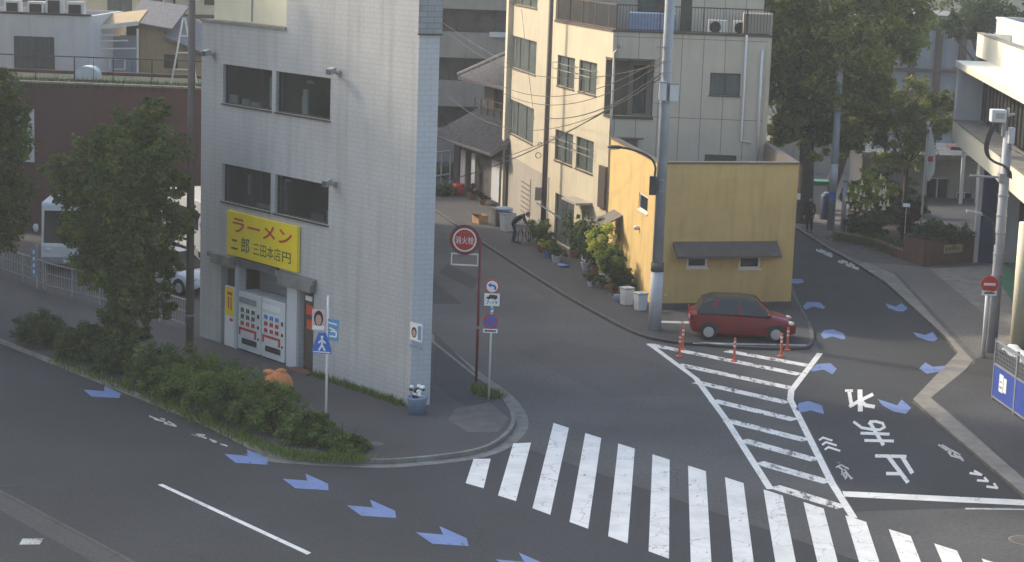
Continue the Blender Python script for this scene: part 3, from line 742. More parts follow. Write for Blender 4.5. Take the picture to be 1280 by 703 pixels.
# vending machines
def vending(s0, s1, ztop, lab, hdr, acc):
    r_ = thing('vending_machine', lab, 'vending machine', FG.w((s0+s1)/2, .115, .3), 'white vending machines before the shop shutter')
    mb = MB(); FG.box(mb, s0, s1, -.04, .66, .16, ztop); b = mb.build('cabinet', 'white_metal', r_, bevel=.02)
    h = ztop-.16; w_ = s1-s0; d = -.044
    mb = MB(); FG.box(mb, s0+.06, s1-.06, .0, .6, .115, .16); mb.build('plinth', 'black', r_)
    mb = MB(); FG.box(mb, s0+.06, s1-.25, d-.006, d, ztop-.38, ztop-.18); mb.build('header', hdr, r_)
    cab = MB(); FG.box(cab, s0+.05, s1-.28, d-.004, d, ztop-1.18, ztop-.46); disp = cab.build('display_window', 'curtain', r_)
    mb2 = {'plastic_blue': MB(), 'sign_red': MB(), 'brown_metal': MB(), 'sign_white': MB()}
    n = 9; x0 = s0+.08; dx = (s1-.31-x0)/n
    for row, zz in enumerate((ztop-.66, ztop-.88, ztop-1.10)):
        for k in range(n):
            key = acc[row] if k % 3 else 'sign_white'
            MB().tube([FG.w(x0+dx*(k+.5), zz, d-.02), FG.w(x0+dx*(k+.5), zz+.13, d-.02)], .028, 8).build('drink_can', key, disp)
    mb = MB(); FG.box(mb, s0+.06, s0+.16, d-.006, d, ztop-1.45, ztop-1.2); FG.box(mb, s0+.16, s1-.36, d-.006, d, ztop-1.28, ztop-1.2); FG.box(mb, s1-.36, s1-.24, d-.006, d, ztop-1.48, ztop-1.2); mb.build('red_trim', 'sign_red', r_)
    mb = MB(); FG.box(mb, s0+.28, s1-.22, d-.03, d, .38, .56); mb.build('pickup_flap', 'black', r_)
    mb = MB(); FG.box(mb, s1-.17, s1-.09, d-.02, d, ztop-.75, ztop-.62); FG.box(mb, s1-.17, s1-.09, d-.02, d, ztop-1.1, ztop-1.0); FG.box(mb, s1-.15, s1-.09, d-.02, d, .62, .70); mb.build('coin_slot', 'black', r_)
vending(2.50, 3.86, 2.10, 'left white drink vending machine, beside the yellow banner', 'curtain_grey', ('brown_metal', 'brown_metal', 'sign_red'))
vending(3.92, 5.28, 2.10, 'right white drink vending machine, beside the bluish shop pillar', 'sign_white', ('plastic_blue', 'sign_red', 'sign_red'))
yb = thing('banner_board', 'tall white board with a yellow notice standing in the left shop doorway', 'sign board', FG.w(1.9, .11, 0))
mb = MB(); FG.box(mb, 1.62, 2.22, -.02, .03, .115, 2.15); b = mb.build('board', 'sign_white', yb)
mb = MB(); FG.box(mb, 1.66, 2.18, -.026, -.0205, 1.15, 2.1); b2 = mb.build('yellow_notice', 'sign_yellow', b)
mb = MB(); FG.box(mb, 1.8, 2.1, -.031, -.027, 1.85, 1.95); FG.box(mb, 1.85, 1.92, -.031, -.027, 1.4, 1.8); FG.box(mb, 2.0, 2.06, -.031, -.027, 1.35, 1.8); FG.box(mb, 1.95, 2.15, -.031, -.027, .98, 1.08); mb.build('notice_print', 'sign_red', b2)

# ---------------- yellow corner building
yA = G(757, 338); yB = G(815, 388); yC = G(988, 385); yD = yC + dirv(-2)*9.5
ZY = 5.62
FL = Fac(yA, P1=yB); LL = (yB-yA).length; FF = Fac(yB, P1=yC); LF = (yC-yB).length
FR = Fac(yC, P1=yD); LR = (yD-yC).length
ye = thing('yellow_building', 'low ochre yellow stucco building with grey awning over two small windows', 'building', yB)
w1 = FL.rect(798.7, 243, 810, 266); w1 = (w1[0], w1[0]+.85, 3.55, 4.2)
w1s = FL.px(804, 254); w1 = (w1s[0]-.8, w1s[0]+.8, w1s[1]-.33, w1s[1]+.33)
mb = MB(); FL.wall(mb, 0, LL, 0, ZY, [w1], .2); 
fw1 = FF.rect(859, 318, 884, 335); fw2 = FF.rect(924, 320, 950, 336)
FF.wall(mb, .001, LF, 0, ZY, [fw1, fw2], .2); FR.wall(mb, .001, LR, 0, ZY, (), .2)
FB = Fac(yD, P1=yA); FB.wall(mb, 0, (yA-yD).length, 0, ZY, (), .2)
mb.build('wall', 'yellow_stucco', ye)
cn = [yA, yB, yC, yD]; ctr = sum(cn, Vector())/4
ins = [p + (ctr-p).normalized()*.35 for p in cn]; ins2 = [p + (ctr-p).normalized()*.30 for p in cn]
mb = MB(); mb.prism(ins, ZY-1.05, ZY-.95); mb.build('roof', 'concrete_dark', ye)
mb = MB()
for i in range(4):
    a, b = cn[i], cn[(i+1) % 4]; t = (b-a).normalized(); n = Vector((-t.y, t.x, 0)); n = n if n.dot(ctr-a) > 0 else -n
    mb.prism([a+n*.21+t*.4, b+n*.21-t*.4, b+n*.26-t*.4, a+n*.26+t*.4], ZY-.95, ZY-.01)
mb.build('parapet_inner_shade', 'awning', ye)  # dark inner faces: the parapet's shade is put into their colour
mb = MB(); o_ = [p - (ctr-p).normalized()*.06 for p in cn]; i_ = [p + (ctr-p).normalized()*.42 for p in cn]
for i in range(4): mb.prism([o_[i], o_[(i+1) % 4], i_[(i+1) % 4], i_[i]], ZY, ZY+.07)
mb.build('parapet_cap', 'awning', ye)
FL.window(ye, w1, 1, .03, .07, 'sign_white'); FF.window(ye, fw1, 1, .02, .08, 'sign_white'); FF.window(ye, fw2, 1, .02, .08, 'sign_white')
aw = FF.rect(841, 304, 970, 319)
mb = MB(); a0, a1 = aw[0], aw[1]; zt = aw[3]+.05; zb = aw[2]-.02
mb.add([FF.w(a0, zt, -.003), FF.w(a1, zt, -.003), FF.w(a1, zb+.10, -.6), FF.w(a0, zb+.10, -.6), FF.w(a0, zt-.12, -.003), FF.w(a1, zt-.12, -.003), FF.w(a1, zb, -.6), FF.w(a0, zb, -.6)],
       [(0, 3, 2, 1), (4, 5, 6, 7), (3, 7, 6, 2), (0, 4, 7, 3), (1, 2, 6, 5), (0, 1, 5, 4)])
mb.build('awning', 'awning', ye)
mb = MB(); FF.box(mb, .001, LF-.001, -.05, -.003, 0, .26); FL.box(mb, .001, LL-.001, -.05, -.003, 0, .2); mb.build('plinth', 'concrete_dark', ye)
q = FL.px(772, 296)
mb = MB(); s_, z_ = q[0], 2.35
mb.add([FL.w(s_-.9, z_+.45, -.02), FL.w(s_+.9, z_+.45, -.02), FL.w(s_+.9, z_, -.85), FL.w(s_-.9, z_, -.85), FL.w(s_-.9, z_+.38, -.02), FL.w(s_+.9, z_+.38, -.02), FL.w(s_+.9, z_-.07, -.85), FL.w(s_-.9, z_-.07, -.85)],
       [(0, 3, 2, 1), (4, 5, 6, 7), (3, 7, 6, 2), (0, 4, 7, 3), (1, 2, 6, 5), (0, 1, 5, 4)])
mb.build('door_canopy', 'awning', ye)
mb = MB(); FL.box(mb, s_-.5, s_+.5, -.03, -.003, .1, 2.1); dd = mb.build('door', 'wood_brown', ye)
mb = MB(); FL.box(mb, s_+.3, s_+.36, -.07, -.031, 1.0, 1.12); mb.build('handle', 'grey_metal', dd)
q = FL.px(799, 285); mb = MB(); mb.blob(FL.w(q[0], q[1], -.10), .13, .10, .10); mb.build('wall_lamp', 'white_metal', ye, smooth=True)
q = FF.px(831, 369); mb = MB(); mb.blob(FF.w(q[0], q[1], -.05), .05, .05, .05); mb.build('vent_cap', 'white_metal', ye, smooth=True)
q = FR.px(995, 243)
mb = MB(); mb.cbox(FR.w(.5, 4.2, -.12), .18, .18, .22); mb.build('corner_lamp', 'white_metal', ye)

# ---------------- beige three-storey building behind it
bA = G(684, 300); bB = G(755, 340) + Vector((.0, .6, 0)); 
FBL = Fac(bA, P1=bB); LBL = (bB-bA).length
ZB = FBL.px(762, 39)[1]; print('beige top', ZB)
bC = bB + dirv(94)*( (Fac(bB, 94).px(965, 48))[0] )
FBF = Fac(bB, 94); LBF = (bC-bB).length
be = thing('apartment_building', 'beige three-storey building with panelled front, balcony and railed roof terrace', 'building', bB)
def fr(F, *a): return F.rect(*a)
uw = [FBL.rect(697, 66, 717.5, 112, 719, 73, 696.5, 105), FBL.rect(724, 75, 745, 121.5, 746.5, 82, 723.5, 115), FBL.rect(694, 160, 715, 205, 717, 168, 693.5, 199), FBL.rect(721, 171, 741, 220, 742, 179, 719, 212)]
zz = [(uw[0][2]+uw[1][2])/2, (uw[0][3]+uw[1][3])/2, (uw[2][2]+uw[3][2])/2, (uw[2][3]+uw[3][3])/2]
uw = [(uw[0][0], uw[0][1], zz[0], zz[1]), (uw[1][0], uw[1][1], zz[0], zz[1]), (uw[2][0], uw[2][1], zz[2], zz[3]), (uw[3][0], uw[3][1], zz[2], zz[3])]
gd = FBL.rect(694, 252, 716, 306); gd = (gd[0], gd[1], .15, 2.35)
gd2 = FBL.rect(732, 262, 737, 301); gd2 = (gd2[0]-.5, gd2[0]+.5, .1, 2.1)
cornb = FBF.rect(753, 75, 815, 146.5)
bz0, bz1 = cornb[2], cornb[3]; cb = (.0, cornb[1], bz0, bz1)
lw_ = (LBL-.75, LBL, bz0, bz1)
mb = MB(); FBL.wall(mb, 0, LBL, 0, ZB, uw + [gd, gd2, lw_], .2); mb.build('side_wall', 'beige_board', be)
w3 = FBF.rect(888, 91, 924.5, 120.5); w4 = FBF.rect(881, 193, 920, 203)
mb = MB(); FBF.wall(mb, .001, LBF, 0, ZB, [cb, w3], .2)
mb.build('front_wall', 'beige_panel', be)
bD = bC + dirv(-6)*10; bE = bA + dirv(-6)*10
mb = MB(); Fac(bC, P1=bD).wall(mb, 0, 10, 0, ZB, (), .2); mb.prism([bE, bE + Vector((0, .2, 0)), bD + Vector((0, .2, 0)), bD], 0, ZB)
mb.build('rear_wall', 'beige_wall', be)
mb = MB(); mb.prism([bA + Vector((.3, -.2, 0)), bB + Vector((.25, .3, 0)), bC + Vector((-.3, .3, 0)), bD + Vector((-.3, 0, 0)), bE], ZB-.18, ZB-.08); mb.build('roof_terrace', 'concrete', be)
mb = MB(); mb.prism([bA + Vector((.3, -.2, 0)), bB + Vector((.25, .3, 0)), bC + Vector((-.3, .3, 0)), bD + Vector((-.3, 0, 0)), bE], bz0-.25, bz0-.08); mb.build('floor_slab', 'beige_grey', be)
FBL2 = FBL
for i, r_ in enumerate(uw): 
    wo = FBL.window(be, r_, 2, .08, .05, 'brown_metal', 'glass_pale', curtain='curtain')
    mb = MB(); s0_, s1_, z0_, z1_ = r_
    zz_ = z0_+(z1_-z0_)*.55
    mb.tube([FBL.w(s0_-.1, zz_, -.22), FBL.w(s1_+.1, zz_, -.22)], .014, 6); mb.tube([FBL.w(s0_-.1, zz_+.28, -.22), FBL.w(s1_+.1, zz_+.28, -.22)], .012, 6)
    for s_ in (s0_-.1, s1_+.1): mb.tube([FBL.w(s_, zz_, 0), FBL.w(s_, zz_, -.22), FBL.w(s_, zz_+.28, -.22), FBL.w(s_, zz_+.28, 0)], .02, 6)
    mb.build('window_rail', 'beige_grey', wo)
FBL.window(be, gd, 2, .08, .06, 'brown_metal', 'glass_pale', name='sliding_door', curtain='curtain_grey', sill=False)
mb = MB(); FBL.box(mb, gd2[0], gd2[1], .1, .14, .1, 2.1); mb.build('door', 'curtain_grey', be)
mb = MB(); FBL.box(mb, gd2[0]-.7, gd2[1]+.4, -.75, -.003, 2.5, 2.6); mb.build('door_canopy', 'beige_grey', be)
FBF.window(be, w3, 2, .06, .06, 'brown_metal', 'glass_pale', curtain='curtain')
if True:
    mb = MB(); FBF.box(mb, w4[0], w4[1], -.06, -.003, w4[2], w4[3]); mb.build('vent_box', 'brown_metal', be)
# recessed corner balcony
mb = MB(); FBF.wall(mb, .25, cb[1]+.3, bz0-.08, bz1+.1, [(.9, cb[1]-.3, bz0+.02, bz1-.25)], .1, d=1.2); mb.build('balcony_wall', 'beige_grey', be)
FBF2 = Fac(FBF.w(0, 0, 1.2), 94); FBF2.window(be, (.9, cb[1]-.3, bz0+.02, bz1-.25), 2, .04, .06, 'brown_metal', 'glass_pale', name='balcony_door', curtain='curtain', sill=False)
mb = MB(); FBF.box(mb, cb[1], cb[1]+.12, .2, 1.3, bz0-.1, bz1+.1); mb.build('balcony_partition', 'beige_grey', be)
mb = MB(); FBF.box(mb, -.02, cb[1]+.05, -.05, .06, bz0-.12, bz0); FBF.box(mb, -.02, cb[1]+.05, -.05, .06, bz1, bz1+.1); FBL.box(mb, lw_[0], LBL+.02, -.05, .06, bz1, bz1+.1); FBL.box(mb, lw_[0], LBL+.02, -.05, .06, bz0-.12, bz0); mb.build('balcony_trim', 'brown_metal', be)
mb = MB(); FBL.box(mb, lw_[0], lw_[0]+.08, -.03, 1.0, bz0, bz1); FBF.box(mb, cb[1]-.06, cb[1]-.005, -.04, .3, bz0, bz1); mb.build('balcony_post', 'brown_metal', be)
# dark slatted service duct at the corner below
mb = MB(); FBL.box(mb, LBL-.85, LBL+.02, -.12, -.003, 2.6, bz0-2.2); mb.build('service_duct', 'brown_metal', be)
def rail(par, P, Q, z, h, gap=.13, m_='brown_metal', name='railing', mesh=False):
    t = (Q-P).normalized(); L = (Q-P).length; mb = MB(); n = Vector((-t.y, t.x, 0))*.02
    up = Vector((0, 0, 1))
    mb.box(P - n + up*(z+h), t*L, n*2, up*.05); mb.box(P - n + up*(z+.1), t*L, n*2, up*.04)
    k = 0.0
    while k < L: mb.box(P + t*k - n*.5 + up*(z+.14), t*.02, n, up*(h-.14)); k += gap
    k = 0.0
    while k <= L: mb.box(P + t*k - n*1.2 + up*z, t*.05, n*2.4, up*(h+.005)); k += 1.8
    return mb.build(name, m_, par)
rail(be, bA + Vector((.1, 0, 0)), bB + Vector((.1, .05, 0)), ZB, 1.1)
rail(be, bB + Vector((.1, .05, 0)), bC + Vector((-.1, .05, 0)), ZB, 1.1)
mb = MB(); FBL.box(mb, -.02, LBL+.03, -.05, .25, ZB, ZB+.08); FBF.box(mb, -.03, LBF+.03, -.05, .25, ZB+.002, ZB+.085); mb.build('parapet_cap', 'brown_metal', be)
mb = MB(); FBF.box(mb, LBF-1.2, LBF, .1, 2.5, ZB+.09, ZB+.95); mb.build('screen_wall', 'beige_grey', be)
# penthouse
pf = Fac(FBF.w(0, 0, 3.2), 94); q0_, q1_, q2_, q3_ = [pf.px(x_, 30)[0] for x_ in (838, 954, 850, 864)]
mb = MB(); pf.wall(mb, q0_, q1_, ZB-.1, ZB+5, [(q2_, q3_, ZB, ZB+2.1)], .2); mb.build('penthouse_wall', 'beige_panel', be)
mb = MB(); pf.box(mb, q2_, q3_, .08, .12, ZB, ZB+2.1); mb.build('penthouse_door', 'brown_metal', be)
pf3 = Fac(FBF.w(0, 0, 4.2), 94); mb = MB(); pf3.wall(mb, -1.2, q0_, ZB-.1, ZB+5, [(.9, 2.6, ZB+.4, ZB+1.7)], .2); mb.build('terrace_wall', 'beige_grey', be)
pf3.window(be, (.9, 2.6, ZB+.4, ZB+1.7), 2, .05, .05, 'brown_metal', 'glass_pale', curtain='curtain_grey')
mb = MB(); pf3.box(mb, .6, 2.6, -2.6, -1.2, ZB-.07, ZB+.75); mb.build('water_tank_screen', 'plastic_bluegrey', be)
def pipe(F, par, pts, r=.05, m_='white_metal', d=-.09, name='downpipe'):
    mb = MB(); mb.tube([F.w(*F.px(*p), d) for p in pts], r, 8); return mb.build(name, m_, par, smooth=True)
pipe(FBF, be, [(777, 55), (768, 66), (766, 110), (763, 168)], .055)
pipe(FBF, be, [(933.5, 44), (930, 110), (926, 176), (938, 178)], .05)
pipe(FBF, be, [(953, 62), (949, 130), (946, 203)], .05)
def acunit(P, az, lab, grp='outdoor units on the beige roof terrace'):
    r_ = thing('air_conditioner', lab, 'air conditioner', P, grp); e = dirv(az); n = Vector((-e.y, e.x, 0))
    mb = MB(); mb.box(P - e*.4 + Vector((0, 0, .08)), e*.8, n*.3, Vector((0, 0, .6))); mb.build('casing', 'white_metal', r_, bevel=.02)
    mb = MB(); c = P + Vector((0, 0, .38)) - e*.1 - n*.012; mb.tube([c, c + n*.01], .24, 20); mb.build('fan_grille', 'black', r_)
    mb = MB(); mb.box(P - e*.35 , e*.08, n*.3, Vector((0, 0, .08))); mb.box(P + e*.27, e*.08, n*.3, Vector((0, 0, .08))); mb.build('foot', 'black', r_)
    return r_
a1 = FBF.w(FBF.px(899, 40)[0]-.05, ZB-.07, .9); a2 = FBF.w(FBF.px(926, 42)[0]+.1, ZB-.07, .9)
acunit(a1, 94, 'left one of two white outdoor air conditioners on the beige roof terrace'); acunit(a2, 94, 'right one of two white outdoor air conditioners on the beige roof terrace')
q = FBL.w(FBL.px(744, 285)[0]+.2, .085, -.5)
acunit(q, 163, 'white outdoor air conditioner on the pavement beside the beige building door', None)

# ---------------- taller beige building further along the side street
tA = G(632, 262); tB = G(684, 299) 
FT = Fac(tA, P1=tB); LT = (tB-tA).length
tb = thing('apartment_building', 'tall beige building with pale window curtains behind the brown downpipe', 'building', tA)
tw = [FT.rect(638, 43, 670, 93.5, 670.5, 53, 637, 84), FT.rect(635, 125, 666, 178, 668, 134, 634, 167), FT.rect(640, -8, 672, 12, 672, -1, 640, 4)]
mb = MB(); zc = FT.px(660, 215)[1]
FT.wall(mb, .0, LT, 2.9, 16, tw, .2); mb.build('side_wall', 'beige_wall', tb)
mb = MB(); gate = FT.rect(654, 228, 663, 270); FT.wall(mb, 0, LT, 0, 2.9, (), .2, d=-.03); mb.build('lower_wall', 'beige_grey', tb)
mb = MB(); FT.box(mb, gate[0]-.2, gate[1], -.06, -.033, .3, 2.3)
mb.build('shutter_door', 'beige_grey', tb)
mb = MB()
for k in range(7): FT.box(mb, gate[0]-.1, gate[1]-.1, -.07, -.061, .5+k*.24, .56+k*.24)
mb.build('door_slat', 'awning', tb)
mb = MB(); mb.prism([tA - FT.e*.25 - FT.n*.25, tA + FT.e*.25 - FT.n*.25, tA + FT.e*.25 + FT.n*.1, tA - FT.e*.25 + FT.n*.1], 0, 16); mb.build('corner_column', 'beige_light', tb)
mb = MB(); tD = tB + dirv(70)*8; mb.prism([tB + FT.n*.21 - FT.e*.05, tB + FT.n*.21 - FT.e*.25, tD - FT.e*.2, tD], 0, 16); mb.prism([tA + FT.n*.25, tA + FT.n*.25 + FT.e*.2, tA + FT.n*8, tA + FT.n*8 - FT.e*.2], 0, 16); mb.prism([tA + FT.n*.3 + FT.e*.3, tB + FT.n*.3 - FT.e*.3, tD, tA + FT.n*8], 15.6, 15.8)
mb.build('rear_wall', 'beige_wall', tb)
for r_ in tw: FT.window(tb, r_, 3, .08, .05, 'brown_metal', 'glass_pale', curtain='curtain')

# ---------------- old tiled house at the bend
hA = G(566, 238); hB = G(620, 262)+Vector((.1, .5, 0)); FH = Fac(hA, P1=hB); LH = (hB-hA).length
ho = thing('tiled_house', 'old dark timber house with grey tiled roofs on two levels', 'house', hA)
zr1 = 3.0
mb = MB(); FH.wall(mb, 0, LH+1, 0, 3.1, [(LH*.12, LH*.95, .2, 2.5)], .2); FH.box(mb, 0, LH+1, 4, 4.2, 0, 6.2); mb.build('wall', 'brown_metal', ho)
for a_, b_ in ((.18, .28), (.42, .50), (.86, 1.02)): mb = MB(); FH.box(mb, LH*a_, LH*b_, -.05, -.003, .3, 2.4); mb.build('shutter_panel', 'white_wall', ho)
mb = MB(); FH.box(mb, LH*.1, LH*.97, .3, .35, .2, 2.6); mb.build('inner_door', 'interior', ho)
# lower roof (lean-to) drawn between measured corners
def roofslab(par, q, th, m_='slate_roof', name='roof'):
    V = [Vector(p) for p in q]; n = (V[1]-V[0]).cross(V[-1]-V[0]).normalized()
    if n.z < 0: n = -n
    k = len(V); mb = MB(); mb.add([v for v in V] + [v - n*th for v in V], [tuple(range(k)), tuple(range(2*k-1, k-1, -1))] + [(i, i+k, (i+1) % k + k, (i+1) % k) for i in range(k)])
    return mb.build(name, m_, par)
er = FH.w(-.9, 2.95, -.95); el = FH.w(LH+1.1, 2.95, -.95)
tr = FH.w(-.2, 4.5, 1.6); tl = FH.w(LH+1.1, 4.5, 1.6)
def tiles(par, A, B, C, D, n=16, name='roof_tiles'):
    """rows of rounded tiles running down the slope A-B (eave) to D-C (ridge)"""
    mb = MB(); 
    nrm = (B-A).cross(D-A).normalized(); nrm = nrm if nrm.z > 0 else -nrm
    for i in range(n+1):
        t = i/n; p = A.lerp(B, t); q = D.lerp(C, t); mb.tube([p + nrm*.03, q + nrm*.03], .055, 5)
    return mb.build(name, 'slate_roof', par)
roofslab(ho, [er, el, tl, tr], .16); tiles(ho, er, el, tl, tr, 26)
mb = MB(); FH.wall(mb, -.1, LH+1, 3.9, 6.4, [(LH*.2, LH*.9, 4.6, 5.7)], .2, d=1.7); mb.build('upper_wall', 'brown_metal', ho)
mb = MB(); FH.box(mb, LH*.2, LH*.9, 1.82, 1.86, 4.6, 5.7); mb.build('upper_window', 'glass_dark', ho)
mb = MB(); FH.box(mb, 0, LH+1, 1.1, 1.16, 5.1, 5.16); FH.box(mb, 0, LH+1, 1.1, 1.16, 4.75, 4.8)
for k in range(9): FH.box(mb, k*(LH+1)/8-.02, k*(LH+1)/8+.02, 1.1, 1.16, 4.3, 5.1)
mb.build('balcony_rail', 'dark_metal', ho)
u0 = FH.w(-1.4, 6.1, .6); u1 = FH.w(LH+1.2, 6.1, .6); u2 = FH.w(LH+1.2, 8.4, 4.4); u3 = FH.w(1.6, 8.4, 4.4)
roofslab(ho, [u0, u1, u2, u3], .18); tiles(ho, u0, u1, u2, u3, 26)
mb = MB(); mb.tube([u0 + Vector((0, 0, .1)), u3 + Vector((0, 0, .14)), u2 + Vector((0, 0, .14))], .14, 8); mb.build('ridge', 'slate_roof', ho)
b_ = FH.w(-1.4, 6.1, 8.2); roofslab(ho, [u3, u2, FH.w(LH+1.2, 6.1, 8.2), b_], .18, name='rear_roof'); roofslab(ho, [u0, u3, b_], .18, name='hip_roof')
mb = MB(); FH.box(mb, -.6, LH+1, 7.6, 7.8, 0, 6.2); FH.box(mb, -.6, -.4, 1.9, 7.6, 0, 6.2); mb.build('rear_wall', 'brown_metal', ho)

# ---------------- concrete block with balconies closing the side street
kA = Vector((-16, 122, 0)); FK = Fac(kA, 92)
kb_ = thing('apartment_block', 'grey concrete block with long dark balcony openings closing off the side street', 'building', kA)
rw = [FK.rect(553, 12, 597, 41), FK.rect(602, 13, 640, 42)]
ks0 = FK.px(553, 20)[0]-3
open1 = (FK.px(553, 20)[0], 22.0, FK.px(590, 41)[1], FK.px(590, 12)[1])
open2 = (FK.px(551, 80)[0]-.4, 22.0, FK.px(560, 101)[1], FK.px(560, 72)[1])
open3 = (FK.px(551, 80)[0]-.4, 22.0, FK.px(560, 160)[1], FK.px(560, 133)[1])
mb = MB(); FK.wall(mb, 0, 26, 0, 16, [open1, open2, open3], .3); mb.build('wall', 'beige_grey', kb_)
for r_ in (open1, open2, open3):
    mb = MB(); FK.box(mb, r_[0]-.3, r_[1]+.3, 1.2, 1.3, r_[2]-.2, r_[3]+.2); mb.build('balcony_back', 'interior', kb_)
    mb = MB(); FK.box(mb, r_[0]-.2, r_[1]+.2, .31, 1.19, r_[2]-.2, r_[2]-.02); mb.build('balcony_floor', 'concrete', kb_)
    s_ = r_[0] + .8
    while s_ < r_[1]: mb = MB(); FK.box(mb, s_, s_+.9, 1.12, 1.19, r_[2], r_[3]); mb.build('balcony_door', 'glass_pale', kb_); s_ += 2.3
q = FK.px(612, 41); mb = MB(); FK.box(mb, q[0], q[0]+3, -.2, -.003, q[1]-.25, q[1]+.05); mb.build('sill', 'white_metal', kb_)
mb = MB(); FK.box(mb, 0, .3, .3, 9, 0, 16); FK.box(mb, 25.7, 26, .3, 9, 0, 16); FK.box(mb, 0, 26, 9, 9.3, 0, 16); FK.box(mb, .3, 25.7, .3, 9, 15.6, 15.8); mb.build('side_wall', 'beige_grey', kb_)

# ---------------- top-left: dark red building and the roofs behind it
dA = Vector((-26, 90, 0)); FD = Fac(dA, 92); ZD = FD.px(150, 108)[1]; print('red top', ZD)
dr_ = thing('red_building', 'low dark red brick building with green roof planting behind the parking lot', 'building', dA)
LD = 19
mb = MB(); FD.wall(mb, 0, LD, 0, ZD, [], .25); mb.build('wall', 'red_wall', dr_)
mb = MB(); FD.box(mb, 0, .25, .25, 8, 0, ZD); FD.box(mb, LD-.25, LD, .25, 8, 0, ZD); FD.box(mb, 0, LD, 8, 8.25, 0, ZD); mb.build('side_wall', 'red_wall', dr_)
mb = MB(); FD.box(mb, .3, LD-.3, .3, 7.9, ZD-.25, ZD-.15); mb.build('roof', 'roof_green', dr_)
mb = MB(); FD.box(mb, -.05, LD+.05, -.06, .22, ZD, ZD+.09); mb.build('parapet_cap', 'concrete_light', dr_)
q = FD.px(43, 170); mb = MB(); FD.box(mb, q[0]-.9, q[0]+.0, -.03, -.003, q[1]-1.2, q[1]+1.2); mb.build('wall_panel', 'white_metal', dr_)
def roofpt(x, y, z): return G(x, y, z)
rail(dr_, FD.w(0, 0, 2.4), FD.w(LD, 0, 2.4), ZD-.1, 1.15, .9, 'brown_metal')
# skylight dome
q = roofpt(110, 99, ZD-.1)
sk = thing('roof_skylight', 'white half-dome skylight on the green roof of the red building', 'skylight', q)
mb = MB(); mb.cbox(q, 1.1, .9, .25); mb.build('curb', 'white_metal', sk)
mb = MB(); V = []; n = 10
for k in range(n+1):
    t = math.pi*k/n; V += [q + Vector((-.55*math.cos(t), -.45, .25+.38*math.sin(t))), q + Vector((-.55*math.cos(t), .45, .25+.38*math.sin(t)))]
mb.add(V, [(2*k, 2*k+2, 2*k+3, 2*k+1) for k in range(n)] + [tuple(2*k for k in range(n, -1, -1)), tuple(2*k+1 for k in range(n+1))]); mb.build('dome', 'bin_white', sk, smooth=False)
# white A-frame
pA = roofpt(214, 105, ZD); 
af = thing('ladder_frame', 'white A-shaped metal ladder frame standing on the green roof', 'ladder', pA)
FA_ = Fac(pA, 92); f = lambda x, y: FA_.w(*FA_.px(x, y))
mb = MB(); mb.tube([f(214, 105), f(229, 22)], .045, 6); mb.tube([f(246, 104), f(231, 22)], .045, 6); mb.build('stile', 'white_metal', af)
for y0, x0, x1 in ((66, 220, 238), (87, 217, 242), (45, 224, 234)):
    mb = MB(); mb.tube([f(x0, y0), f(x1, y0+.6)], .035, 6); mb.build('rung', 'white_metal', af)
# white house with terrace
wA = Vector((-30, 101, 0)); FW = Fac(wA, 92)
sR = FW.px(112, 60)[0]; zW = FW.px(60, 19)[1]
wh = thing('white_house', 'pale grey plastered house with a wide window and air conditioners on its flat roof', 'house', wA)
wr = FW.rect(17, 45, 68, 88)
mb = MB(); FW.wall(mb, 0, sR, 0, zW, [wr], .2); FW.box(mb, sR-.2, sR, .2, 7, 0, zW); FW.box(mb, 0, .2, .2, 7, 0, zW); FW.box(mb, 0, sR, 7, 7.2, 0, zW); mb.build('wall', 'white_wall', wh)
mb = MB(); FW.box(mb, .2, sR-.2, .2, 7, zW-.3, zW-.2); mb.build('roof', 'concrete_dark', wh)
mb = MB(); FW.box(mb, -.05, sR+.05, -.05, .22, zW, zW+.1); mb.build('parapet_cap', 'dark_metal', wh)
FW.window(wh, wr, 2, .06, .06, 'brown_metal', 'glass_pale', hbar=.38, curtain='curtain_grey')
for i, (x0, y0, x1, y1) in enumerate(((0, 10, 20, 18), (29, 9, 50, 18), (52, 3, 73, 18), (78, 8, 100, 18))):
    a = FW.px(x0, y1); b = FW.px(x1, y0); P = FW.w((a[0]+b[0])/2, zW-.1, .7)
    lab = ['white rooftop air conditioner cut by the left picture edge', 'white rooftop air conditioner with a framed top, second from left on the pale house', 'tallest white rooftop air conditioner on the pale house', 'rightmost white rooftop air conditioner on the pale house'][i]
    r_ = thing('air_conditioner', lab, 'air conditioner', P, 'air conditioners on the pale house roof'); ww_ = b[0]-a[0]; hh = [.75, .72, 1.05, .78][i]
    mb = MB(); mb.box(P - FW.e*ww_/2, FW.e*ww_, FW.n*.5, Vector((0, 0, hh))); mb.build('casing', 'white_metal', r_, bevel=.02)
    mb = MB(); mb.box(P - FW.e*ww_*.36 - FW.n*.012 + Vector((0, 0, .15)), FW.e*ww_*.72, FW.n*.01, Vector((0, 0, hh*.62))); mb.build('fan_grille', 'dark_metal', r_)
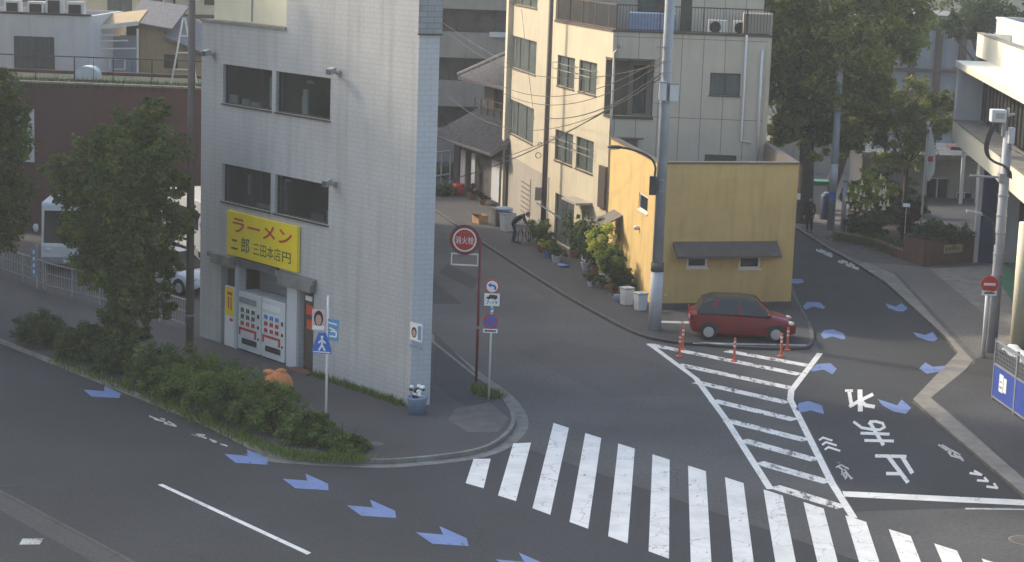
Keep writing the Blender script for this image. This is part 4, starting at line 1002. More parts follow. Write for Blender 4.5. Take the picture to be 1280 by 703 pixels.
# carport beside it
cA = Vector((-20, 103, 0)); FC = Fac(cA, 92); f = lambda x, y, d=0: FC.w(*FC.px(x, y, d), d)
cp_ = thing('carport', 'open shed with a slanted white-edged roof and white posts beside the pale house', 'shed', f(122, 100))
z0_ = f(122, 100).z
a, b = f(116, 34), f(173, 28)
roofslab(cp_, [a, b, b + Vector((0, 2.6, .55)), a + Vector((0, 2.6, .55))], .12, 'ochre', 'roof')
mb = MB(); mb.box(a + Vector((0, -.06, -.16)), b-a, Vector((0, .05, 0)), Vector((0, 0, .22))); mb.build('fascia', 'white_metal', cp_)
for x in (122, 172):
    mb = MB(); p = f(x, 36); mb.tube([Vector((p.x, p.y, 0)), p], .06, 6); mb.build('post', 'white_metal', cp_)
mb = MB(); 
for (x0, y0, x1, y1) in ((118, 44, 150, 44.5), (112, 52, 160, 51), (122, 61, 172, 61)): mb.tube([f(x0, y0, .1), f(x1, y1, .1)], .045, 6)
mb.build('crossbar', 'white_metal', cp_)
mb = MB(); p0, p1 = f(114, 75, 2.6), f(172, 75, 2.6); zt_ = f(140, 44, 2.6).z
mb.box(Vector((p0.x, p0.y, 0)), Vector((p1.x-p0.x, 0, 0)), Vector((0, .1, 0)), Vector((0, 0, zt_))); mb.build('back_wall', 'bluegrey_wall', cp_)
mb = MB()
for (x0, y0, x1, y1) in ((137, 74, 156, 74), (137, 87, 156, 87), (137, 74, 137, 87), (156, 74, 156, 87)): mb.tube([f(x0, y0, -.2), f(x1, y1, -.2)], .04, 5)
mb.build('frame', 'white_metal', cp_)
mb = MB(); p = f(120, 95, -.3); q = f(172, 92, -.3); mb.box(Vector((p.x, p.y, 0)), Vector((q.x-p.x, 0, 0)), Vector((0, .6, 0)), Vector((0, 0, p.z))); mb.build('base_wall', 'bluegrey_wall', cp_)
# ochre house
oA = Vector((-19, 106, 0)); FO = Fac(oA, 92); f = lambda x, y, d=0: FO.w(*FO.px(x, y, d), d)
oh = thing('ochre_house', 'small ochre plastered house with a dark door and sloping grey roof', 'house', f(200, 100))
s0 = FO.px(172, 60)[0]; s1 = FO.px(205, 60)[0]; s2 = FO.px(262, 60)[0]; zt = FO.px(190, 27)[1]; z2 = FO.px(230, 66)[1]
mb = MB(); mb.add([FO.w(s0, 0), FO.w(s2, 0), FO.w(s2, z2-.3), FO.w(s1+1.2, z2+.3), FO.w(s1, FO.px(205, 45)[1]), FO.w(s1, zt-.3), FO.w(s0, zt)] , [(0, 1, 2, 3, 4, 5, 6)])
V = [v for v in mb.v]; n = len(V); mb.add([Vector(v) + FO.n*5 for v in V], [tuple(range(n-1, -1, -1))]); mb.f += [(i, i+n, (i+1) % n + n, (i+1) % n) for i in range(n)]
mb.build('wall', 'ochre', oh)
mb = MB(); a = FO.px(158, 60)[0]; FO.box(mb, a, s0-.02, -.02, .3, 0, FO.px(165, 28)[1]); mb.build('side_door', 'brown_metal', oh)
mb = MB(); r_ = FO.rect(205, 68, 222, 86); FO.box(mb, r_[0], r_[1], -.03, -.004, r_[2], r_[3]); mb.build('window', 'glass_dark', oh)
roofslab(oh, [FO.w(s0-.6, zt+.02, -.4), FO.w(s1+.5, zt-.32, -.4), FO.w(s1+.5, zt+.7, 4), FO.w(s0-.6, zt+1.0, 4)], .15)
roofslab(oh, [f(205, 45, -.4), f(262, 70, -.4), f(262, 70, -.4) + Vector((0, 4, 1.1)), f(205, 45, -.4) + Vector((0, 4, 1.1))], .15)
# far houses behind
def simple_house(name, lab, x0, x1, ytop, y, wallm, depth=8, wins_=(), roofm='slate_roof', az=92, cat='house', flat=True, doorpx=None, hz=None):
    A_ = Vector((ray(x0, ytop).x / ray(x0, ytop).y * y, y, 0)); F = Fac(A_, az); L = F.px(x1, ytop)[0]; z = F.px((x0+x1)/2, ytop)[1] if hz is None else hz
    h = thing(name, lab, cat, A_)
    ws = [F.rect(*w_) for w_ in wins_]
    mb = MB(); F.wall(mb, 0, L, 0, z, ws, .2); F.box(mb, 0, .2, .2, depth, 0, z); F.box(mb, L-.2, L, .2, depth, 0, z); F.box(mb, 0, L, depth, depth+.2, 0, z); mb.build('wall', wallm, h)
    for w_ in ws: F.window(h, w_, 2, .06, .06, 'brown_metal', 'glass_pale', curtain='curtain_grey')
    if flat:
        mb = MB(); F.box(mb, -.1, L+.1, -.1, depth+.3, z, z+.15); mb.build('roof', roofm, h)
    else:
        m_ = depth/2; hz_ = z + depth*.28
        roofslab(h, [F.w(-.5, z-.1, -.5), F.w(L+.5, z-.1, -.5), F.w(L+.5, hz_, m_), F.w(-.5, hz_, m_)], .18, roofm)
        roofslab(h, [F.w(L+.5, z-.1, depth+.5), F.w(-.5, z-.1, depth+.5), F.w(-.5, hz_, m_), F.w(L+.5, hz_, m_)], .18, roofm)
    return h, F, L, z
h1, F1, L1, z1_ = simple_house('brown_house', 'tan house with large grey windows partly above the picture behind the ochre house', 96, 205, -40, 117, 'beige_wall', 8, [(134, -22, 165, 20), (186, -12, 203, 10)], hz=15)
h2, F2, L2, z2_ = simple_house('beige_house', 'plain cream-grey house wall with a dark downpipe rising behind the white ladder frame', 203, 300, -40, 119, 'beige_light', 8, hz=14)
mb = MB(); q = F2.px(217, 20); F2.box(mb, q[0], q[0]+.12, -.14, -.02, 0, z2_); mb.build('downpipe', 'brown_metal', h2)
mb = MB(); q = F2.px(220, 20); F2.box(mb, 0, L2, -.12, -.004, q[1]-.12, q[1]+.12); mb.build('wall_band', 'brown_metal', h2)
mb = MB(); q = F2.px(262, 2); F2.box(mb, q[0]-.3, q[0]+.3, -.1, -.004, q[1]-.2, q[1]+.8); mb.build('vent', 'dark_metal', h2)
h3, F3, L3, z3_ = simple_house('low_house', 'low grey-roofed house seen behind the white ladder frame', 208, 300, 47, 110, 'beige_light', 3.2, (), 'slate_roof', 92, flat=False)
h4, F4, L4, z4_ = simple_house('roof_house', 'dark house glimpsed above the pale house roof at the top left corner', -40, 98, -30, 128, 'bluegrey_wall', 8, [(20, -14, 60, 3)], hz=14)

# ---------------- right: white building on pillars with a window band
rP = Vector((21.59, 99.3, 0)); FRB = Fac(rP, 185.6)
sL = FRB.px(1190, 170)[0]; LRB = 62
zbot = 4.62
s_edge = sL
rb = thing('white_building', 'long sunlit cream office building on pillars with a shaded window band', 'building', FRB.w(s_edge, 0))
zl = FRB.px(1194, 152)[1]; zh = FRB.px(1197, 84)[1]; ztp = FRB.px(1195.6, 75)[1]
print('rb', sL, zbot, zl, zh, ztp)
mb = MB(); FRB.box(mb, s_edge, LRB, 0, .35, zbot, zl); mb.build('lower_band', 'cream_sunny', rb)
mb = MB(); FRB.box(mb, s_edge, LRB, -.05, 1.15, zl, zl+.08); mb.build('window_ledge', 'concrete', rb)
mb = MB(); FRB.box(mb, s_edge, s_edge+.9, .002, 1.4, zl+.08, zh); mb.build('end_pier', 'white_wall', rb)
mb = MB(); FRB.box(mb, s_edge+.0, LRB, -.10, 1.9, zh, ztp); mb.build('upper_slab', 'cream_sunny', rb)
mb = MB(); FRB.box(mb, s_edge+.9, LRB, 1.3, 1.34, zl+.08, zh); wb = mb.build('window_band', 'glass_pale', rb)
mb = MB(); s_ = s_edge+.9
while s_ < LRB: FRB.box(mb, s_, s_+.07, 1.22, 1.299, zl+.08, zh); s_ += 1.15
mb.build('mullion', 'brown_metal', wb)
mb = MB(); s_ = s_edge+1.0; V = []; k = 0
while s_ < LRB: V += [FRB.w(s_, zl+.1, 1.5 + .05*(k % 2)), FRB.w(s_, zh, 1.5 + .05*(k % 2))]; s_ += .3; k += 1
mb.add(V, [(2*i, 2*i+2, 2*i+3, 2*i+1) for i in range(len(V)//2-1)]); mb.build('curtain', 'curtain_grey', wb)
FRC = Fac(FRB.w(0, 0, 1.5), 185.6); se = FRC.px(1222, 42)[0]; zp = FRC.px(1222, 42)[1]
mb = MB(); FRC.box(mb, se, LRB, 0, .3, ztp, zp); FRC.box(mb, se, se+.3, .3, 12, ztp, zp); FRC.box(mb, se, LRB, .3, 12, ztp, ztp+.1); mb.build('parapet_wall', 'cream_sunny', rb)
mb = MB(); FRC.box(mb, se-.03, LRB, -.03, .33, zp, zp+.06); mb.build('parapet_cap', 'concrete_light', rb)
# roof-top enclosure
FRE = Fac(FRB.w(0, 0, 3.2), 185.6); s5, z5 = FRE.px(1246, 24)
mb = MB(); FRE.box(mb, s5, LRB, 0, .25, zp-2.0, z5); FRE.box(mb, s5, s5+.25, .25, 8, zp-2.0, z5); mb.build('roof_wall', 'white_wall', rb)
mb = MB(); FRE.box(mb, s5-.03, LRB, -.05, .3, z5, z5+.12); FRE.box(mb, s5-.03, s5+.3, .3, 8, z5, z5+.12); mb.build('roof_wall_cap', 'white_metal', rb)
mb = MB()
for k in range(60): FRE.box(mb, s5+.6+k*.28, s5+.64+k*.28, 1.6, 1.64, z5-1, z5+.35)
mb.build('roof_railing', 'brown_metal', rb)
# underside, recessed ground floor
mb = MB(); FRB.box(mb, s_edge, LRB, .35, 12, zbot-.0, zbot+.2); mb.build('soffit', 'concrete', rb)
mb = MB(); FRB.box(mb, s_edge-.0, s_edge+.3, .36, 12, zbot+.2, zl); FRB.box(mb, s_edge, s_edge+.3, 1.9, 12, zl, ztp); mb.build('end_wall', 'white_wall', rb)
nv = FRB.px(1229, 300); 
sN0 = FRB.px(1222, 300)[0]; sN1 = FRB.px(1240, 300)[0]; print('navy', sN0, sN1)
nP = G(1223, 331.5); nQ = G(1240, 331)
mb = MB(); mb.box(nP, Vector((.62, 0, 0)), Vector((.05, .8, 0)), Vector((0, 0, zbot-.001))); mb.build('navy_pillar', 'navy', rb)
mb = MB(); c_ = G(1216, 331); mb.box(c_, Vector((.20, 0, 0)), Vector((0, .3, 0)), Vector((0, 0, zbot-.001))); mb.build('white_post', 'white_metal', rb)
FG2 = Fac(G(1246, 332), 178)
mb = MB(); c0 = G(1243, 331)+Vector((0, .1, 0)); mb.box(c0, Vector((.95, -.0, 0)), Vector((0, .3, 0)), Vector((0, 0, zbot-.001))); mb.build('entrance_wall', 'white_wall', rb)
FD2 = Fac(G(1262, 327) + Vector((.1, 0, 0)), 176); 
mb = MB(); FD2.wall(mb, 0, 60, 0, zbot-.002, [(.3, 1.6, .1, 2.8), (2.2, 5.5, .1, 2.8)], .3); mb.build('ground_floor_wall', 'wood_brown', rb)
mb = MB(); FD2.box(mb, .3, 1.6, .15, .2, .1, 2.8); FD2.box(mb, 2.2, 5.5, .15, .2, .1, 2.8); mb.build('ground_floor_glass', 'glass_dark', rb)
cP = G(1268, 436, .1)
cl = MB(); cl.cyl(G(1271, 436, .1), .26, .26, zbot-.102, 20); cl.build('round_column', 'cream', rb, smooth=True)

# ---------------- shaded entrance building and annexe behind the trees
def px_at(y, x, yy):
    v = ray(x, yy); k = y/v.y; return Vector((v.x*k, y, v.z*k + H))
sh = thing('entrance_building', 'shaded low entrance building with glass doors behind the flagpole', 'building', G(1150, 262))
yS = 112; FS = Fac(px_at(yS, 1075, 250) , 92); FS.o.z = 0
z_s = FS.px(1150, 196)[1]; sE = FS.px(1232, 250)[0]
dgl = FS.rect(1160, 232, 1182, 262); 
mb = MB(); FS.wall(mb, 0, sE, 0, z_s, [FS.rect(1158, 222, 1184, 266), FS.rect(1196, 240, 1214, 268)], .25); FS.box(mb, 0, sE, 5, 5.2, 0, z_s); FS.box(mb, sE-.2, sE, .25, 5, 0, z_s); FS.box(mb, 0, .2, .25, 5, 0, z_s); mb.build('wall', 'beige_grey', sh)
for r_ in (FS.rect(1158, 222, 1184, 266), FS.rect(1196, 240, 1214, 268)): FS.window(sh, r_, 2, .1, .07, 'white_metal', 'glass_dark', name='glass_door', sill=False)
mb = MB(); FS.box(mb, -.3, sE+.2, -1.6, 5.3, z_s, z_s+.3); mb.build('roof', 'concrete', sh)
mb = MB(); FS.box(mb, FS.px(1176, 210)[0], FS.px(1214, 210)[0], -2.6, -1.0, 3.1, 3.28); mb.build('porch_roof', 'red_wall', sh)
mb = MB(); FS.box(mb, FS.px(1190, 235)[0], FS.px(1194, 235)[0], -2.4, -2.2, .1, 3.1); FS.box(mb, FS.px(1210, 235)[0], FS.px(1213, 235)[0], -2.4, -2.2, .1, 3.1); mb.build('porch_post', 'white_metal', sh)
h5, F5, L5, z5_ = simple_house('hall_building', 'tall blue-grey hall with dark vertical ribs seen through the trees at the top right', 1085, 1245, 22, 135, 'bluegrey_wall', 10)
mb = MB()
for x in (1111, 1141, 1173, 1203, 1228): q = F5.px(x, 60); F5.box(mb, q[0]-.22, q[0]+.22, -.35, -.003, 0, z5_)
mb.build('rib', 'brown_metal', h5)
mb = MB(); q = F5.px(1120, 86); F5.box(mb, 0, L5, -.5, -.36, q[1]-.15, q[1]+.1); mb.build('band', 'brown_metal', h5)
h6, F6, L6, z6_ = simple_house('tan_block', 'broad tan building beyond the blue-grey hall at the top right', 960, 1340, -60, 165, 'beige_wall', 10)
h7, F7, L7, z7_ = simple_house('grey_annexe', 'pale grey annexe half hidden behind the trunks of the big tree', 975, 1105, 150, 122, 'beige_grey', 5, (), 'slate_roof', 92, cat='building', flat=True)

# garden wall and plaque
gw = thing('garden_wall', 'low red-brown brick wall with planting on top at the forecourt', 'wall', G(1153, 335))
wp = [G(1040, 302), G(1085, 311), G(1128, 328), G(1153, 336), G(1216, 331)]
mb = MB()
for i in range(len(wp)-1):
    t = (wp[i+1]-wp[i]).normalized(); n = Vector((-t.y, t.x, 0))
    hgt = .5 if i < 2 else 1.25
    mb.prism([wp[i], wp[i+1], wp[i+1]+n*.35, wp[i]+n*.35], .0, hgt)
mb.build('wall', 'red_brick', gw)
mb = MB()
for i in (2, 3):
    t = (wp[i+1]-wp[i]).normalized(); n = Vector((-t.y, t.x, 0)); mb.prism([wp[i]-n*.03, wp[i+1]-n*.03, wp[i+1]+n*.38, wp[i]+n*.38], 1.252, 1.31)
mb.build('coping', 'red_wall', gw)
FPl = Fac(wp[3], P1=wp[4]); q0 = FPl.px(1179, 317); q1 = FPl.px(1203, 305)
mb = MB(); FPl.box(mb, q0[0], q1[0], -.04, -.003, q0[1], q1[1]); pq = mb.build('plaque', 'plaque', gw)
mb = MB()
for k in range(5): FPl.box(mb, q0[0]+.1+k*.17, q0[0]+.19+k*.17, -.046, -.041, q0[1]+.12, q1[1]-.10)
mb.build('engraving', 'wood_brown', pq)

# ================================================================ STREET FURNITURE
def disc(F, s, z, r, d, n=28, th=0):
    mb = MB(); mb.add([F.w(s + r*math.cos(2*math.pi*k/n), z + r*math.sin(2*math.pi*k/n), d) for k in range(n)], [tuple(range(n))])
    if th: mb = MB(); mb.tube([F.w(s, z, d+th), F.w(s, z, d)], r, n)
    return mb
def ring(F, s, z, r0, r1, d, n=28):
    V = []; 
    for k in range(n): a = 2*math.pi*k/n; V += [F.w(s + r0*math.cos(a), z + r0*math.sin(a), d), F.w(s + r1*math.cos(a), z + r1*math.sin(a), d)]
    return MB().add(V, [(2*k, 2*((k+1) % n), 2*((k+1) % n)+1, 2*k+1) for k in range(n)])
def strokes(F, lines, w_, d):
    mb = MB()
    for ln in lines:
        for a, b in zip(ln, ln[1:]):
            a = Vector(a); b = Vector(b); t = (b-a).normalized(); n = Vector((-t.y, t.x))*w_/2
            p = [a-n, b-n, b+n, a+n]; mb.add([F.w(q.x, q.y, d) for q in p], [(0, 1, 2, 3)])
    return mb
# hydrant sign, dark red pole
P = G(595, 482, .11); F = Fac(P, 95)
hy = thing('hydrant_sign', 'dark red pole with round red fire hydrant sign and empty white frame below', 'sign', P)
mb = MB(); mb.tube([P, P + Vector((0, 0, 4.62))], .045, 10); mb.build('pole', 'pole_red', hy, smooth=True)
mb = MB(); mb.cyl(P + Vector((0, 0, 1.8)), .055, .055, .08, 10); mb.build('pole_band', 'grey_metal', hy)
s, z = F.px(581, 300); rr_ = .37
mb = MB(); mb.tube([F.w(0, z+.1, 0), F.w(s, z+.1, 0)], .02, 6); mb.build('bracket', 'pole_red', hy)
b = disc(F, s, z, rr_+.10, -.03, 28, .05).build('disc', 'pole_red', hy)
ring(F, s, z, rr_-.05, rr_, -.034).build('ring', 'sign_white', b); disc(F, s, z, rr_-.05, -.034).build('red_face', 'sign_red', b)
text_on(F, '消火栓', s-.29, s+.29, z-.13, z+.11, -.04, 'sign_white', b, bold=.008)
strokes(F, [[(s-.17, z+.22), (s+.17, z+.22)]], .045, -.04).build('bar_mark', 'sign_orange', b)
a0 = F.px(564, 316); a1 = F.px(596, 333)
mb = MB(); x0, x1, y0, y1 = a0[0], -.05, a1[1], a0[1]
F.box(mb, x0, x1, -.02, .02, y1-.04, y1); F.box(mb, x0, x1, -.02, .02, y0, y0+.04); F.box(mb, x0, x0+.035, -.02, .02, y0+.04, y1-.04); F.box(mb, x1-.035, x1, -.02, .02, y0+.04, y1-.04); mb.build('empty_frame', 'sign_white', hy)
# turn / parking regulation signs
P = G(611, 500, .11); F = Fac(P, 92)
ts = thing('traffic_sign', 'white pole with no-turn sign, lorry plate and blue no-parking disc', 'sign', P)
mb = MB(); mb.tube([P, P + Vector((0, 0, 3.6))], .036, 10); mb.build('pole', 'pole_white', ts, smooth=True)
s, z = F.px(615.5, 358); r0 = .22
b = disc(F, s, z, r0, -.05, 28, .015).build('turn_disc', 'sign_white', ts); ring(F, s, z, r0-.045, r0, -.054).build('red_ring', 'sign_red', b)
strokes(F, [[(s+.10, z-.10), (s+.08, z+.02), (s-.05, z+.04)]], .06, -.054).build('arrow', 'sign_blue', b)
MB().add([F.w(s-.04, z+.11, -.056), F.w(s-.14, z+.04, -.056), F.w(s-.04, z-.04, -.056)], [(0, 1, 2)]).build('arrow_head', 'sign_blue', b)
s, z = F.px(615, 374.5); mb = MB(); F.box(mb, s-.23, s+.23, -.055, -.04, z-.19, z+.19); b = mb.build('plate', 'sign_white', ts)
mb = MB(); mb.add([F.w(s+x, z+y, -.058) for x, y in ((-.17, .03), (.16, .03), (.16, .13), (.05, .15), (-.08, .15), (-.10, .09), (-.17, .08))], [tuple(range(7))]); mb.build('lorry_symbol', 'black', b)
disc(F, s-.10, z+.03, .03, -.059, 10).build('lorry_wheel', 'black', b); disc(F, s+.09, z+.03, .03, -.059, 10).build('lorry_wheel', 'black', b)
text_on(F, '7-19', s-.16, s+.17, z-.13, z-.03, -.059, 'black', b)
s, z = F.px(615, 388); mb = MB(); F.box(mb, s-.06, s+.06, -.055, -.04, z-.08, z+.08); b = mb.build('small_plate', 'sign_lightblue', ts)
MB().add([F.w(s-.05, z-.05, -.058), F.w(s+.05, z-.05, -.058), F.w(s+.03, z+.07, -.058)], [(0, 1, 2)]).build('white_triangle', 'sign_white', b)
s, z = F.px(613.5, 402); b = disc(F, s, z, .23, -.05, 28, .015).build('parking_disc', 'sign_red', ts); disc(F, s, z, .185, -.054).build('blue_face', 'sign_blue', b)
strokes(F, [[(s-.13, z+.13), (s+.13, z-.13)]], .05, -.057).build('slash', 'sign_red', b)
s, z = F.px(613, 413.5); mb = MB(); F.box(mb, s-.22, s+.22, -.055, -.04, z-.06, z+.06); b = mb.build('lower_plate', 'sign_white', ts)
text_on(F, '自転車を除く'[:4], s-.18, s+.18, z-.035, z+.035, -.058, 'black', b) if False else strokes(F, [[(s-.17, z), (s+.17, z)]], .05, -.058).build('print', 'brown_metal', b)
# blue pedestrian sign with campaign poster
P = G(407, 548, .11); F = Fac(P, 98)
bs_ = thing('crossing_sign', 'thin white pole with blue triangular crossing sign and a portrait poster above', 'sign', P)
mb = MB(); mb.tube([P, P + Vector((0, 0, 4.0))], .034, 10); mb.build('pole', 'pole_white', bs_, smooth=True)
s, z = F.px(403, 430)
mb = MB(); q = [(-.28, -.26), (.28, -.26), (.26, -.1), (.10, .32), (-.10, .32), (-.26, -.1)]
mb.add([F.w(s+x, z+y, -.05) for x, y in q] + [F.w(s+x, z+y, -.038) for x, y in q], [(0, 1, 2, 3, 4, 5), (11, 10, 9, 8, 7, 6)] + [(i, i+6, (i+1) % 6 + 6, (i+1) % 6) for i in range(6)])
b = mb.build('triangle_plate', 'sign_blue', bs_)
strokes(F, [[(s, z+.16), (s, z-.02)], [(s, z-.02), (s-.09, z-.18)], [(s, z-.02), (s+.09, z-.18)], [(s-.10, z+.03), (s, z+.12), (s+.10, z+.03)]], .05, -.054).build('walking_figure', 'sign_white', b)
disc(F, s, z+.20, .04, -.054, 12).build('figure_head', 'sign_white', b)
strokes(F, [[(s-.24, z-.22), (s+.24, z-.22)]], .03, -.055).build('stripe', 'sign_white', b)
a0 = F.px(391, 386); a1 = F.px(407, 413)
mb = MB(); x0, x1, y0, y1 = a0[0], a1[0], a1[1], a0[1]; F.box(mb, x0, x1, -.075, -.055, y0, y1); b = mb.build('poster', 'pink_paper', bs_)
xm, ym = (x0+x1)/2, (y0+y1)/2
mb = MB(); mb.add([F.w(xm + .13*math.cos(t*.449), ym+.04 + .22*math.sin(t*.449), -.078) for t in range(14)], [tuple(range(14))]); mb.build('printed_hair', 'hair', b)
mb = MB(); mb.add([F.w(xm + .085*math.cos(t*.449), ym + .15*math.sin(t*.449), -.081) for t in range(14)], [tuple(range(14))]); mb.build('printed_face', 'skin', b)
mb = MB(); F.box(mb, x0+.02, x1-.02, -.079, -.0755, y0+.02, y0+.13); mb.build('printed_caption', 'sign_white', b)
F2_ = Fac(P, 118); a0 = F2_.px(409, 398); a1 = F2_.px(423, 427)
mb = MB(); F2_.box(mb, a0[0], a1[0], -.02, .0, a1[1], a0[1]); b = mb.build('side_board', 'sign_lightblue', bs_)
x0, x1, y0, y1 = a0[0], a1[0], a1[1], a0[1]
strokes(F2_, [[(x0+.05, y1-.1), (x1-.05, y1-.14)], [(x0+.08, y0+.35), (x1-.1, y0+.3)], [(x0+.1, y0+.12), (x1-.06, y0+.12), (x1-.06, y0+.26), (x0+.12, y0+.26)]], .04, -.024).build('print', 'sign_white', b)
# no-entry sign on the right
P = G(1228.5, 447, .12); F = Fac(P, 92)
ne = thing('no_entry_sign', 'silver pole with round red no-entry sign beside the right-hand utility pole', 'sign', P)
ztop_ = F.px(1237, 346)[1]
mb = MB(); mb.tube([P, P + Vector((0, 0, ztop_-.1-.1))], .075, 12); mb.build('pole', 'white_metal', ne, smooth=True)
s, z = F.px(1236.5, 355); b = disc(F, s, z, .29, -.10, 28, .02).build('disc', 'sign_red', ne)
mb = MB(); F.box(mb, s-.20, s+.20, -.106, -.101, z-.045, z+.045); mb.build('white_bar', 'sign_white', b)
s, z = F.px(1236, 366); mb = MB(); F.box(mb, s-.25, s+.25, -.10, -.08, z-.085, z+.085); b = mb.build('plate', 'sign_white', ne)
strokes(F, [[(s-.18, z), (s+.18, z)]], .05, -.104).build('print', 'brown_metal', b)

# large utility pole with lamp arm
P = G(818, 412, .08); F = Fac(P, 92); 
up = thing('utility_pole', 'tall grey concrete utility pole wrapped white at its foot by the yellow building', 'utility pole', P)
zj = F.px(821, 342)[1]
mb = MB(); mb.tube([P + Vector((0, 0, zj-.001)), P + Vector((0, 0, 17))], [.195, .155], 20); mb.build('shaft', 'pole_grey', up, smooth=True)
mb = MB(); mb.tube([P, P + Vector((0, 0, zj))], [.235, .225], 20); mb.build('wrap', 'pole_wrap', up, smooth=True)
mb = MB(); mb.cyl(P + Vector((0, 0, zj)), .235, .235, .32, 20); mb.build('band', 'concrete_dark', up, smooth=True)
for (x, y0, y1, w_) in ((827.5, 103, 125, .26), (841.5, 105, 126, .30)):
    a = F.px(x, y1); c_ = F.px(x, y0); r_ = MB(); F.box(r_, a[0]-w_/2, a[0]+w_/2, -.35, -.08, a[1], c_[1]); bx = r_.build('cable_box', 'white_metal', up, bevel=.02)
    r_ = MB(); F.box(r_, a[0]-w_/2-.02, a[0]+w_/2+.02, -.37, -.06, c_[1], c_[1]+.04); r_.build('lid', 'grey_metal', bx)
for y in (60, 78, 92, 130, 226, 240):
    a = F.px(832, y); mb = MB(); mb.cyl(P + Vector((0, 0, a[1]-P.z)), .205, .205, .06, 16); mb.tube([P + Vector((-.2, -.05, a[1]-P.z+.03)), P + Vector((-.42, -.05, a[1]-P.z+.03))], .025, 6); mb.build('clamp', 'grey_metal', up)
lam = thing('street_lamp', 'dark curved street lamp arm fixed to the tall grey utility pole', 'street lamp', F.w(F.px(818, 232)[0]-.12, F.px(818, 232)[1], -.1))
a = F.px(818, 243); c_ = F.px(818, 220); mb = MB(); F.box(mb, a[0]-.2, a[0]+.04, -.28, -.06, a[1], c_[1]); mb.build('control_box', 'dark_metal', lam)
pts = [F.w(*F.px(*q), -.15) for q in ((818, 221), (819, 208), (813, 197), (800, 190), (785, 185.5), (775, 184))]
mb = MB(); mb.tube(smooth_path(pts, 4), .04, 8); mb.build('arm', 'dark_metal', lam, smooth=True)
e = F.w(*F.px(769, 183.5), -.15); mb = MB(); mb.blob(e, .30, .13, .07, 12, 6, 92); hd = mb.build('lamp_head', 'dark_metal', lam, smooth=True)
mb = MB(); mb.blob(e - Vector((.05, 0, .045)), .2, .10, .05, 12, 6, 92); mb.build('lamp_glass', 'lamp_glass', hd, smooth=True)

# brown slim pole between the two beige buildings
P = G(678, 303, .08); F = Fac(P, 92)
bp = thing('utility_pole', 'slim brown utility pole standing between the two beige buildings', 'utility pole', P)
mb = MB(); mb.tube([P, P + Vector((0, 0, 14))], [.13, .10], 12); mb.build('shaft', 'pole_brown', bp, smooth=True)
for (x, y, r_) in ((675, 180, .10), (673, 194, .14)):
    a = F.px(x, y); ring(F, a[0], a[1], r_-.03, r_, -.16, 16).build('cable_loop', 'cable', bp)
mb = MB(); a = F.px(673, 242); F.box(mb, a[0]-.15, a[0]+.15, -.2, -.05, a[1]-.3, a[1]+.3); mb.build('meter_box', 'beige_grey', bp)
mb = MB(); mb.tube([F.w(*F.px(671, 253), -.2), F.w(*F.px(702, 273), -.2)], .035, 8); mb.build('cable_guard', 'sign_white', bp)

# slim dark pole in the left hedge
P = G(237, 440, .11)
lp = thing('utility_pole', 'slim dark brown pole in front of the grey building left edge', 'utility pole', P)
mb = MB(); mb.tube([P, P + Vector((0, 0, 14))], [.135, .11], 12); mb.build('shaft', 'pole_brown', lp, smooth=True)
F = Fac(P, 92); a = F.px(237, 395); mb = MB(); mb.cyl(P + Vector((0, 0, a[1]-P.z)), .145, .145, .05, 12); mb.build('band', 'grey_metal', lp)
# leaning pole top-left
P = G(2, 345); 
# right utility pole with transformers
P = G(1239, 441, .1); F = Fac(P, 92); 
rp = thing('utility_pole', 'right-hand grey utility pole carrying switch boxes, loops of cable and a lamp', 'utility pole', P)
ztop_ = F.px(1254, 165)[1]
mb = MB(); mb.tube([P, P + Vector((0, 0, ztop_-P.z))], [.19, .155], 18); mb.build('shaft', 'pole_grey', rp, smooth=True)
a = F.px(1238, 152); c_ = F.px(1252, 137)
mb = MB(); F.box(mb, a[0]-.02, c_[0]+.12, -.3, .2, a[1], c_[1]); bx = mb.build('switch_box', 'pole_wrap', rp, bevel=.02)
mb = MB(); F.box(mb, a[0]+.1, a[0]+.4, -.32, -.301, a[1]+.12, c_[1]-.1); mb.build('box_panel', 'grey_metal', bx)
mb = MB(); mb.tube([F.w(*F.px(1252, 144), -.05), F.w(*F.px(1268, 143), -.05)], .05, 6); mb.tube([F.w(*F.px(1260, 135), -.05), F.w(*F.px(1260, 146), -.05)], .05, 6); mb.build('insulator', 'grey_metal', rp)
a = F.px(1258, 179); c_ = F.px(1267, 159)
mb = MB(); F.box(mb, a[0], c_[0], -.35, -.05, a[1], c_[1]); mb.build('meter_box', 'pole_wrap', rp, bevel=.03)
mb = MB(); mb.tube([F.w(*F.px(1254, 170), 0), F.w(*F.px(1256, 138), 0)], .08, 8); mb.build('top_pipe', 'grey_metal', rp)
for j, off in enumerate((0, -3, -6, 3)):
    pts = [F.w(*F.px(x+off*.5, y+off*.3), -.2-.02*j) for x, y in ((1244, 153), (1237, 165), (1232, 182), (1234, 195), (1242, 202), (1252, 206), (1260, 213), (1261, 222))]
    mb = MB(); mb.tube(smooth_path(pts, 3), .022 if j else .045, 5); mb.build('cable_loop', 'cable', rp)
mb = MB(); pts = [F.w(*F.px(x, y), -.05) for x, y in ((1212, 219.5), (1235, 221), (1256, 222))]; mb.tube(pts, .045, 6); F.box(mb, F.px(1248, 222)[0], F.px(1260, 222)[0], -.2, .2, F.px(1255, 228)[1], F.px(1255, 217)[1]); mb.build('cross_arm', 'grey_metal', rp)
for y in (245, 270, 292, 318, 345, 370):
    a = F.px(1240, y)[1]; mb = MB(); mb.cyl(Vector((P.x, P.y, a)), .2, .2, .05, 16); mb.build('band', 'grey_metal', rp)
l2 = thing('street_lamp', 'small dark lamp arm on the right-hand utility pole', 'street lamp', F.w(*F.px(1241, 290), -.15))
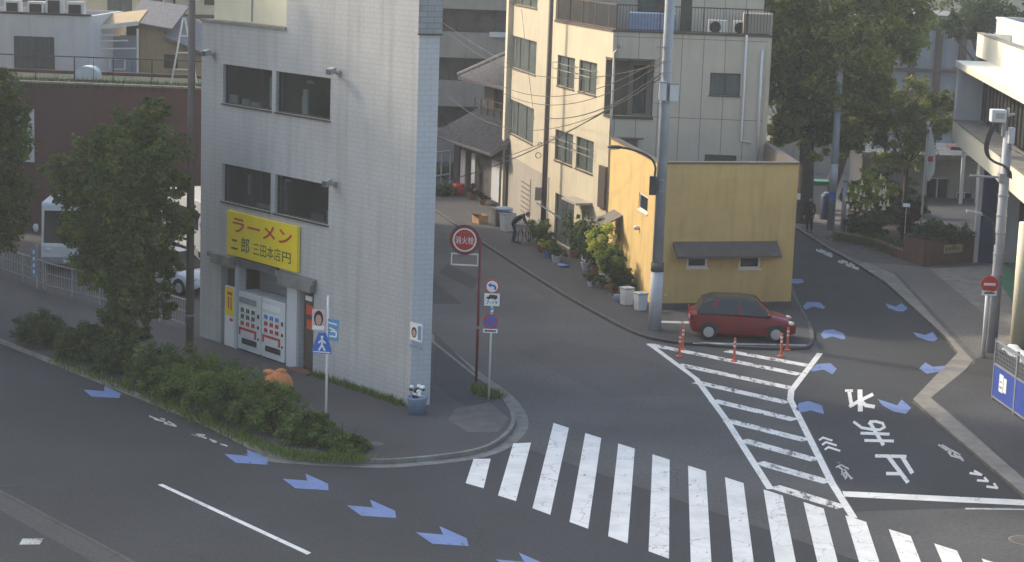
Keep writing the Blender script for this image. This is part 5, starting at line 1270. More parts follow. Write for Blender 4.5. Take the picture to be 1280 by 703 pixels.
pts = [F.w(*F.px(*q), -.15) for q in ((1242, 305), (1242, 288), (1238, 276), (1230, 270), (1222, 267))]
mb = MB(); mb.tube(smooth_path(pts, 4), .035, 8); mb.build('arm', 'dark_metal', l2, smooth=True)
e = F.w(*F.px(1215, 264), -.15); mb = MB(); mb.box(e - Vector((.22, .1, .03)), Vector((.55, 0, -.10)), Vector((0, .2, 0)), Vector((0, 0, .09))); mb.build('lamp_head', 'grey_metal', l2)

# grey poles by the far pavement on the right
def plainpole(x, yb, yt, r0, lab, m_, nm='utility_pole', cat='utility pole'):
    P = G(x, yb, .1); v = ray(x + (yt-yb)*-.06, yt); k = P.y/v.y; zt = v.z*k + H
    o = thing(nm, lab, cat, P); mb = MB(); mb.tube([P, Vector((P.x, P.y, zt))], [r0, r0*.8], 14); mb.build('shaft', m_, o, smooth=True); return o, P, zt
o, P, zt = plainpole(1038, 287, 75, .19, 'grey concrete pole in front of the big tree, with small plates near its foot', 'pole_grey')
F = Fac(P, 92); 
mb = MB(); mb.tube([F.w(0, F.px(1039, 240)[1], 0), F.w(0, F.px(1041, 205)[1], 0)], .20, 14); mb.build('number_sleeve', 'pole_wrap', o, smooth=True)
mb = MB(); z_ = F.px(1039, 246)[1]; F.box(mb, -.14, .14, -.22, -.18, z_-.25, z_+.25); mb.build('blue_plate', 'sign_blue', o)
o2, P2_, zt2 = plainpole(1053, 292, 228, .13, 'short grey post beside the concrete pole near the yellow flowering bush', 'pole_grey', 'gate_post', 'post')
mb = MB(); mb.cyl(Vector((P2_.x, P2_.y, zt2)), .16, .10, .1, 12); mb.build('cap', 'concrete', o2)
# flagpole
P = G(1151, 285, .1); F = Fac(P, 92); zt = F.px(1157, 155)[1]
fp = thing('flagpole', 'white flagpole with a limp white and red flag before the entrance building', 'flagpole', P)
mb = MB(); mb.tube([P, P + Vector((0, 0, zt-P.z))], [.06, .045], 10); mb.build('pole', 'pole_white', fp, smooth=True)
mb = MB(); mb.blob(Vector((P.x, P.y, zt+.05)), .1, .1, .1); mb.build('finial', 'white_metal', fp, smooth=True)
V = []; nn = 14; mm = 5
for i in range(nn+1):
    t = i/nn; z = zt-.15 - t*2.7
    for j in range(mm+1):
        u_ = j/mm; wd = (.12 + .32*math.sin(min(1, t*1.5)*1.4)) * (1 if t < .85 else 1-(t-.85)*3)
        V.append(Vector((P.x + .05 + u_*wd, P.y + .09*math.sin(u_*9 + t*5), z)))
mb = MB(); mb.add(V, [(i*(mm+1)+j, i*(mm+1)+j+1, (i+1)*(mm+1)+j+1, (i+1)*(mm+1)+j) for i in range(nn) for j in range(mm)]); fl = mb.build('flag', 'sign_white', fp, smooth=True)
so_ = fl.modifiers.new('thick', 'SOLIDIFY'); so_.thickness = .012
mb = MB(); F.box(mb, .10, .34, -.14, -.12, zt-1.85, zt-1.6); mb.build('flag_emblem', 'sign_red', fl)

# overhead cables
def cable(p, q, sag, lab, r=.018, grp='overhead cables strung from the tall grey pole'):
    pts = []
    for i in range(25):
        t = i/24; v = p.lerp(q, t); v.z -= sag*4*t*(1-t); pts.append(v)
    o = MB().tube(pts, r, 5).build('overhead_cable', 'cable', None); tag(o, lab, 'cable', grp); return o
Pm = G(818, 412, .08); Fm = Fac(Pm, 92)
def at_y(x, y, yy): v = ray(x, y); k = yy/v.y; return Vector((v.x*k, yy, v.z*k + H))
m1 = Fm.w(*Fm.px(830, 70), -.1); m2 = Fm.w(*Fm.px(829, 78), -.1); m3 = Fm.w(*Fm.px(829, 90), -.1); m4 = Fm.w(*Fm.px(828, 96), -.1)
L_ = 'overhead cable strung from the tall grey pole across the side street'
for i, (m_, q, sg_) in enumerate(((m1, at_y(628, 108, 96), .9), (m2, at_y(628, 116, 96), 1.0), (m3, at_y(556, 226, 92), .55), (m4, at_y(560, 120, 110), 1.9), (m2, at_y(560, 40, 112), 1.4), (m3, at_y(684, 148, 89), .5), (m4, at_y(600, 205, 95), .4))):
    cable(m_, q, sg_, L_, .022 if i in (2, 5) else .016)
for i, (a_, b_, c_) in enumerate(((at_y(545, 22, 118), at_y(636, 80, 95), .1), (at_y(652, 12, 99), at_y(668, 150, 91), .1))):
    cable(a_, b_, c_, 'thin service cable hanging before the grey balcony block' if i == 0 else 'thin service cable hanging down the tall beige building', .012, None)
Pr = G(1234, 441, .1); Fr = Fac(Pr, 92)
cable(Fr.w(*Fr.px(1262, 185), -.1), Fr.w(*Fr.px(1262, 185), -.1) + Vector((3.5, -14, 1.0)), .8, 'cable leading from the right-hand pole towards the viewer and out of frame', .025, None)

# delineator posts
dp = None
def delineator(P, lab):
    global dp
    if dp: return dup(dp, P, None, lab)
    r_ = thing('delineator_post', lab, 'delineator', P, 'orange delineator posts by the hatching')
    mb = MB(); mb.lathe(P, [(.12, 0), (.12, .03), (.06, .06), (.045, .10)], 14); mb.build('base', 'orange_plastic', r_, smooth=False)
    mb = MB(); mb.lathe(P, [(.042, .09), (.040, .80), (.03, .82)], 14); po = mb.build('post', 'orange_plastic', r_, smooth=False)
    for z_ in (.50, .64): mb = MB(); mb.lathe(P, [(.0435, z_), (.0435, z_+.07)], 14); mb.build('reflective_band', 'reflective', po)
    dp = r_; return r_
for q, lb in (((849, 446), 'leftmost orange delineator post, nearest the big utility pole'), ((853, 437), 'orange delineator post just behind the leftmost one, near the car rear wheel'), ((917.5, 452), 'orange delineator post in front of the middle of the red car'),
              ((976, 446), 'orange delineator post in front of the red car nose'), ((984, 438), 'orange delineator post right against the red car nose')):
    delineator(G(*q, .006), lb)

# bins, boxes, pots
def bin_(P, lab, grp, w_=.42, h=.62, m_='bin_white', lid='bin_lid', az=150):
    r_ = thing('rubbish_bin', lab, 'bin', P, grp); e = dirv(az); n = Vector((-e.y, e.x, 0))
    mb = MB(); V = []
    for k, (s_, z_) in enumerate(((.42, 0), (.5, h))):
        for a, b in ((-1, -1), (1, -1), (1, 1), (-1, 1)): V.append(P + e*a*w_*s_ + n*b*w_*s_ + Vector((0, 0, z_)))
    mb.add(V, [(3, 2, 1, 0), (4, 5, 6, 7)] + [(i, (i+1) % 4, (i+1) % 4 + 4, i+4) for i in range(4)]); mb.build('body', m_, r_, bevel=.03)
    mb = MB(); mb.box(P - e*w_*.54 - n*w_*.54 + Vector((0, 0, h+.001)), e*w_*1.08, n*w_*1.08, Vector((0, 0, .07))); l_ = mb.build('lid', lid, r_, bevel=.02)
    mb = MB(); mb.box(P - e*.08 - n*.015 + Vector((0, 0, h+.072)), e*.16, n*.03, Vector((0, 0, .03))); mb.build('handle', lid, l_)
    return r_
bin_(G(783, 381, .08), 'white rubbish bin, left of the pair beside the yellow building', 'white bins by the yellow building')
bin_(G(800, 388, .08), 'white rubbish bin, right of the pair, nearest the tall utility pole', 'white bins by the yellow building')
bin_(G(634, 289, .08), 'pale grey rubbish bin behind the bending person', 'bins by the tall beige building', .6, .8)
bin_(G(621, 283, .08), 'dark grey narrow bin between the cardboard box and the pale bin', 'bins by the tall beige building', .4, .85, 'concrete_dark', 'concrete_dark')
cov = MB(); P = G(632, 288, .08) + Vector((-.1, .1, 1.0)); cov.blob(P, .62, .42, .10, 14, 6, 150, .12); tag(cov.build('blue_sheet', 'plastic_bluegrey', None, smooth=True), 'crumpled blue plastic sheet lying over the pale grey bins', 'sheet')
P = G(600, 279, .08); r_ = thing('cardboard_box', 'open brown cardboard box on the pavement by the tall beige building', 'box', P)
mb = MB(); e = dirv(150); n = Vector((-e.y, e.x, 0)); 
for a, b, c, d_ in ((-.35, .35, -.25, -.23), (-.35, .35, .23, .25), (-.35, -.33, -.23, .23), (.33, .35, -.23, .23)): mb.box(P + e*a + n*c, e*(b-a), n*(d_-c), Vector((0, 0, .42)))
mb.box(P - e*.33 - n*.23 + Vector((0, 0, .01)), e*.66, n*.46, Vector((0, 0, .12))); mb.build('body', 'cardboard', r_)
mb = MB(); mb.box(P - e*.35 - n*.25 + Vector((0, 0, .42)), e*.7, -n*.2 + Vector((0, 0, .1)), Vector((0, 0, .012))); mb.build('flap', 'cardboard', r_)
P = G(573, 244, .08); r_ = thing('flower_pot', 'large red pot standing before the old tiled house', 'pot', P)
mb = MB(); mb.lathe(P, [(.22, 0), (.36, .3), (.34, .55), (.28, .62), (.24, .60), (.2, .5)], 16); mb.build('pot', 'sign_red', r_, smooth=True)
P = G(585, 246, .08); 
# blue bucket with flowers at the grey corner
P = G(521, 517, .11); fb = thing('flower_bucket', 'blue bucket of white and purple flowers at the foot of the grey building corner', 'bucket', P)
mb = MB(); mb.lathe(P, [(.24, 0), (.29, .45), (.31, .50), (.28, .50), (.26, .42)], 18); mb.build('bucket', 'plastic_bluegrey', fb, smooth=True)
mb = MB(); 
for k in range(14):
    a = rng.uniform(0, 6.28); rr0 = rng.uniform(.02, .24); q = P + Vector((rr0*math.cos(a), rr0*math.sin(a), .55 + rng.uniform(0, .28))); mb.blob(q, .075, .075, .06, 7, 4, 90, .2)
mb.build('blossom', 'sign_white', fb)
mb = MB()
for k in range(8):
    a = rng.uniform(0, 6.28); rr0 = rng.uniform(.02, .2); q = P + Vector((rr0*math.cos(a), rr0*math.sin(a), .5 + rng.uniform(0, .25))); mb.blob(q, .07, .07, .07, 7, 4, 90, .2)
mb.build('dark_blossom', 'cloth_navy', fb)
# orange bag
P = G(347, 499, .11); ob = thing('orange_bag', 'crumpled orange bag bulging behind the hedge near the shop', 'bag', P)
mb = MB(); mb.blob(P + Vector((0, 0, .42)), .48, .4, .44, 16, 10, 90, .06); mb.build('sack', 'orange_cloth', ob, smooth=True)
mb = MB(); mb.blob(P + Vector((-.26, 0, .80)), .19, .13, .10, 10, 6, 90, .1); mb.blob(P + Vector((.10, 0, .86)), .16, .12, .08, 10, 6, 90, .1); mb.build('tied_top', 'orange_cloth', ob, smooth=True)
P = G(700, 345, .08)
# blue site barrier on the right
P = G(1240, 498, .12); Q = G(1300, 541, .12); F = Fac(P, P1=Q)
LQ = (Q-P).length
bb = thing('site_barrier', 'blue panelled barrier with wire mesh top and a white notice at the right edge', 'barrier', P)
for k in range(3):
    s_ = k*2.05; mb = MB(); F.box(mb, s_+.05, s_+1.98, -.02, .02, .22, 1.22); pn = mb.build('blue_panel', 'board_blue', bb)
    mb = MB(); 
    for zz_ in (.18, 1.22, 1.95): F.box(mb, s_+.02, s_+2.02, -.03, .03, zz_, zz_+.05)
    for ss in (s_, s_+1.99): F.box(mb, ss, ss+.05, -.035, .035, .12, 2.05)
    mb.build('frame', 'grey_metal', pn)
    mb = MB()
    for j in range(14): F.box(mb, s_+.12+j*.14, s_+.13+j*.14, -.006, .006, 1.27, 1.95)
    for j in range(5): F.box(mb, s_+.05, s_+1.98, .007, .017, 1.36+j*.13, 1.37+j*.13)
    mb.build('wire_mesh', 'grey_metal', pn)
mb = MB(); F.box(mb, .62, .98, -.03, -.021, .5, 1.05); no = mb.build('notice', 'sign_white', bb)
mb = MB(); F.box(mb, 1.03, 1.28, -.03, -.021, .55, 1.0); mb.build('notice', 'sign_white', bb)
mb = MB(); F.box(mb, .68, .92, -.034, -.031, .62, .68); F.box(mb, .68, .9, -.034, -.031, .8, .84); mb.build('print', 'sign_lightblue', no)
mb = MB()
V = []; 
for i in range(9):
    for j in range(7):
        V.append(F.w(.2 + i*.35, 1.75 + .25*math.sin(j*.9)*(j < 4) - .07*j + .04*math.sin(i*2.1+j), .1 + j*.25))
mb.add(V, [(i*7+j, (i+1)*7+j, (i+1)*7+j+1, i*7+j+1) for i in range(8) for j in range(6)]); sh_ = mb.build('plastic_sheet', 'bin_white', None, smooth=True); tag(sh_, 'pale plastic sheeting heaped behind the blue barrier', 'sheet')
so_ = sh_.modifiers.new('thick', 'SOLIDIFY'); so_.thickness = .03
# pipe railings of the parking lot
def railing(A_, B_, lab, name='guard_fence'):
    t = (B_-A_).normalized(); L = (B_-A_).length; r_ = thing(name, lab, 'fence', A_, 'pipe fences round the parking lot')
    n = max(1, round(L/2.0))
    for k in range(n+1):
        p = A_ + t*L*k/n; mb = MB(); mb.tube([p, p + Vector((0, 0, 1.12))], .03, 8); mb.build('post', 'fence_paint', r_)
    for z_ in (.25, .68, 1.08):
        mb = MB(); mb.tube([A_ + Vector((0, 0, z_)), B_ + Vector((0, 0, z_))], .02 if z_ < 1 else .03, 8); mb.build('rail', 'fence_paint', r_)
    nn_ = int(L/.15); mb = MB()
    for k in range(1, nn_): p = A_ + t*L*k/nn_; mb.tube([p + Vector((0, 0, .25)), p + Vector((0, 0, 1.08))], .009, 4)
    mb.build('mesh_bars', 'grey_metal', r_); return r_
railing(G(164, 391, .11), G(236, 415, .11), 'white pipe fence between the second tree and the grey building')
railing(G(-20, 335, .11), G(54, 362, .11), 'faded pipe fence at the far left beside the blue banner')
railing(G(57, 364, .11), G(160, 390, .11), 'weathered pipe fence behind the second street tree')
P = G(50, 361, .11); F = Fac(P, 92)
r_ = thing('banner', 'small blue vertical banner tied to the pipe fence at the left', 'banner', P)
mb = MB(); mb.tube([P + Vector((-.1, -.06, 0)), P + Vector((-.1, -.06, 1.75))], .02, 6); mb.build('pole', 'pole_white', r_)
mb = MB(); F.box(mb, -.32, -.08, -.10, -.085, .55, 1.72); b = mb.build('cloth', 'plastic_bluegrey', r_); strokes(F, [[(-.2, .7+.25*k), (-.2, .84+.25*k)] for k in range(4)], .07, -.104).build('lettering', 'sign_white', b)

# ================================================================ VEHICLES
def wheel(par, c, r, w_, ax, name='wheel'):
    """c: hub centre, ax: outward axis"""
    ax = Vector(ax).normalized(); mb = MB(); mb.tube([c - ax*w_/2, c - ax*w_*.4, c + ax*w_*.4, c + ax*w_/2], [r*.92, r, r, r*.92], 24); t = mb.build(name, 'tyre', par, smooth=False)
    mb = MB(); mb.tube([c + ax*(w_/2+.001), c + ax*(w_/2+.012)], [r*.66, r*.6], 20); rm = mb.build('rim', 'rim', t)
    return t
def car(P, az, lab, L=3.9, W=1.66, Hh=1.48, body='car_red', roofm='car_dark', name='parked_car', cat='car', grp=None, cab=None):
    """P: ground point under the car centre; az: where the nose points"""
    r_ = thing(name, lab, cat, P, grp); f = dirv(az); lft = Vector((-f.y, f.x, 0)); up = Vector((0, 0, 1))
    Wp = lambda x, y, z: P + f*x + lft*y + up*z
    h = L/2
    # stations: x, bottom z, belt z, half width
    st = [(-h, .42, .80, .60), (-h+.06, .30, .93, .72), (-h+.35, .24, .99, .81), (-h+1.0, .22, .98, .83), (0, .22, .95, .83), (h-1.25, .22, .93, .83), (h-.95, .22, .90, .82), (h-.45, .25, .80, .78), (h-.12, .28, .68, .68), (h, .36, .58, .55)]
    V = []; n = 12
    for x, b, t, w_ in st:
        w_ = w_*W/1.66; m_ = (b+t)/2
        sec = [(-w_*.55, b-.02), (-w_*.93, b), (-w_, b+.14), (-w_*1.0, m_+.05), (-w_*.97, t-.09), (-w_*.84, t-.005), (w_*.84, t-.005), (w_*.97, t-.09), (w_*1.0, m_+.05), (w_, b+.14), (w_*.93, b), (w_*.55, b-.02)]
        V += [Wp(x, y, z) for y, z in sec]
    k = len(st); Fc = [(i*n+j, i*n+(j+1) % n, (i+1)*n+(j+1) % n, (i+1)*n+j) for i in range(k-1) for j in range(n)] + [tuple(range(n-1, -1, -1)), tuple((k-1)*n+j for j in range(n))]
    mb = MB(); mb.add(V, Fc); bd = mb.build('body', body, r_, smooth=True)
    es = bd.modifiers.new('split', 'EDGE_SPLIT'); es.split_angle = R(40)
    # greenhouse
    wr_ = .80*W/1.66
    cabst = cab or [(-h+.22, .95, .96, 1), (-h+.42, .95, Hh-.14, .88), (-h+.8, .95, Hh-.01, .84), (-.1, .93, Hh, .82), (.42, .92, Hh-.05, .83), (h-.92, .90, .93, 1)]
    V = []; 
    for x, b, t, tp in cabst:
        V += [Wp(x, -wr_, b), Wp(x, -wr_*tp, t-.04), Wp(x, -wr_*tp*.86, t), Wp(x, wr_*tp*.86, t), Wp(x, wr_*tp, t-.04), Wp(x, wr_, b)]
    k = len(cabst); Fc = [(i*6+j, i*6+(j+1) % 6, (i+1)*6+(j+1) % 6, (i+1)*6+j) for i in range(k-1) for j in range(6)] + [(5, 4, 3, 2, 1, 0), tuple((k-1)*6+j for j in range(6))]
    mb = MB(); mb.add(V, Fc); gh = mb.build('windows', 'glass_dark' if body != 'x' else 'glass', r_, smooth=False); gh.data.materials[0] = MATS['car_dark']
    # roof and pillars
    V = []; rs = [c for c in cabst[1:-1]]
    for x, b, t, tp in rs: V += [Wp(x, -wr_*tp*1.01, t-.05), Wp(x, -wr_*tp*.87, t+.012), Wp(x, wr_*tp*.87, t+.012), Wp(x, wr_*tp*1.01, t-.05)]
    k = len(rs); mb = MB(); mb.add(V, [(i*4+j, i*4+j+1, (i+1)*4+j+1, (i+1)*4+j) for i in range(k-1) for j in range(3)] + [tuple((k-1)*4+j for j in range(4)), (3, 2, 1, 0)]); mb.build('roof', roofm, r_)
    mb = MB()
    for sd in (-1, 1):
        for (xa, xb, wd) in ((-.15, -.18, .07), (-h+.62, -h+.95, .16)):
            zt = Hh-.06; mb.box(Wp(xa-wd/2, sd*wr_*1.005, .93), f*wd, lft*(-.03*sd), Wp(xb, sd*wr_*.845, zt) - Wp(xa, sd*wr_*1.005, .93))
        mb.box(Wp(h-.95, sd*wr_*.995, .92), f*.07, lft*(-.04*sd), Wp(.42, sd*wr_*.835, Hh-.08) - Wp(h-.95, sd*wr_*.995, .92))
    mb.build('pillar', body, r_)
    for sd in (-1, 1):
        for x in (-h+.66, h-.72): 
            wheel(r_, Wp(x, sd*(W/2-.10), .29), .29, .2, lft*sd)
        for x in (-h+.66, h-.72):
            mb = MB(); c = Wp(x, sd*(W/2+.004), .30); mb.add([c + f*(.345*math.cos(a)) + up*(.345*math.sin(a)) for a in [math.pi*k/12 - .12 for k in range(13)]] + [], [tuple(range(13))] if sd < 0 else [tuple(range(12, -1, -1))])
            mb.build('wheel_arch', 'black', bd)
        mb = MB(); mb.blob(Wp(h-.20, sd*.58*W/1.66, .66), .14, .13, .08, 10, 6, az); mb.build('headlight', 'lamp_glass', r_, smooth=True)
        mb = MB(); mb.box(Wp(-h+.02, sd*(.66*W/1.66)-.06, .72), f*-.04, lft*.14, up*.24); mb.build('tail_light', 'sign_red', r_)
        mb = MB(); mb.blob(Wp(h-1.0, sd*(W/2+.09), .98), .07, .10, .06, 8, 5, az); mb.build('mirror', body, r_, smooth=True)
        mb = MB(); mb.box(Wp(.35, sd*(W/2+.002), .78), f*-.16, lft*.02*sd, up*.03); mb.box(Wp(-.62, sd*(W/2+.002), .80), f*-.16, lft*.02*sd, up*.03); mb.build('door_handle', body, bd)
        mb = MB()
        for xx in (-.88, -.16, .78): mb.box(Wp(xx, sd*(W/2-.003), .33), f*.012, lft*.006*sd, up*.56)
        mb.build('door_gap', 'black', bd)
    mb = MB(); mb.box(Wp(h-.02, -.25, .38), f*.035, lft*.5, up*.12); mb.build('number_plate', 'sign_white', r_)
    mb = MB(); mb.box(Wp(h-.055, -.48, .30), f*.06, lft*.96, up*.07); mb.build('grille', 'black', r_)
    mb = MB(); mb.box(Wp(-h-.005, -.2, .62), f*-.01, lft*.4, up*.14); mb.build('number_plate', 'sign_white', r_)
    return r_
cc = (G(866, 429, .08) + G(993, 427, .08))/2 + Vector((0, .95, 0))
car(Vector((cc.x, cc.y, .08)), 92, 'red hatchback with a black roof parked before the yellow building', L=3.75)
car(Vector((G(214, 372).x-.3, G(214, 372).y+1.4, .11)), 128, 'white car behind the pipe fence, its bonnet beside the grey building', body='van_white', roofm='van_white', L=4.3, W=1.7, Hh=1.5)
def van(P, az, lab, L=5.4, W=2.1, Hh=2.65):
    r_ = thing('minibus', lab, 'van', P); f = dirv(az); lft = Vector((-f.y, f.x, 0)); up = Vector((0, 0, 1)); Wp = lambda x, y, z: P + f*x + lft*y + up*z; h = L/2; w_ = W/2
    prof = [(-h, .45), (-h, Hh-.1), (-h+.15, Hh), (h-.3, Hh), (h-.20, Hh-.10), (h-.06, 1.15), (h, 1.0), (h, .45)]
    k = len(prof); mb = MB(); mb.add([Wp(x, -w_, z) for x, z in prof] + [Wp(x, w_, z) for x, z in prof], [tuple(range(k)), tuple(range(2*k-1, k-1, -1))] + [(i, i+k, (i+1) % k + k, (i+1) % k) for i in range(k)])
    b = mb.build('body', 'van_white', r_, bevel=.05)
    mb = MB(); mb.add([Wp(h-.175, -w_+.12, Hh-.34), Wp(h-.175, w_-.12, Hh-.34), Wp(h-.045, w_-.10, 1.08), Wp(h-.045, -w_+.10, 1.08)], [(0, 1, 2, 3)]); 
    V = [Vector(v) for v in mb.v]; mb.add([v - f*.05 for v in V], [(3, 2, 1, 0)]); mb.f += [(0, 4, 5, 1), (1, 5, 6, 2), (2, 6, 7, 3), (3, 7, 4, 0)]
    mb.build('windscreen', 'car_dark', r_)
    for sd in (-1, 1):
        mb = MB(); mb.box(Wp(-h+.4, sd*(w_-.001), 1.35), f*(L-1.2), lft*.012*sd, up*.8); mb.build('side_window', 'car_dark', r_)
        mb = MB(); mb.blob(Wp(h+.1, sd*(w_+.18), 1.75), .07, .12, .17, 8, 6, az); mi = mb.build('mirror', 'van_white', r_, smooth=True)
        mb = MB(); mb.tube([Wp(h-.2, sd*w_, 1.85), Wp(h+.1, sd*(w_+.18), 1.85)], .02, 6); mb.build('mirror_arm', 'black', mi)
        mb = MB(); mb.blob(Wp(h-.01, sd*(w_-.28), .85), .04, .16, .10, 10, 6, az); mb.build('headlight', 'lamp_glass', r_, smooth=True)
        for x in (-h+1.0, h-1.0): wheel(r_, Wp(x, sd*(w_-.12), .38), .38, .24, lft*sd)
    mb = MB(); mb.box(Wp(h-.02, -w_+.03, .32), f*.09, lft*(W-.06), up*.26); mb.build('bumper', 'grey_metal', r_)
    mb = MB(); mb.box(Wp(h+.072, -.25, .38), f*.01, lft*.5, up*.14); mb.build('number_plate', 'sign_white', r_)
    return r_
q = G(84, 338, .11); van(Vector((q.x, q.y+2.4, .11)), 176, 'white minibus with a big dark windscreen parked behind the fence at the left', Hh=2.75, W=2.3)
q = G(243, 352, .11); van(Vector((q.x-.6, q.y+6.5, .11)), 150, 'white van half hidden between the dark pole and the grey building', Hh=2.6)

# ================================================================ BICYCLES AND PEOPLE
def bicycle(P, az, lab):
    r_ = thing('bicycle', lab, 'bicycle', P, 'bicycles parked on the pavement'); f = dirv(az); lft = Vector((-f.y, f.x, 0)); up = Vector((0, 0, 1)); W_ = lambda x, z, y=0: P + f*x + up*z + lft*y
    for x in (-.52, .52):
        mb = MB(); c = W_(x, .33); mb.tube([c + f*(.31*math.cos(a)) + up*(.31*math.sin(a)) for a in [2*math.pi*k/22 for k in range(23)]], .022, 6, False); wl = mb.build('wheel', 'tyre', r_)
        mb = MB(); 
        for k in range(8): a = math.pi*k/8; d_ = f*math.cos(a)*.3 + up*math.sin(a)*.3; mb.tube([c-d_, c+d_], .004, 3)
        mb.build('spokes', 'rim', wl)
    mb = MB(); 
    for a, b in (((-.52, .33), (-.05, .30)), ((-.52, .33), (-.15, .72)), ((-.05, .30), (-.18, .85)), ((-.05, .30), (.38, .68)), ((-.15, .62), (.36, .78)), ((.34, .92), (.52, .33))): mb.tube([W_(*a), W_(*b)], .018, 6)
    mb.build('frame', 'grey_metal', r_)
    mb = MB(); mb.tube([W_(.30, 1.0, -.26), W_(.36, .98, -.1), W_(.36, .98, .1), W_(.30, 1.0, .26)], .014, 6); mb.build('handlebar', 'rim', r_)
    mb = MB(); mb.blob(W_(-.20, .90), .14, .08, .035, 10, 5, az); mb.build('saddle', 'black', r_, smooth=True)
    mb = MB(); mb.box(W_(.44, .68, -.16), f*.3, lft*.32, up*.24); mb.build('basket', 'grey_metal', r_)
    return r_
bicycle(G(655, 303, .08), 200, 'bicycle with a front basket held by the bending person')
bicycle(G(664, 301, .08), 190, 'bicycle with a front basket parked nearest the leafy pots')
def person(P, az, lab, joints, radii, edges, head, cloth, top=None):
    """one skinned body; joints in a local frame (x right, y forward, z up)"""
    f = dirv(az); rt = Vector((f.y, -f.x, 0)); W_ = lambda j: P + rt*j[0] + f*j[1] + Vector((0, 0, j[2]))
    me = bpy.data.meshes.new('person'); me.from_pydata([W_(j) - P for j in joints], edges, []); o = bpy.data.objects.new('person', me); COL.objects.link(o); o.location = P
    o.modifiers.new('skin', 'SKIN'); 
    sv = me.skin_vertices[0].data
    for i, r_ in enumerate(radii): sv[i].radius = (r_, r_)
    sv[0].use_root = True
    sb = o.modifiers.new('sub', 'SUBSURF'); sb.levels = 1; sb.render_levels = 2
    me.materials.append(MATS[cloth]); tag(o, lab, 'person')
    for pl in (1,): pass
    hc = W_(head)
    mb = MB(); mb.blob(hc, .078, .095, .118, 14, 10, az-90); hd = mb.build('head', 'skin', o, smooth=True)
    mb = MB(); mb.blob(hc + Vector((0, 0, .03)) - f*.015, .086, .10, .108, 14, 10, az-90); mb.build('hair', 'hair', hd, smooth=True)
    mb = MB(); mb.blob(hc + f*.098 - Vector((0, 0, .01)), .014, .018, .025, 8, 5, az-90); mb.build('nose', 'skin', hd, smooth=True)
    for sd in (-1, 1):
        mb = MB(); mb.blob(hc + rt*.082*sd, .012, .025, .035, 8, 5, az-90); mb.build('ear', 'skin', hd, smooth=True)
        mb = MB(); mb.blob(hc + rt*.03*sd + f*.09 + Vector((0, 0, .012)), .012, .008, .007, 6, 4, az-90); mb.build('eye', 'black', hd, smooth=True)
    return o, W_
def hands(o, W_, pts, f):
    for c, dr in pts:
        c = W_(c); dr = Vector(dr).normalized(); mb = MB(); sdv = dr.cross(Vector((0, 0, 1))); sdv = sdv.normalized() if sdv.length > .1 else Vector((1, 0, 0))
        mb.tube([c, c + dr*.045, c + dr*.085], [.026, .04, .036], 8)
        for k in range(4): b = c + dr*.08 + sdv*(k-1.5)*.019; l_ = (.055, .07, .075, .06)[k]; mb.tube([b, b + dr*l_*.6, b + dr*l_ - Vector((0, 0, .012))], [.009, .008, .006], 6)
        mb.tube([c + dr*.03 + sdv*.035, c + dr*.06 + sdv*.065, c + dr*.09 + sdv*.07], [.011, .010, .007], 6)
        mb.build('hand', 'skin', o, smooth=True)
def shoes(o, W_, pts, az):
    for c in pts: mb = MB(); mb.blob(W_(c), .05, .13, .045, 12, 6, az-90); mb.build('shoe', 'black', o, smooth=True)
# bending person in navy
P = G(641, 303, .08); az = 95
J = [(0, 0, .92), (0, .14, 1.08), (0, .34, 1.24), (0, .48, 1.27), (0, .55, 1.27), (-.10, 0, .88), (-.12, .06, .48), (-.12, -.04, .09), (.10, 0, .88), (.12, .12, .48), (.12, .06, .09),
     (-.17, .42, 1.24), (-.22, .52, 1.0), (-.18, .66, .84), (.17, .42, 1.24), (.22, .54, 1.0), (.18, .70, .88)]
Rr = [.15, .155, .16, .09, .055, .105, .075, .05, .105, .075, .05, .075, .052, .036, .075, .052, .036]
E = [(0, 1), (1, 2), (2, 3), (3, 4), (0, 5), (5, 6), (6, 7), (0, 8), (8, 9), (9, 10), (2, 11), (11, 12), (12, 13), (2, 14), (14, 15), (15, 16)]
o, W_ = person(P, az, 'person in dark navy clothes bending forward over a bicycle on the pavement', J, Rr, E, (0, .66, 1.30), 'cloth_navy')
hands(o, W_, [((-.18, .67, .83), dirv(az)*.8 - Vector((0, 0, .5))), ((.18, .71, .87), dirv(az)*.8 - Vector((0, 0, .4)))], None); shoes(o, W_, [(-.12, .03, .045), (.12, .13, .045)], az)
# standing dark person on the far right pavement
P = G(1011, 291, .1); az = 200
J = [(0, 0, .93), (0, 0, 1.12), (0, .01, 1.38), (0, .01, 1.47), (0, .02, 1.53), (-.10, 0, .90), (-.11, .05, .48), (-.11, -.02, .09), (.10, 0, .90), (.11, -.04, .49), (.11, -.12, .09),
     (-.19, .0, 1.38), (-.25, .02, 1.10), (-.22, .12, .88), (.19, .0, 1.38), (.25, .0, 1.10), (.24, .08, .86)]
Rr = [.145, .14, .165, .07, .055, .10, .072, .048, .10, .072, .048, .07, .05, .034, .07, .05, .034]
o, W_ = person(P, az, 'person in black clothes standing on the far pavement beside the concrete pole', J, Rr, E, (0, .04, 1.64), 'cloth_black')
hands(o, W_, [((-.22, .12, .87), Vector((0, 0, -1)) + dirv(az)*.25), ((.24, .08, .85), Vector((0, 0, -1)) + dirv(az)*.2)], None); shoes(o, W_, [(-.11, .04, .045), (.11, -.06, .045)], az)
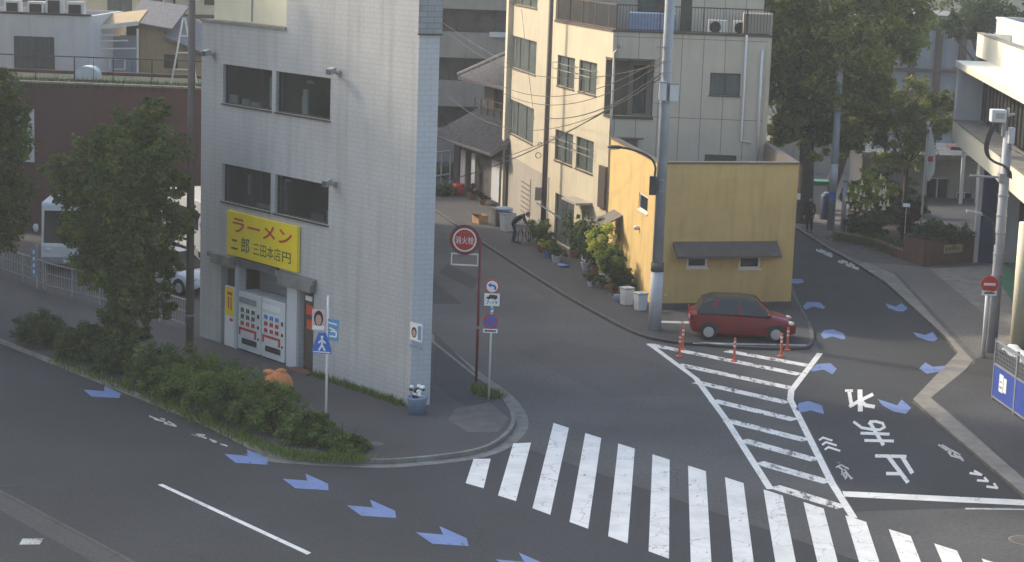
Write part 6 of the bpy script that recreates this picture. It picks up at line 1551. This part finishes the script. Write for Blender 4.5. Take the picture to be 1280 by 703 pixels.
# green-topped cabinet behind the person
P = G(1024, 268, .1); r_ = thing('kiosk', 'pale cabinet with a green top standing beside the big tree trunk', 'cabinet', P)
mb = MB(); mb.cbox(P + Vector((0, .5, 0)), .75, .8, 1.5); mb.build('body', 'white_wall', r_); mb = MB(); mb.cbox(P + Vector((0, .5, 1.502)), .95, 1.0, .22); mb.build('green_top', 'teal', r_)
P = G(1032, 274, .1); r_ = thing('blue_tank', 'upright dark blue container right of the green-topped cabinet', 'container', P); mb = MB(); mb.lathe(P, [(.3, 0), (.32, .1), (.32, 1.2), (.25, 1.3)], 16); mb.build('body', 'navy', r_, smooth=True); mb = MB(); mb.cyl(P + Vector((0, 0, 1.301)), .2, .18, .08, 14); mb.build('lid', 'plastic_bluegrey', r_)

# ================================================================ VEGETATION
npr = np.random.default_rng(11)
def leaves(name, m_, parent, lobes, size, off=None, shell=.5, up=.35):
    """many small leaf faces scattered through the lobes' volumes: lobe = (centre, rx, ry, rz, count)"""
    Vs = []; Cs = []
    for (c, rx, ry, rz, n) in lobes:
        d = npr.normal(size=(n, 3)); d /= np.linalg.norm(d, axis=1)[:, None]; r_ = npr.random(n)**(shell)
        # break the surface into clumps
        k = max(5, n//45); cl = npr.normal(size=(k, 3)); cl /= np.linalg.norm(cl, axis=1)[:, None]; cl *= (npr.random(k)**.35)[:, None]
        ix = npr.integers(0, k, n); near = cl[ix]; pos = near*.88 + d*r_[:, None]*.24
        clv = npr.random(k)
        P = np.array(c)[None, :] + pos*np.array([rx, ry, rz])[None, :]
        nn = npr.normal(size=(n, 3)); nn[:, 2] = np.abs(nn[:, 2])*(1+up) + up; nn += pos*.6; nn /= np.linalg.norm(nn, axis=1)[:, None]
        a = np.cross(nn, npr.normal(size=(n, 3))); a /= np.linalg.norm(a, axis=1)[:, None]; b = np.cross(nn, a)
        s = size*(.6 + .8*npr.random(n))[:, None]
        q = np.stack([P - a*s, P - b*s*.45 + nn*s*.1, P + a*s, P + b*s*.45 + nn*s*.1], 1)
        Vs.append(q.reshape(-1, 3)); Cs.append(np.clip(.33 + .25*(npr.random(n)-.5) + .45*(npr.random(n) > .93) + .75*(clv[ix]-.5), 0, 1))
    V = np.concatenate(Vs); Cc = np.concatenate(Cs); n = len(V)//4
    o_ = Vector((0, 0, 0)); p = parent
    while p is not None: o_ = o_ + p.location; p = p.parent
    V = V - np.array(o_)
    me = bpy.data.meshes.new(name); me.vertices.add(len(V)); me.vertices.foreach_set('co', V.ravel())
    me.loops.add(4*n); me.loops.foreach_set('vertex_index', np.arange(4*n, dtype=np.int32)); me.polygons.add(n); me.polygons.foreach_set('loop_start', np.arange(0, 4*n, 4, dtype=np.int32))
    try: me.polygons.foreach_set('loop_total', np.full(n, 4, dtype=np.int32))
    except Exception: pass
    me.update(calc_edges=True); me.validate()
    at = me.attributes.new('leafvar', 'FLOAT', 'FACE'); at.data.foreach_set('value', Cc.astype(np.float32))
    me.materials.append(MATS[m_]); o = bpy.data.objects.new(name, me); COL.objects.link(o); o.parent = parent; return o
def limb(mb, a, b, r0, r1, bend=.15, n=5):
    pts = []; L = (b-a).length
    for i in range(n+1):
        t = i/n; p = a.lerp(b, t) + Vector((rng.uniform(-1, 1), rng.uniform(-1, 1), rng.uniform(-.4, .4)))*bend*L*.25*math.sin(math.pi*t); pts.append(p)
    mb.tube(pts, [r0 + (r1-r0)*i/n for i in range(n+1)], 8)
def tree(P, lab, lobes, leaf, size, trunk_r, grp=None, fork=.45, lean=(0, 0), name='tree', nlimb=7, trunk_top=None):
    r_ = thing(name, lab, 'tree', P, grp)
    top = max(c[0][2] for c in lobes); cx = sum(c[0][0] for c in lobes)/len(lobes); cy = sum(c[0][1] for c in lobes)/len(lobes)
    F_ = Vector((P.x + lean[0], P.y + lean[1], P.z + (top-P.z)*fork))
    mb = MB(); mb.tube([P - Vector((0, 0, .1)), P + Vector((0, 0, .15)), P.lerp(F_, .5) + Vector((.05, 0, 0)), F_], [trunk_r*1.5, trunk_r*1.1, trunk_r*.9, trunk_r*.75], 12)
    ls = sorted(lobes, key=lambda l: -l[1])[:nlimb]
    for l in ls: limb(mb, F_ - Vector((0, 0, .2)), Vector(l[0]), trunk_r*.5, trunk_r*.12)
    mb.build('trunk', 'bark', r_, smooth=True)
    leaves('crown', leaf, r_, lobes, size); return r_
def lobes_px(P, spec, dens=1.0, dy=0):
    """lobes from silhouette measurements: (px x, px y, radius px, count, depth shift)"""
    out = []
    for s in spec:
        x, y, r_, n, dd = s; yy = P.y + dd; c = at_y(x, y, yy); R_ = r_*yy/FPX
        out.append((tuple(c), R_*1.05, R_*1.05, R_*.95, int(n*dens)))
    return out
# street trees in the left pavement strip
P = G(158, 446, .11)
tree(P, 'round leafy street tree before the dark red building, second from left', lobes_px(P, [(170, 165, 40, 2600, 0), (185, 195, 52, 3600, -.4), (125, 185, 38, 2200, .3), (105, 225, 42, 2600, 0), (160, 240, 62, 4200, -.5), (215, 235, 28, 1500, .2), (120, 275, 48, 3000, .2), (180, 290, 50, 3200, -.3), (150, 325, 48, 3000, 0), (165, 365, 40, 2200, 0), (210, 330, 22, 900, 0), (148, 395, 26, 1100, 0), (85, 240, 22, 900, 0), (190, 140, 22, 900, .2), (200, 380, 24, 800, 0), (225, 275, 24, 1100, 0), (120, 330, 36, 1800, .2), (180, 335, 44, 2400, .4), (140, 415, 30, 1300, 0), (170, 405, 26, 1000, 0), (95, 290, 26, 1100, 0), (75, 215, 24, 900, 0)]), 'leaf_street', .095, .17, 'street trees along the main road', .42)
P = G(-22, 392, .11)
tree(P, 'street tree cut by the left picture edge', lobes_px(P, [(-5, 120, 38, 2400, 0), (-30, 150, 55, 3200, 0), (5, 175, 42, 2800, -.3), (-20, 215, 58, 3600, 0), (8, 240, 38, 2400, 0), (-15, 280, 50, 3000, 0), (15, 280, 22, 900, 0), (-40, 260, 50, 2600, 0), (20, 140, 22, 900, 0)]), 'leaf_street', .095, .17, 'street trees along the main road', .42)
# hedge bushes
hb = [((20, 437), 36, 'leftmost dark hedge bush by the main road'), ((70, 455), 38, 'dark hedge bush right of the leftmost one'), ((118, 470), 38, 'dark hedge bush below the round street tree'), ((160, 488), 44, 'hedge bush just right of the street tree trunk'),
      ((205, 505), 52, 'yellowish hedge bush below the slim dark pole'), ((250, 527), 62, 'tall broad hedge bush left of the orange bag'), ((300, 543), 50, 'large dark hedge bush in front of the orange bag'), ((350, 560), 42, 'bright low hedge bush between orange bag and crossing sign'), ((395, 570), 34, 'lowest grassy hedge bush at the foot of the crossing sign')]
for i, ((x, y), r_, lb) in enumerate(hb):
    P = G(x, y, .11) + Vector((.65, .8, 0)); R_ = r_*P.y/FPX
    t = thing('hedge_bush', lb, 'bush', P, 'hedge bushes along the main road')
    mb = MB()
    for k in range(7):
        a = rng.uniform(0, 6.28); limb(mb, P + Vector((.1*math.cos(a), .1*math.sin(a), -.05)), P + Vector((R_*.6*math.cos(a), R_*.6*math.sin(a), R_*.9)), .03, .01)
    mb.build('stem', 'bark', t)
    lb_ = []
    hs = (1.0 if i < 7 else .75) if i != 8 else .45
    for k in range(6):
        a = k*1.05 + rng.uniform(-.3, .3); dd = R_*.55; q = rng.uniform(.7, 1)
        lb_.append(((P.x + dd*math.cos(a), P.y + dd*math.sin(a), P.z + R_*.5*hs*q), R_*.66, R_*.66, R_*.6*hs, 1100))
    lb_.append(((P.x, P.y, P.z + R_*.75*hs), R_*.75, R_*.75, R_*.6*hs, 1900))
    leaves('foliage', 'leaf_dark' if i in (0, 1, 2) else 'leaf_hedge', t, lb_, .06)
# weeds: ground cover along the wall foot and kerb
def grass(name, lab, path, n, w_, h, m_='leaf_hedge'):
    V = []; Fc = []; mb = MB()
    for k in range(n):
        t = rng.random()*(len(path)-1); i = int(t); p = path[i].lerp(path[i+1], t-i) + Vector((rng.gauss(0, w_), rng.gauss(0, w_), 0)); hh = h*rng.uniform(.4, 1.2); a = rng.uniform(0, 6.28); e = Vector((math.cos(a), math.sin(a), 0))*.02; lean_ = Vector((rng.uniform(-.5, .5), rng.uniform(-.5, .5), 0))*hh
        mb.add([p-e, p+e, p + lean_ + Vector((0, 0, hh))], [(0, 1, 2)])
    o = mb.build(name, m_, None, 'stuff'); o['label'] = lab; o['category'] = 'grass'
    at = o.data.attributes.new('leafvar', 'FLOAT', 'FACE')
    for d_ in at.data: d_.value = rng.random()
    return o
grass('weeds', 'weeds growing at the foot of the grey tiled wall', [FG.w(s_, .11, -.08) for s_ in (7.0, 8.2, 9.4, 10.6, 11.8)], 900, .07, .22)
grass('grass', 'grass tufts along the kerb below the hedge', [G(x, y, .11) + N50*.25 for x, y in ((60, 452), (190, 505), (283, 546), (340, 569), (385, 575), (440, 577))], 2600, .16, .2)
grass('weeds', 'weeds around the foot of the hydrant and traffic signs', [G(596, 486, .11), G(606, 494, .11), G(622, 497, .11)], 500, .14, .25, 'leaf_hedge')
grass('ground_cover', 'low green ground cover in the shaded garden on the right', [G(1062, 300, .3), G(1085, 300, .3), G(1110, 308, .3), G(1128, 316, .3)], 2500, .5, .3, 'leaf_dark')
# potted plants before the beige and yellow buildings
def potplant(q, rpx, lab, leaf='leaf_hedge', pot='terracotta', hh=1.0, n=900, size=.065, grp='potted plants before the beige and yellow buildings'):
    P = G(*q, .08); R_ = rpx*1.3*P.y/FPX; t = thing('potted_plant', lab, 'plant', P, grp)
    pr = min(.24, R_*.45); ph = pr*1.25
    mb = MB(); mb.lathe(P, [(pr*.7, 0), (pr, ph), (pr*1.08, ph), (pr*1.08, ph+.04), (pr*.9, ph+.04), (pr*.88, ph-.03)], 14); mb.build('pot', pot, t, smooth=False)
    mb = MB()
    for k in range(6): a = rng.uniform(0, 6.28); limb(mb, P + Vector((0, 0, ph-.05)), P + Vector((R_*.5*math.cos(a), R_*.5*math.sin(a), ph + R_*1.5*hh)), .018, .006)
    mb.build('stem', 'bark', t)
    lb_ = [((P.x + R_*.35*math.cos(k*1.3), P.y + R_*.35*math.sin(k*1.3), P.z + ph + R_*(.35 + .36*k)*hh*.9), R_*.85, R_*.85, R_*.62*hh, n//2) for k in range(4)]
    leaves('foliage', leaf, t, lb_, size); return t
potplant((677, 315), 15, 'bushy green potted plant nearest the bicycles', n=1500)
potplant((684, 322), 9, 'small yellow-leaved plant in a blue pot', 'leaf_yellow', 'plastic_blue', .8, 500)
potplant((695, 328), 10, 'low pale plant in a white pot before the sliding door', 'leaf_hedge', 'bin_white', .7, 500)
potplant((733, 338), 17, 'tall grey-green potted shrub left of the yellow-leaved vine', 'leaf_dark', 'bin_white', 1.4, 2000)
potplant((745, 345), 20, 'broad dark potted shrub before the yellow building door', 'leaf_dark', 'terracotta', 1.4, 2500)
potplant((757, 352), 19, 'yellow-green leafy vine growing up in a brown pot', 'leaf_yellow', 'bin_white', 1.5, 1600)
potplant((738, 358), 7, 'small plant in a white pot at the pavement edge', 'leaf_hedge', 'bin_white', .8, 300)
potplant((768, 366), 18, 'big rounded potted shrub left of the white bins', 'leaf_hedge', 'terracotta', 1.2, 2600)
potplant((779, 369), 12, 'dark clipped potted shrub directly behind the white bins', 'leaf_dark', 'terracotta', 1.0, 1300)
potplant((752, 360), 7, 'small plant in a brown pot left of the blue watering can', 'leaf_hedge', 'terracotta', .8, 300)
potplant((718, 322), 14, 'leafy potted plant against the beige wall beside the door', 'leaf_dark', 'terracotta', 1.5, 1400)
P = G(771, 377, .08); t = thing('watering_can', 'small blue-grey watering can beside the left white bin', 'watering can', P); mb = MB(); mb.lathe(P, [(.13, 0), (.14, .02), (.13, .26), (.10, .28)], 14); mb.build('body', 'plastic_bluegrey', t, smooth=True); mb = MB(); mb.tube([P + Vector((-.12, 0, .06)), P + Vector((-.32, 0, .3))], [.025, .015], 8); mb.build('spout', 'plastic_bluegrey', t); mb = MB(); mb.tube([P + Vector((.1, 0, .26)), P + Vector((.2, 0, .2)), P + Vector((.13, 0, .05))], .012, 6); mb.build('handle', 'plastic_bluegrey', t)
o = MB().blob(G(704, 332, .14), .35, .2, .07, 12, 6, 150, .15).build('plastic_bag', 'plastic_blue', None, smooth=True); tag(o, 'crumpled bright blue plastic bag on the pavement before the beige door', 'bag')
potplant((590, 250), 9, 'small reddish plant beside the old house wall', 'leaf_plum', 'terracotta', .7, 400, grp='plants before the old tiled house')
potplant((603, 256), 8, 'low red-brown plant right of the old house shutter', 'leaf_plum', 'terracotta', .6, 400, grp='plants before the old tiled house')
# greenery at the bend beyond the grey building
for (x, y, r_, lb) in ((552, 246, 16, 'low shrub at the bend beside the grey building edge'), (556, 224, 18, 'green shrub behind the white garden rail at the bend')):
    P = G(x, y); R_ = r_*P.y/FPX; t = thing('shrub', lb, 'bush', P, 'shrubs at the bend of the side street'); mb = MB()
    for k in range(5): a = rng.uniform(0, 6.28); limb(mb, P, P + Vector((R_*.5*math.cos(a), R_*.5*math.sin(a), R_)), .03, .01)
    mb.build('stem', 'bark', t); leaves('foliage', 'leaf_hedge', t, [((P.x+R_*.4*math.cos(k*1.6), P.y+R_*.4*math.sin(k*1.6), P.z+R_*.6), R_*.8, R_*.8, R_*.6, 600) for k in range(4)], .08)
A_ = G(546, 262); t = thing('garden_rail', 'white two-bar rail at the bend of the side street', 'fence', G(545, 234)); p0, p1 = G(540, 234), G(562, 231)
for z_ in (.6, 1.9): MB().tube([p0 + Vector((0, 0, z_)), p1 + Vector((0, 0, z_))], .05, 6).build('rail', 'pole_white', t)
for k in range(3): q = p0.lerp(p1, k/2); MB().tube([q, q + Vector((0, 0, 1.95))], .05, 6).build('post', 'pole_white', t)
# big trees on the right
P = G(1003, 278, .1)
tree(P, 'huge dark evergreen tree towering behind the yellow building', lobes_px(P, [(985, -10, 62, 4200, 1), (1045, -20, 70, 4800, 0), (1105, -5, 62, 4000, 1), (1000, 60, 62, 4600, 0), (1060, 50, 66, 4800, -1), (1118, 45, 44, 2600, 0), (985, 110, 40, 2800, .5), (1030, 110, 52, 3800, -.8), (1078, 110, 40, 2400, 0), (1000, 150, 34, 1800, 0), (1035, 150, 34, 1500, .3), (968, 60, 34, 2200, 1), (1140, 15, 34, 1500, .5), (1085, 140, 28, 900, .5), (980, 160, 26, 1300, .4), (1058, 172, 28, 1300, .6), (1015, 185, 22, 900, .4)]), 'leaf_big', .15, .45, 'big trees by the right-hand road', .34, name='tree', nlimb=10)
P = G(1028, 262, .1)
tree(P, 'leaning broad tree beside the concrete pole', lobes_px(P, [(1075, 90, 46, 2600, 1), (1095, 60, 44, 2600, 1.5), (1055, 140, 34, 1500, .5), (1100, 130, 34, 1500, 1)]), 'leaf_big', .15, .36, 'big trees by the right-hand road', .5, lean=(1.3, .3))
P = G(1128, 280, .1)
tree(P, 'small pale green tree spreading left of the flagpole', lobes_px(P, [(1110, 135, 32, 1700, 0), (1145, 125, 36, 2000, 0), (1170, 145, 28, 1300, .3), (1095, 160, 26, 1100, 0), (1130, 165, 34, 1700, -.5), (1165, 175, 26, 1000, 0), (1110, 190, 26, 900, 0), (1145, 195, 28, 900, .4), (1180, 125, 18, 500, 0)]), 'leaf_big', .11, .14, None, .5)
P = Vector((31, 128, 0))
tree(P, 'far dark tree above the roof edge of the white building', lobes_px(P, [(1200, 20, 36, 1700, 0), (1235, 15, 34, 1500, 0), (1185, 35, 24, 900, 0), (1255, 5, 30, 1200, 1), (1215, 45, 18, 500, 0)]), 'leaf_dark', .16, .3)
P = G(1085, 292, .1)
t = tree(P, 'bush with hanging pale yellow trumpet flowers by the grey post', lobes_px(P, [(1070, 238, 16, 800, 0), (1092, 232, 20, 1100, 0), (1108, 240, 14, 600, 0), (1084, 248, 18, 800, -.2), (1060, 246, 9, 300, 0), (1085, 216, 12, 450, 0)]), 'leaf_yellow', .10, .06, None, .55, name='flowering_bush'); t['category'] = 'bush'
for k in range(30):
    c = at_y(1058 + rng.uniform(0, 54), 216 + rng.uniform(0, 42), P.y - rng.uniform(.3, .9)); mb = MB(); mb.tube([c, c - Vector((0, 0, .16)), c - Vector((0, 0, .26))], [.02, .04, .09], 8); mb.build('flower', 'petal', t)
P = G(1133, 302, .1); t = thing('clipped_shrub', 'dark plum clipped column shrub with a small white notice on top', 'bush', P)
mb = MB(); mb.tube([P, P + Vector((0, 0, 1.8))], [.06, .02], 8); mb.build('stem', 'bark', t); leaves('foliage', 'leaf_plum', t, [((P.x, P.y, P.z + .45 + .4*k), .62, .55, .42, 1100) for k in range(4)], .07)
q = P + Vector((-.25, -.75, 1.75)); r_ = thing('notice_board', 'small white notice tilted above the plum shrub', 'notice', q); mb = MB(); mb.box(q - Vector((.16, 0, 0)), Vector((.32, 0, 0)), Vector((0, .12, .15)), Vector((0, -.02, .02))); mb.build('board', 'sign_white', r_); mb = MB(); mb.tube([Vector((q.x, q.y+.05, .1)), q + Vector((0, .05, .02))], .02, 6); mb.build('stake', 'white_metal', r_)
for i, (x, y, r_) in enumerate(((1163, 322, 17), (1182, 323, 17), (1202, 322, 17), (1172, 316, 15))):
    P = G(x, y, .5) + Vector((0, 1.1, .5)); R_ = r_*P.y/FPX
    t = thing('hedge_bush', ['clipped dark bush on the brick wall, nearest the flagpole', 'clipped dark bush on the brick wall, above the tan plaque', 'clipped dark bush on the brick wall, nearest the navy pillar', 'rear clipped dark bush behind the brick wall'][i], 'bush', P, 'clipped bushes on the garden wall')
    mb = MB(); mb.tube([P - Vector((0, 0, .9)), P + Vector((0, 0, .3))], .04, 6); mb.build('stem', 'bark', t)
    leaves('foliage', 'leaf_dark', t, [((P.x, P.y, P.z+.35), R_*1.3, R_*1.0, R_*1.0, 2600)], .06)
MB().prism([G(1160, 333) + Vector((.05, .42, 0)), G(1215, 330) + Vector((0, .42, 0)), G(1215, 330) + Vector((0, 2.5, 0)), G(1160, 333) + Vector((.05, 2.5, 0))], 0, 1.1).build('planting_bed', 'soil', None, 'structure')
# shaded garden
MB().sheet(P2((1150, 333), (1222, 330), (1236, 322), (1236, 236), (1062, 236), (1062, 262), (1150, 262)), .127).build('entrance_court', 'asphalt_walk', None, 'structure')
MB().sheet(P2((1058, 300), (1085, 309), (1128, 326), (1152, 333), (1150, 262), (1060, 262)), .13).build('garden_soil', 'soil', None, 'structure')
for i, (x, y, r_, lf, lb) in enumerate(((1068, 296, 15, 'leaf_dark', 'low dark garden shrub beside the short grey post'), (1092, 300, 17, 'leaf_dark', 'dark garden shrub right under the yellow-flowered bush'), 
        (1105, 280, 20, 'leaf_dark', 'rounded dark shrub behind the yellow-flowered bush'), (1122, 268, 22, 'leaf_dark', 'large dark shrub behind the plum column shrub'), (1145, 272, 14, 'leaf_dark', 'dark shrub at the foot of the flagpole'), (1098, 250, 24, 'leaf_dark', 'tall dark shrub before the pale grey annexe'), (1132, 240, 22, 'leaf_dark', 'tall dark shrub left of the entrance doors'), (1064, 262, 18, 'leaf_dark', 'dark shrub behind the short grey post'))):
    P = G(x, y, .1); R_ = r_*P.y/FPX; t = thing('garden_shrub', lb, 'bush', P, 'shrubs in the shaded garden'); mb = MB()
    for k in range(5): a = rng.uniform(0, 6.28); limb(mb, P, P + Vector((R_*.6*math.cos(a), R_*.6*math.sin(a), R_*1.3)), .04, .01)
    mb.build('stem', 'bark', t); leaves('foliage', lf, t, [((P.x+R_*.4*math.cos(k*1.3), P.y+R_*.4*math.sin(k*1.3), P.z+R_*(.5+.28*k)), R_*.85, R_*.85, R_*.6, 650) for k in range(5)], .10)
# roof planting
grass('roof_grass', 'green roof planting on the dark red building', [FD.w(s_, ZD-.15, 1.2) for s_ in (1, 6, 12, 18)], 5000, .75, .35, 'leaf_roof')


# ================================================================ unseen blocks, added to cast shade on the street and lower walls
def block(name, lab, poly, z, m_='beige_wall'):
    r_ = thing(name, lab, 'building', (poly[0][0], poly[0][1], 0)); MB().prism(poly, 0, z).build('wall', m_, r_)
    return r_
block('shade_block_left', 'tall office block beyond the left picture edge along the main road', [(-29, 62), (-29, 90), (-50, 100), (-50, 62)], 26)
block('shade_block_rear', 'plain low building standing directly behind the grey tiled building', [(-11, 77), (-6.2, 75.5), (-9.5, 93), (-13, 93)], 9)

hz = MB().box((-90, -14, -1.2), (210, 0, 0), (0, 195, 0), (0, 0, 28)).build('haze', 'haze', None, 'stuff'); hz['label'] = 'thin haze volume, added to imitate glare, over the whole street'; hz['category'] = 'haze'  # added volume, stands in for the veil of glare
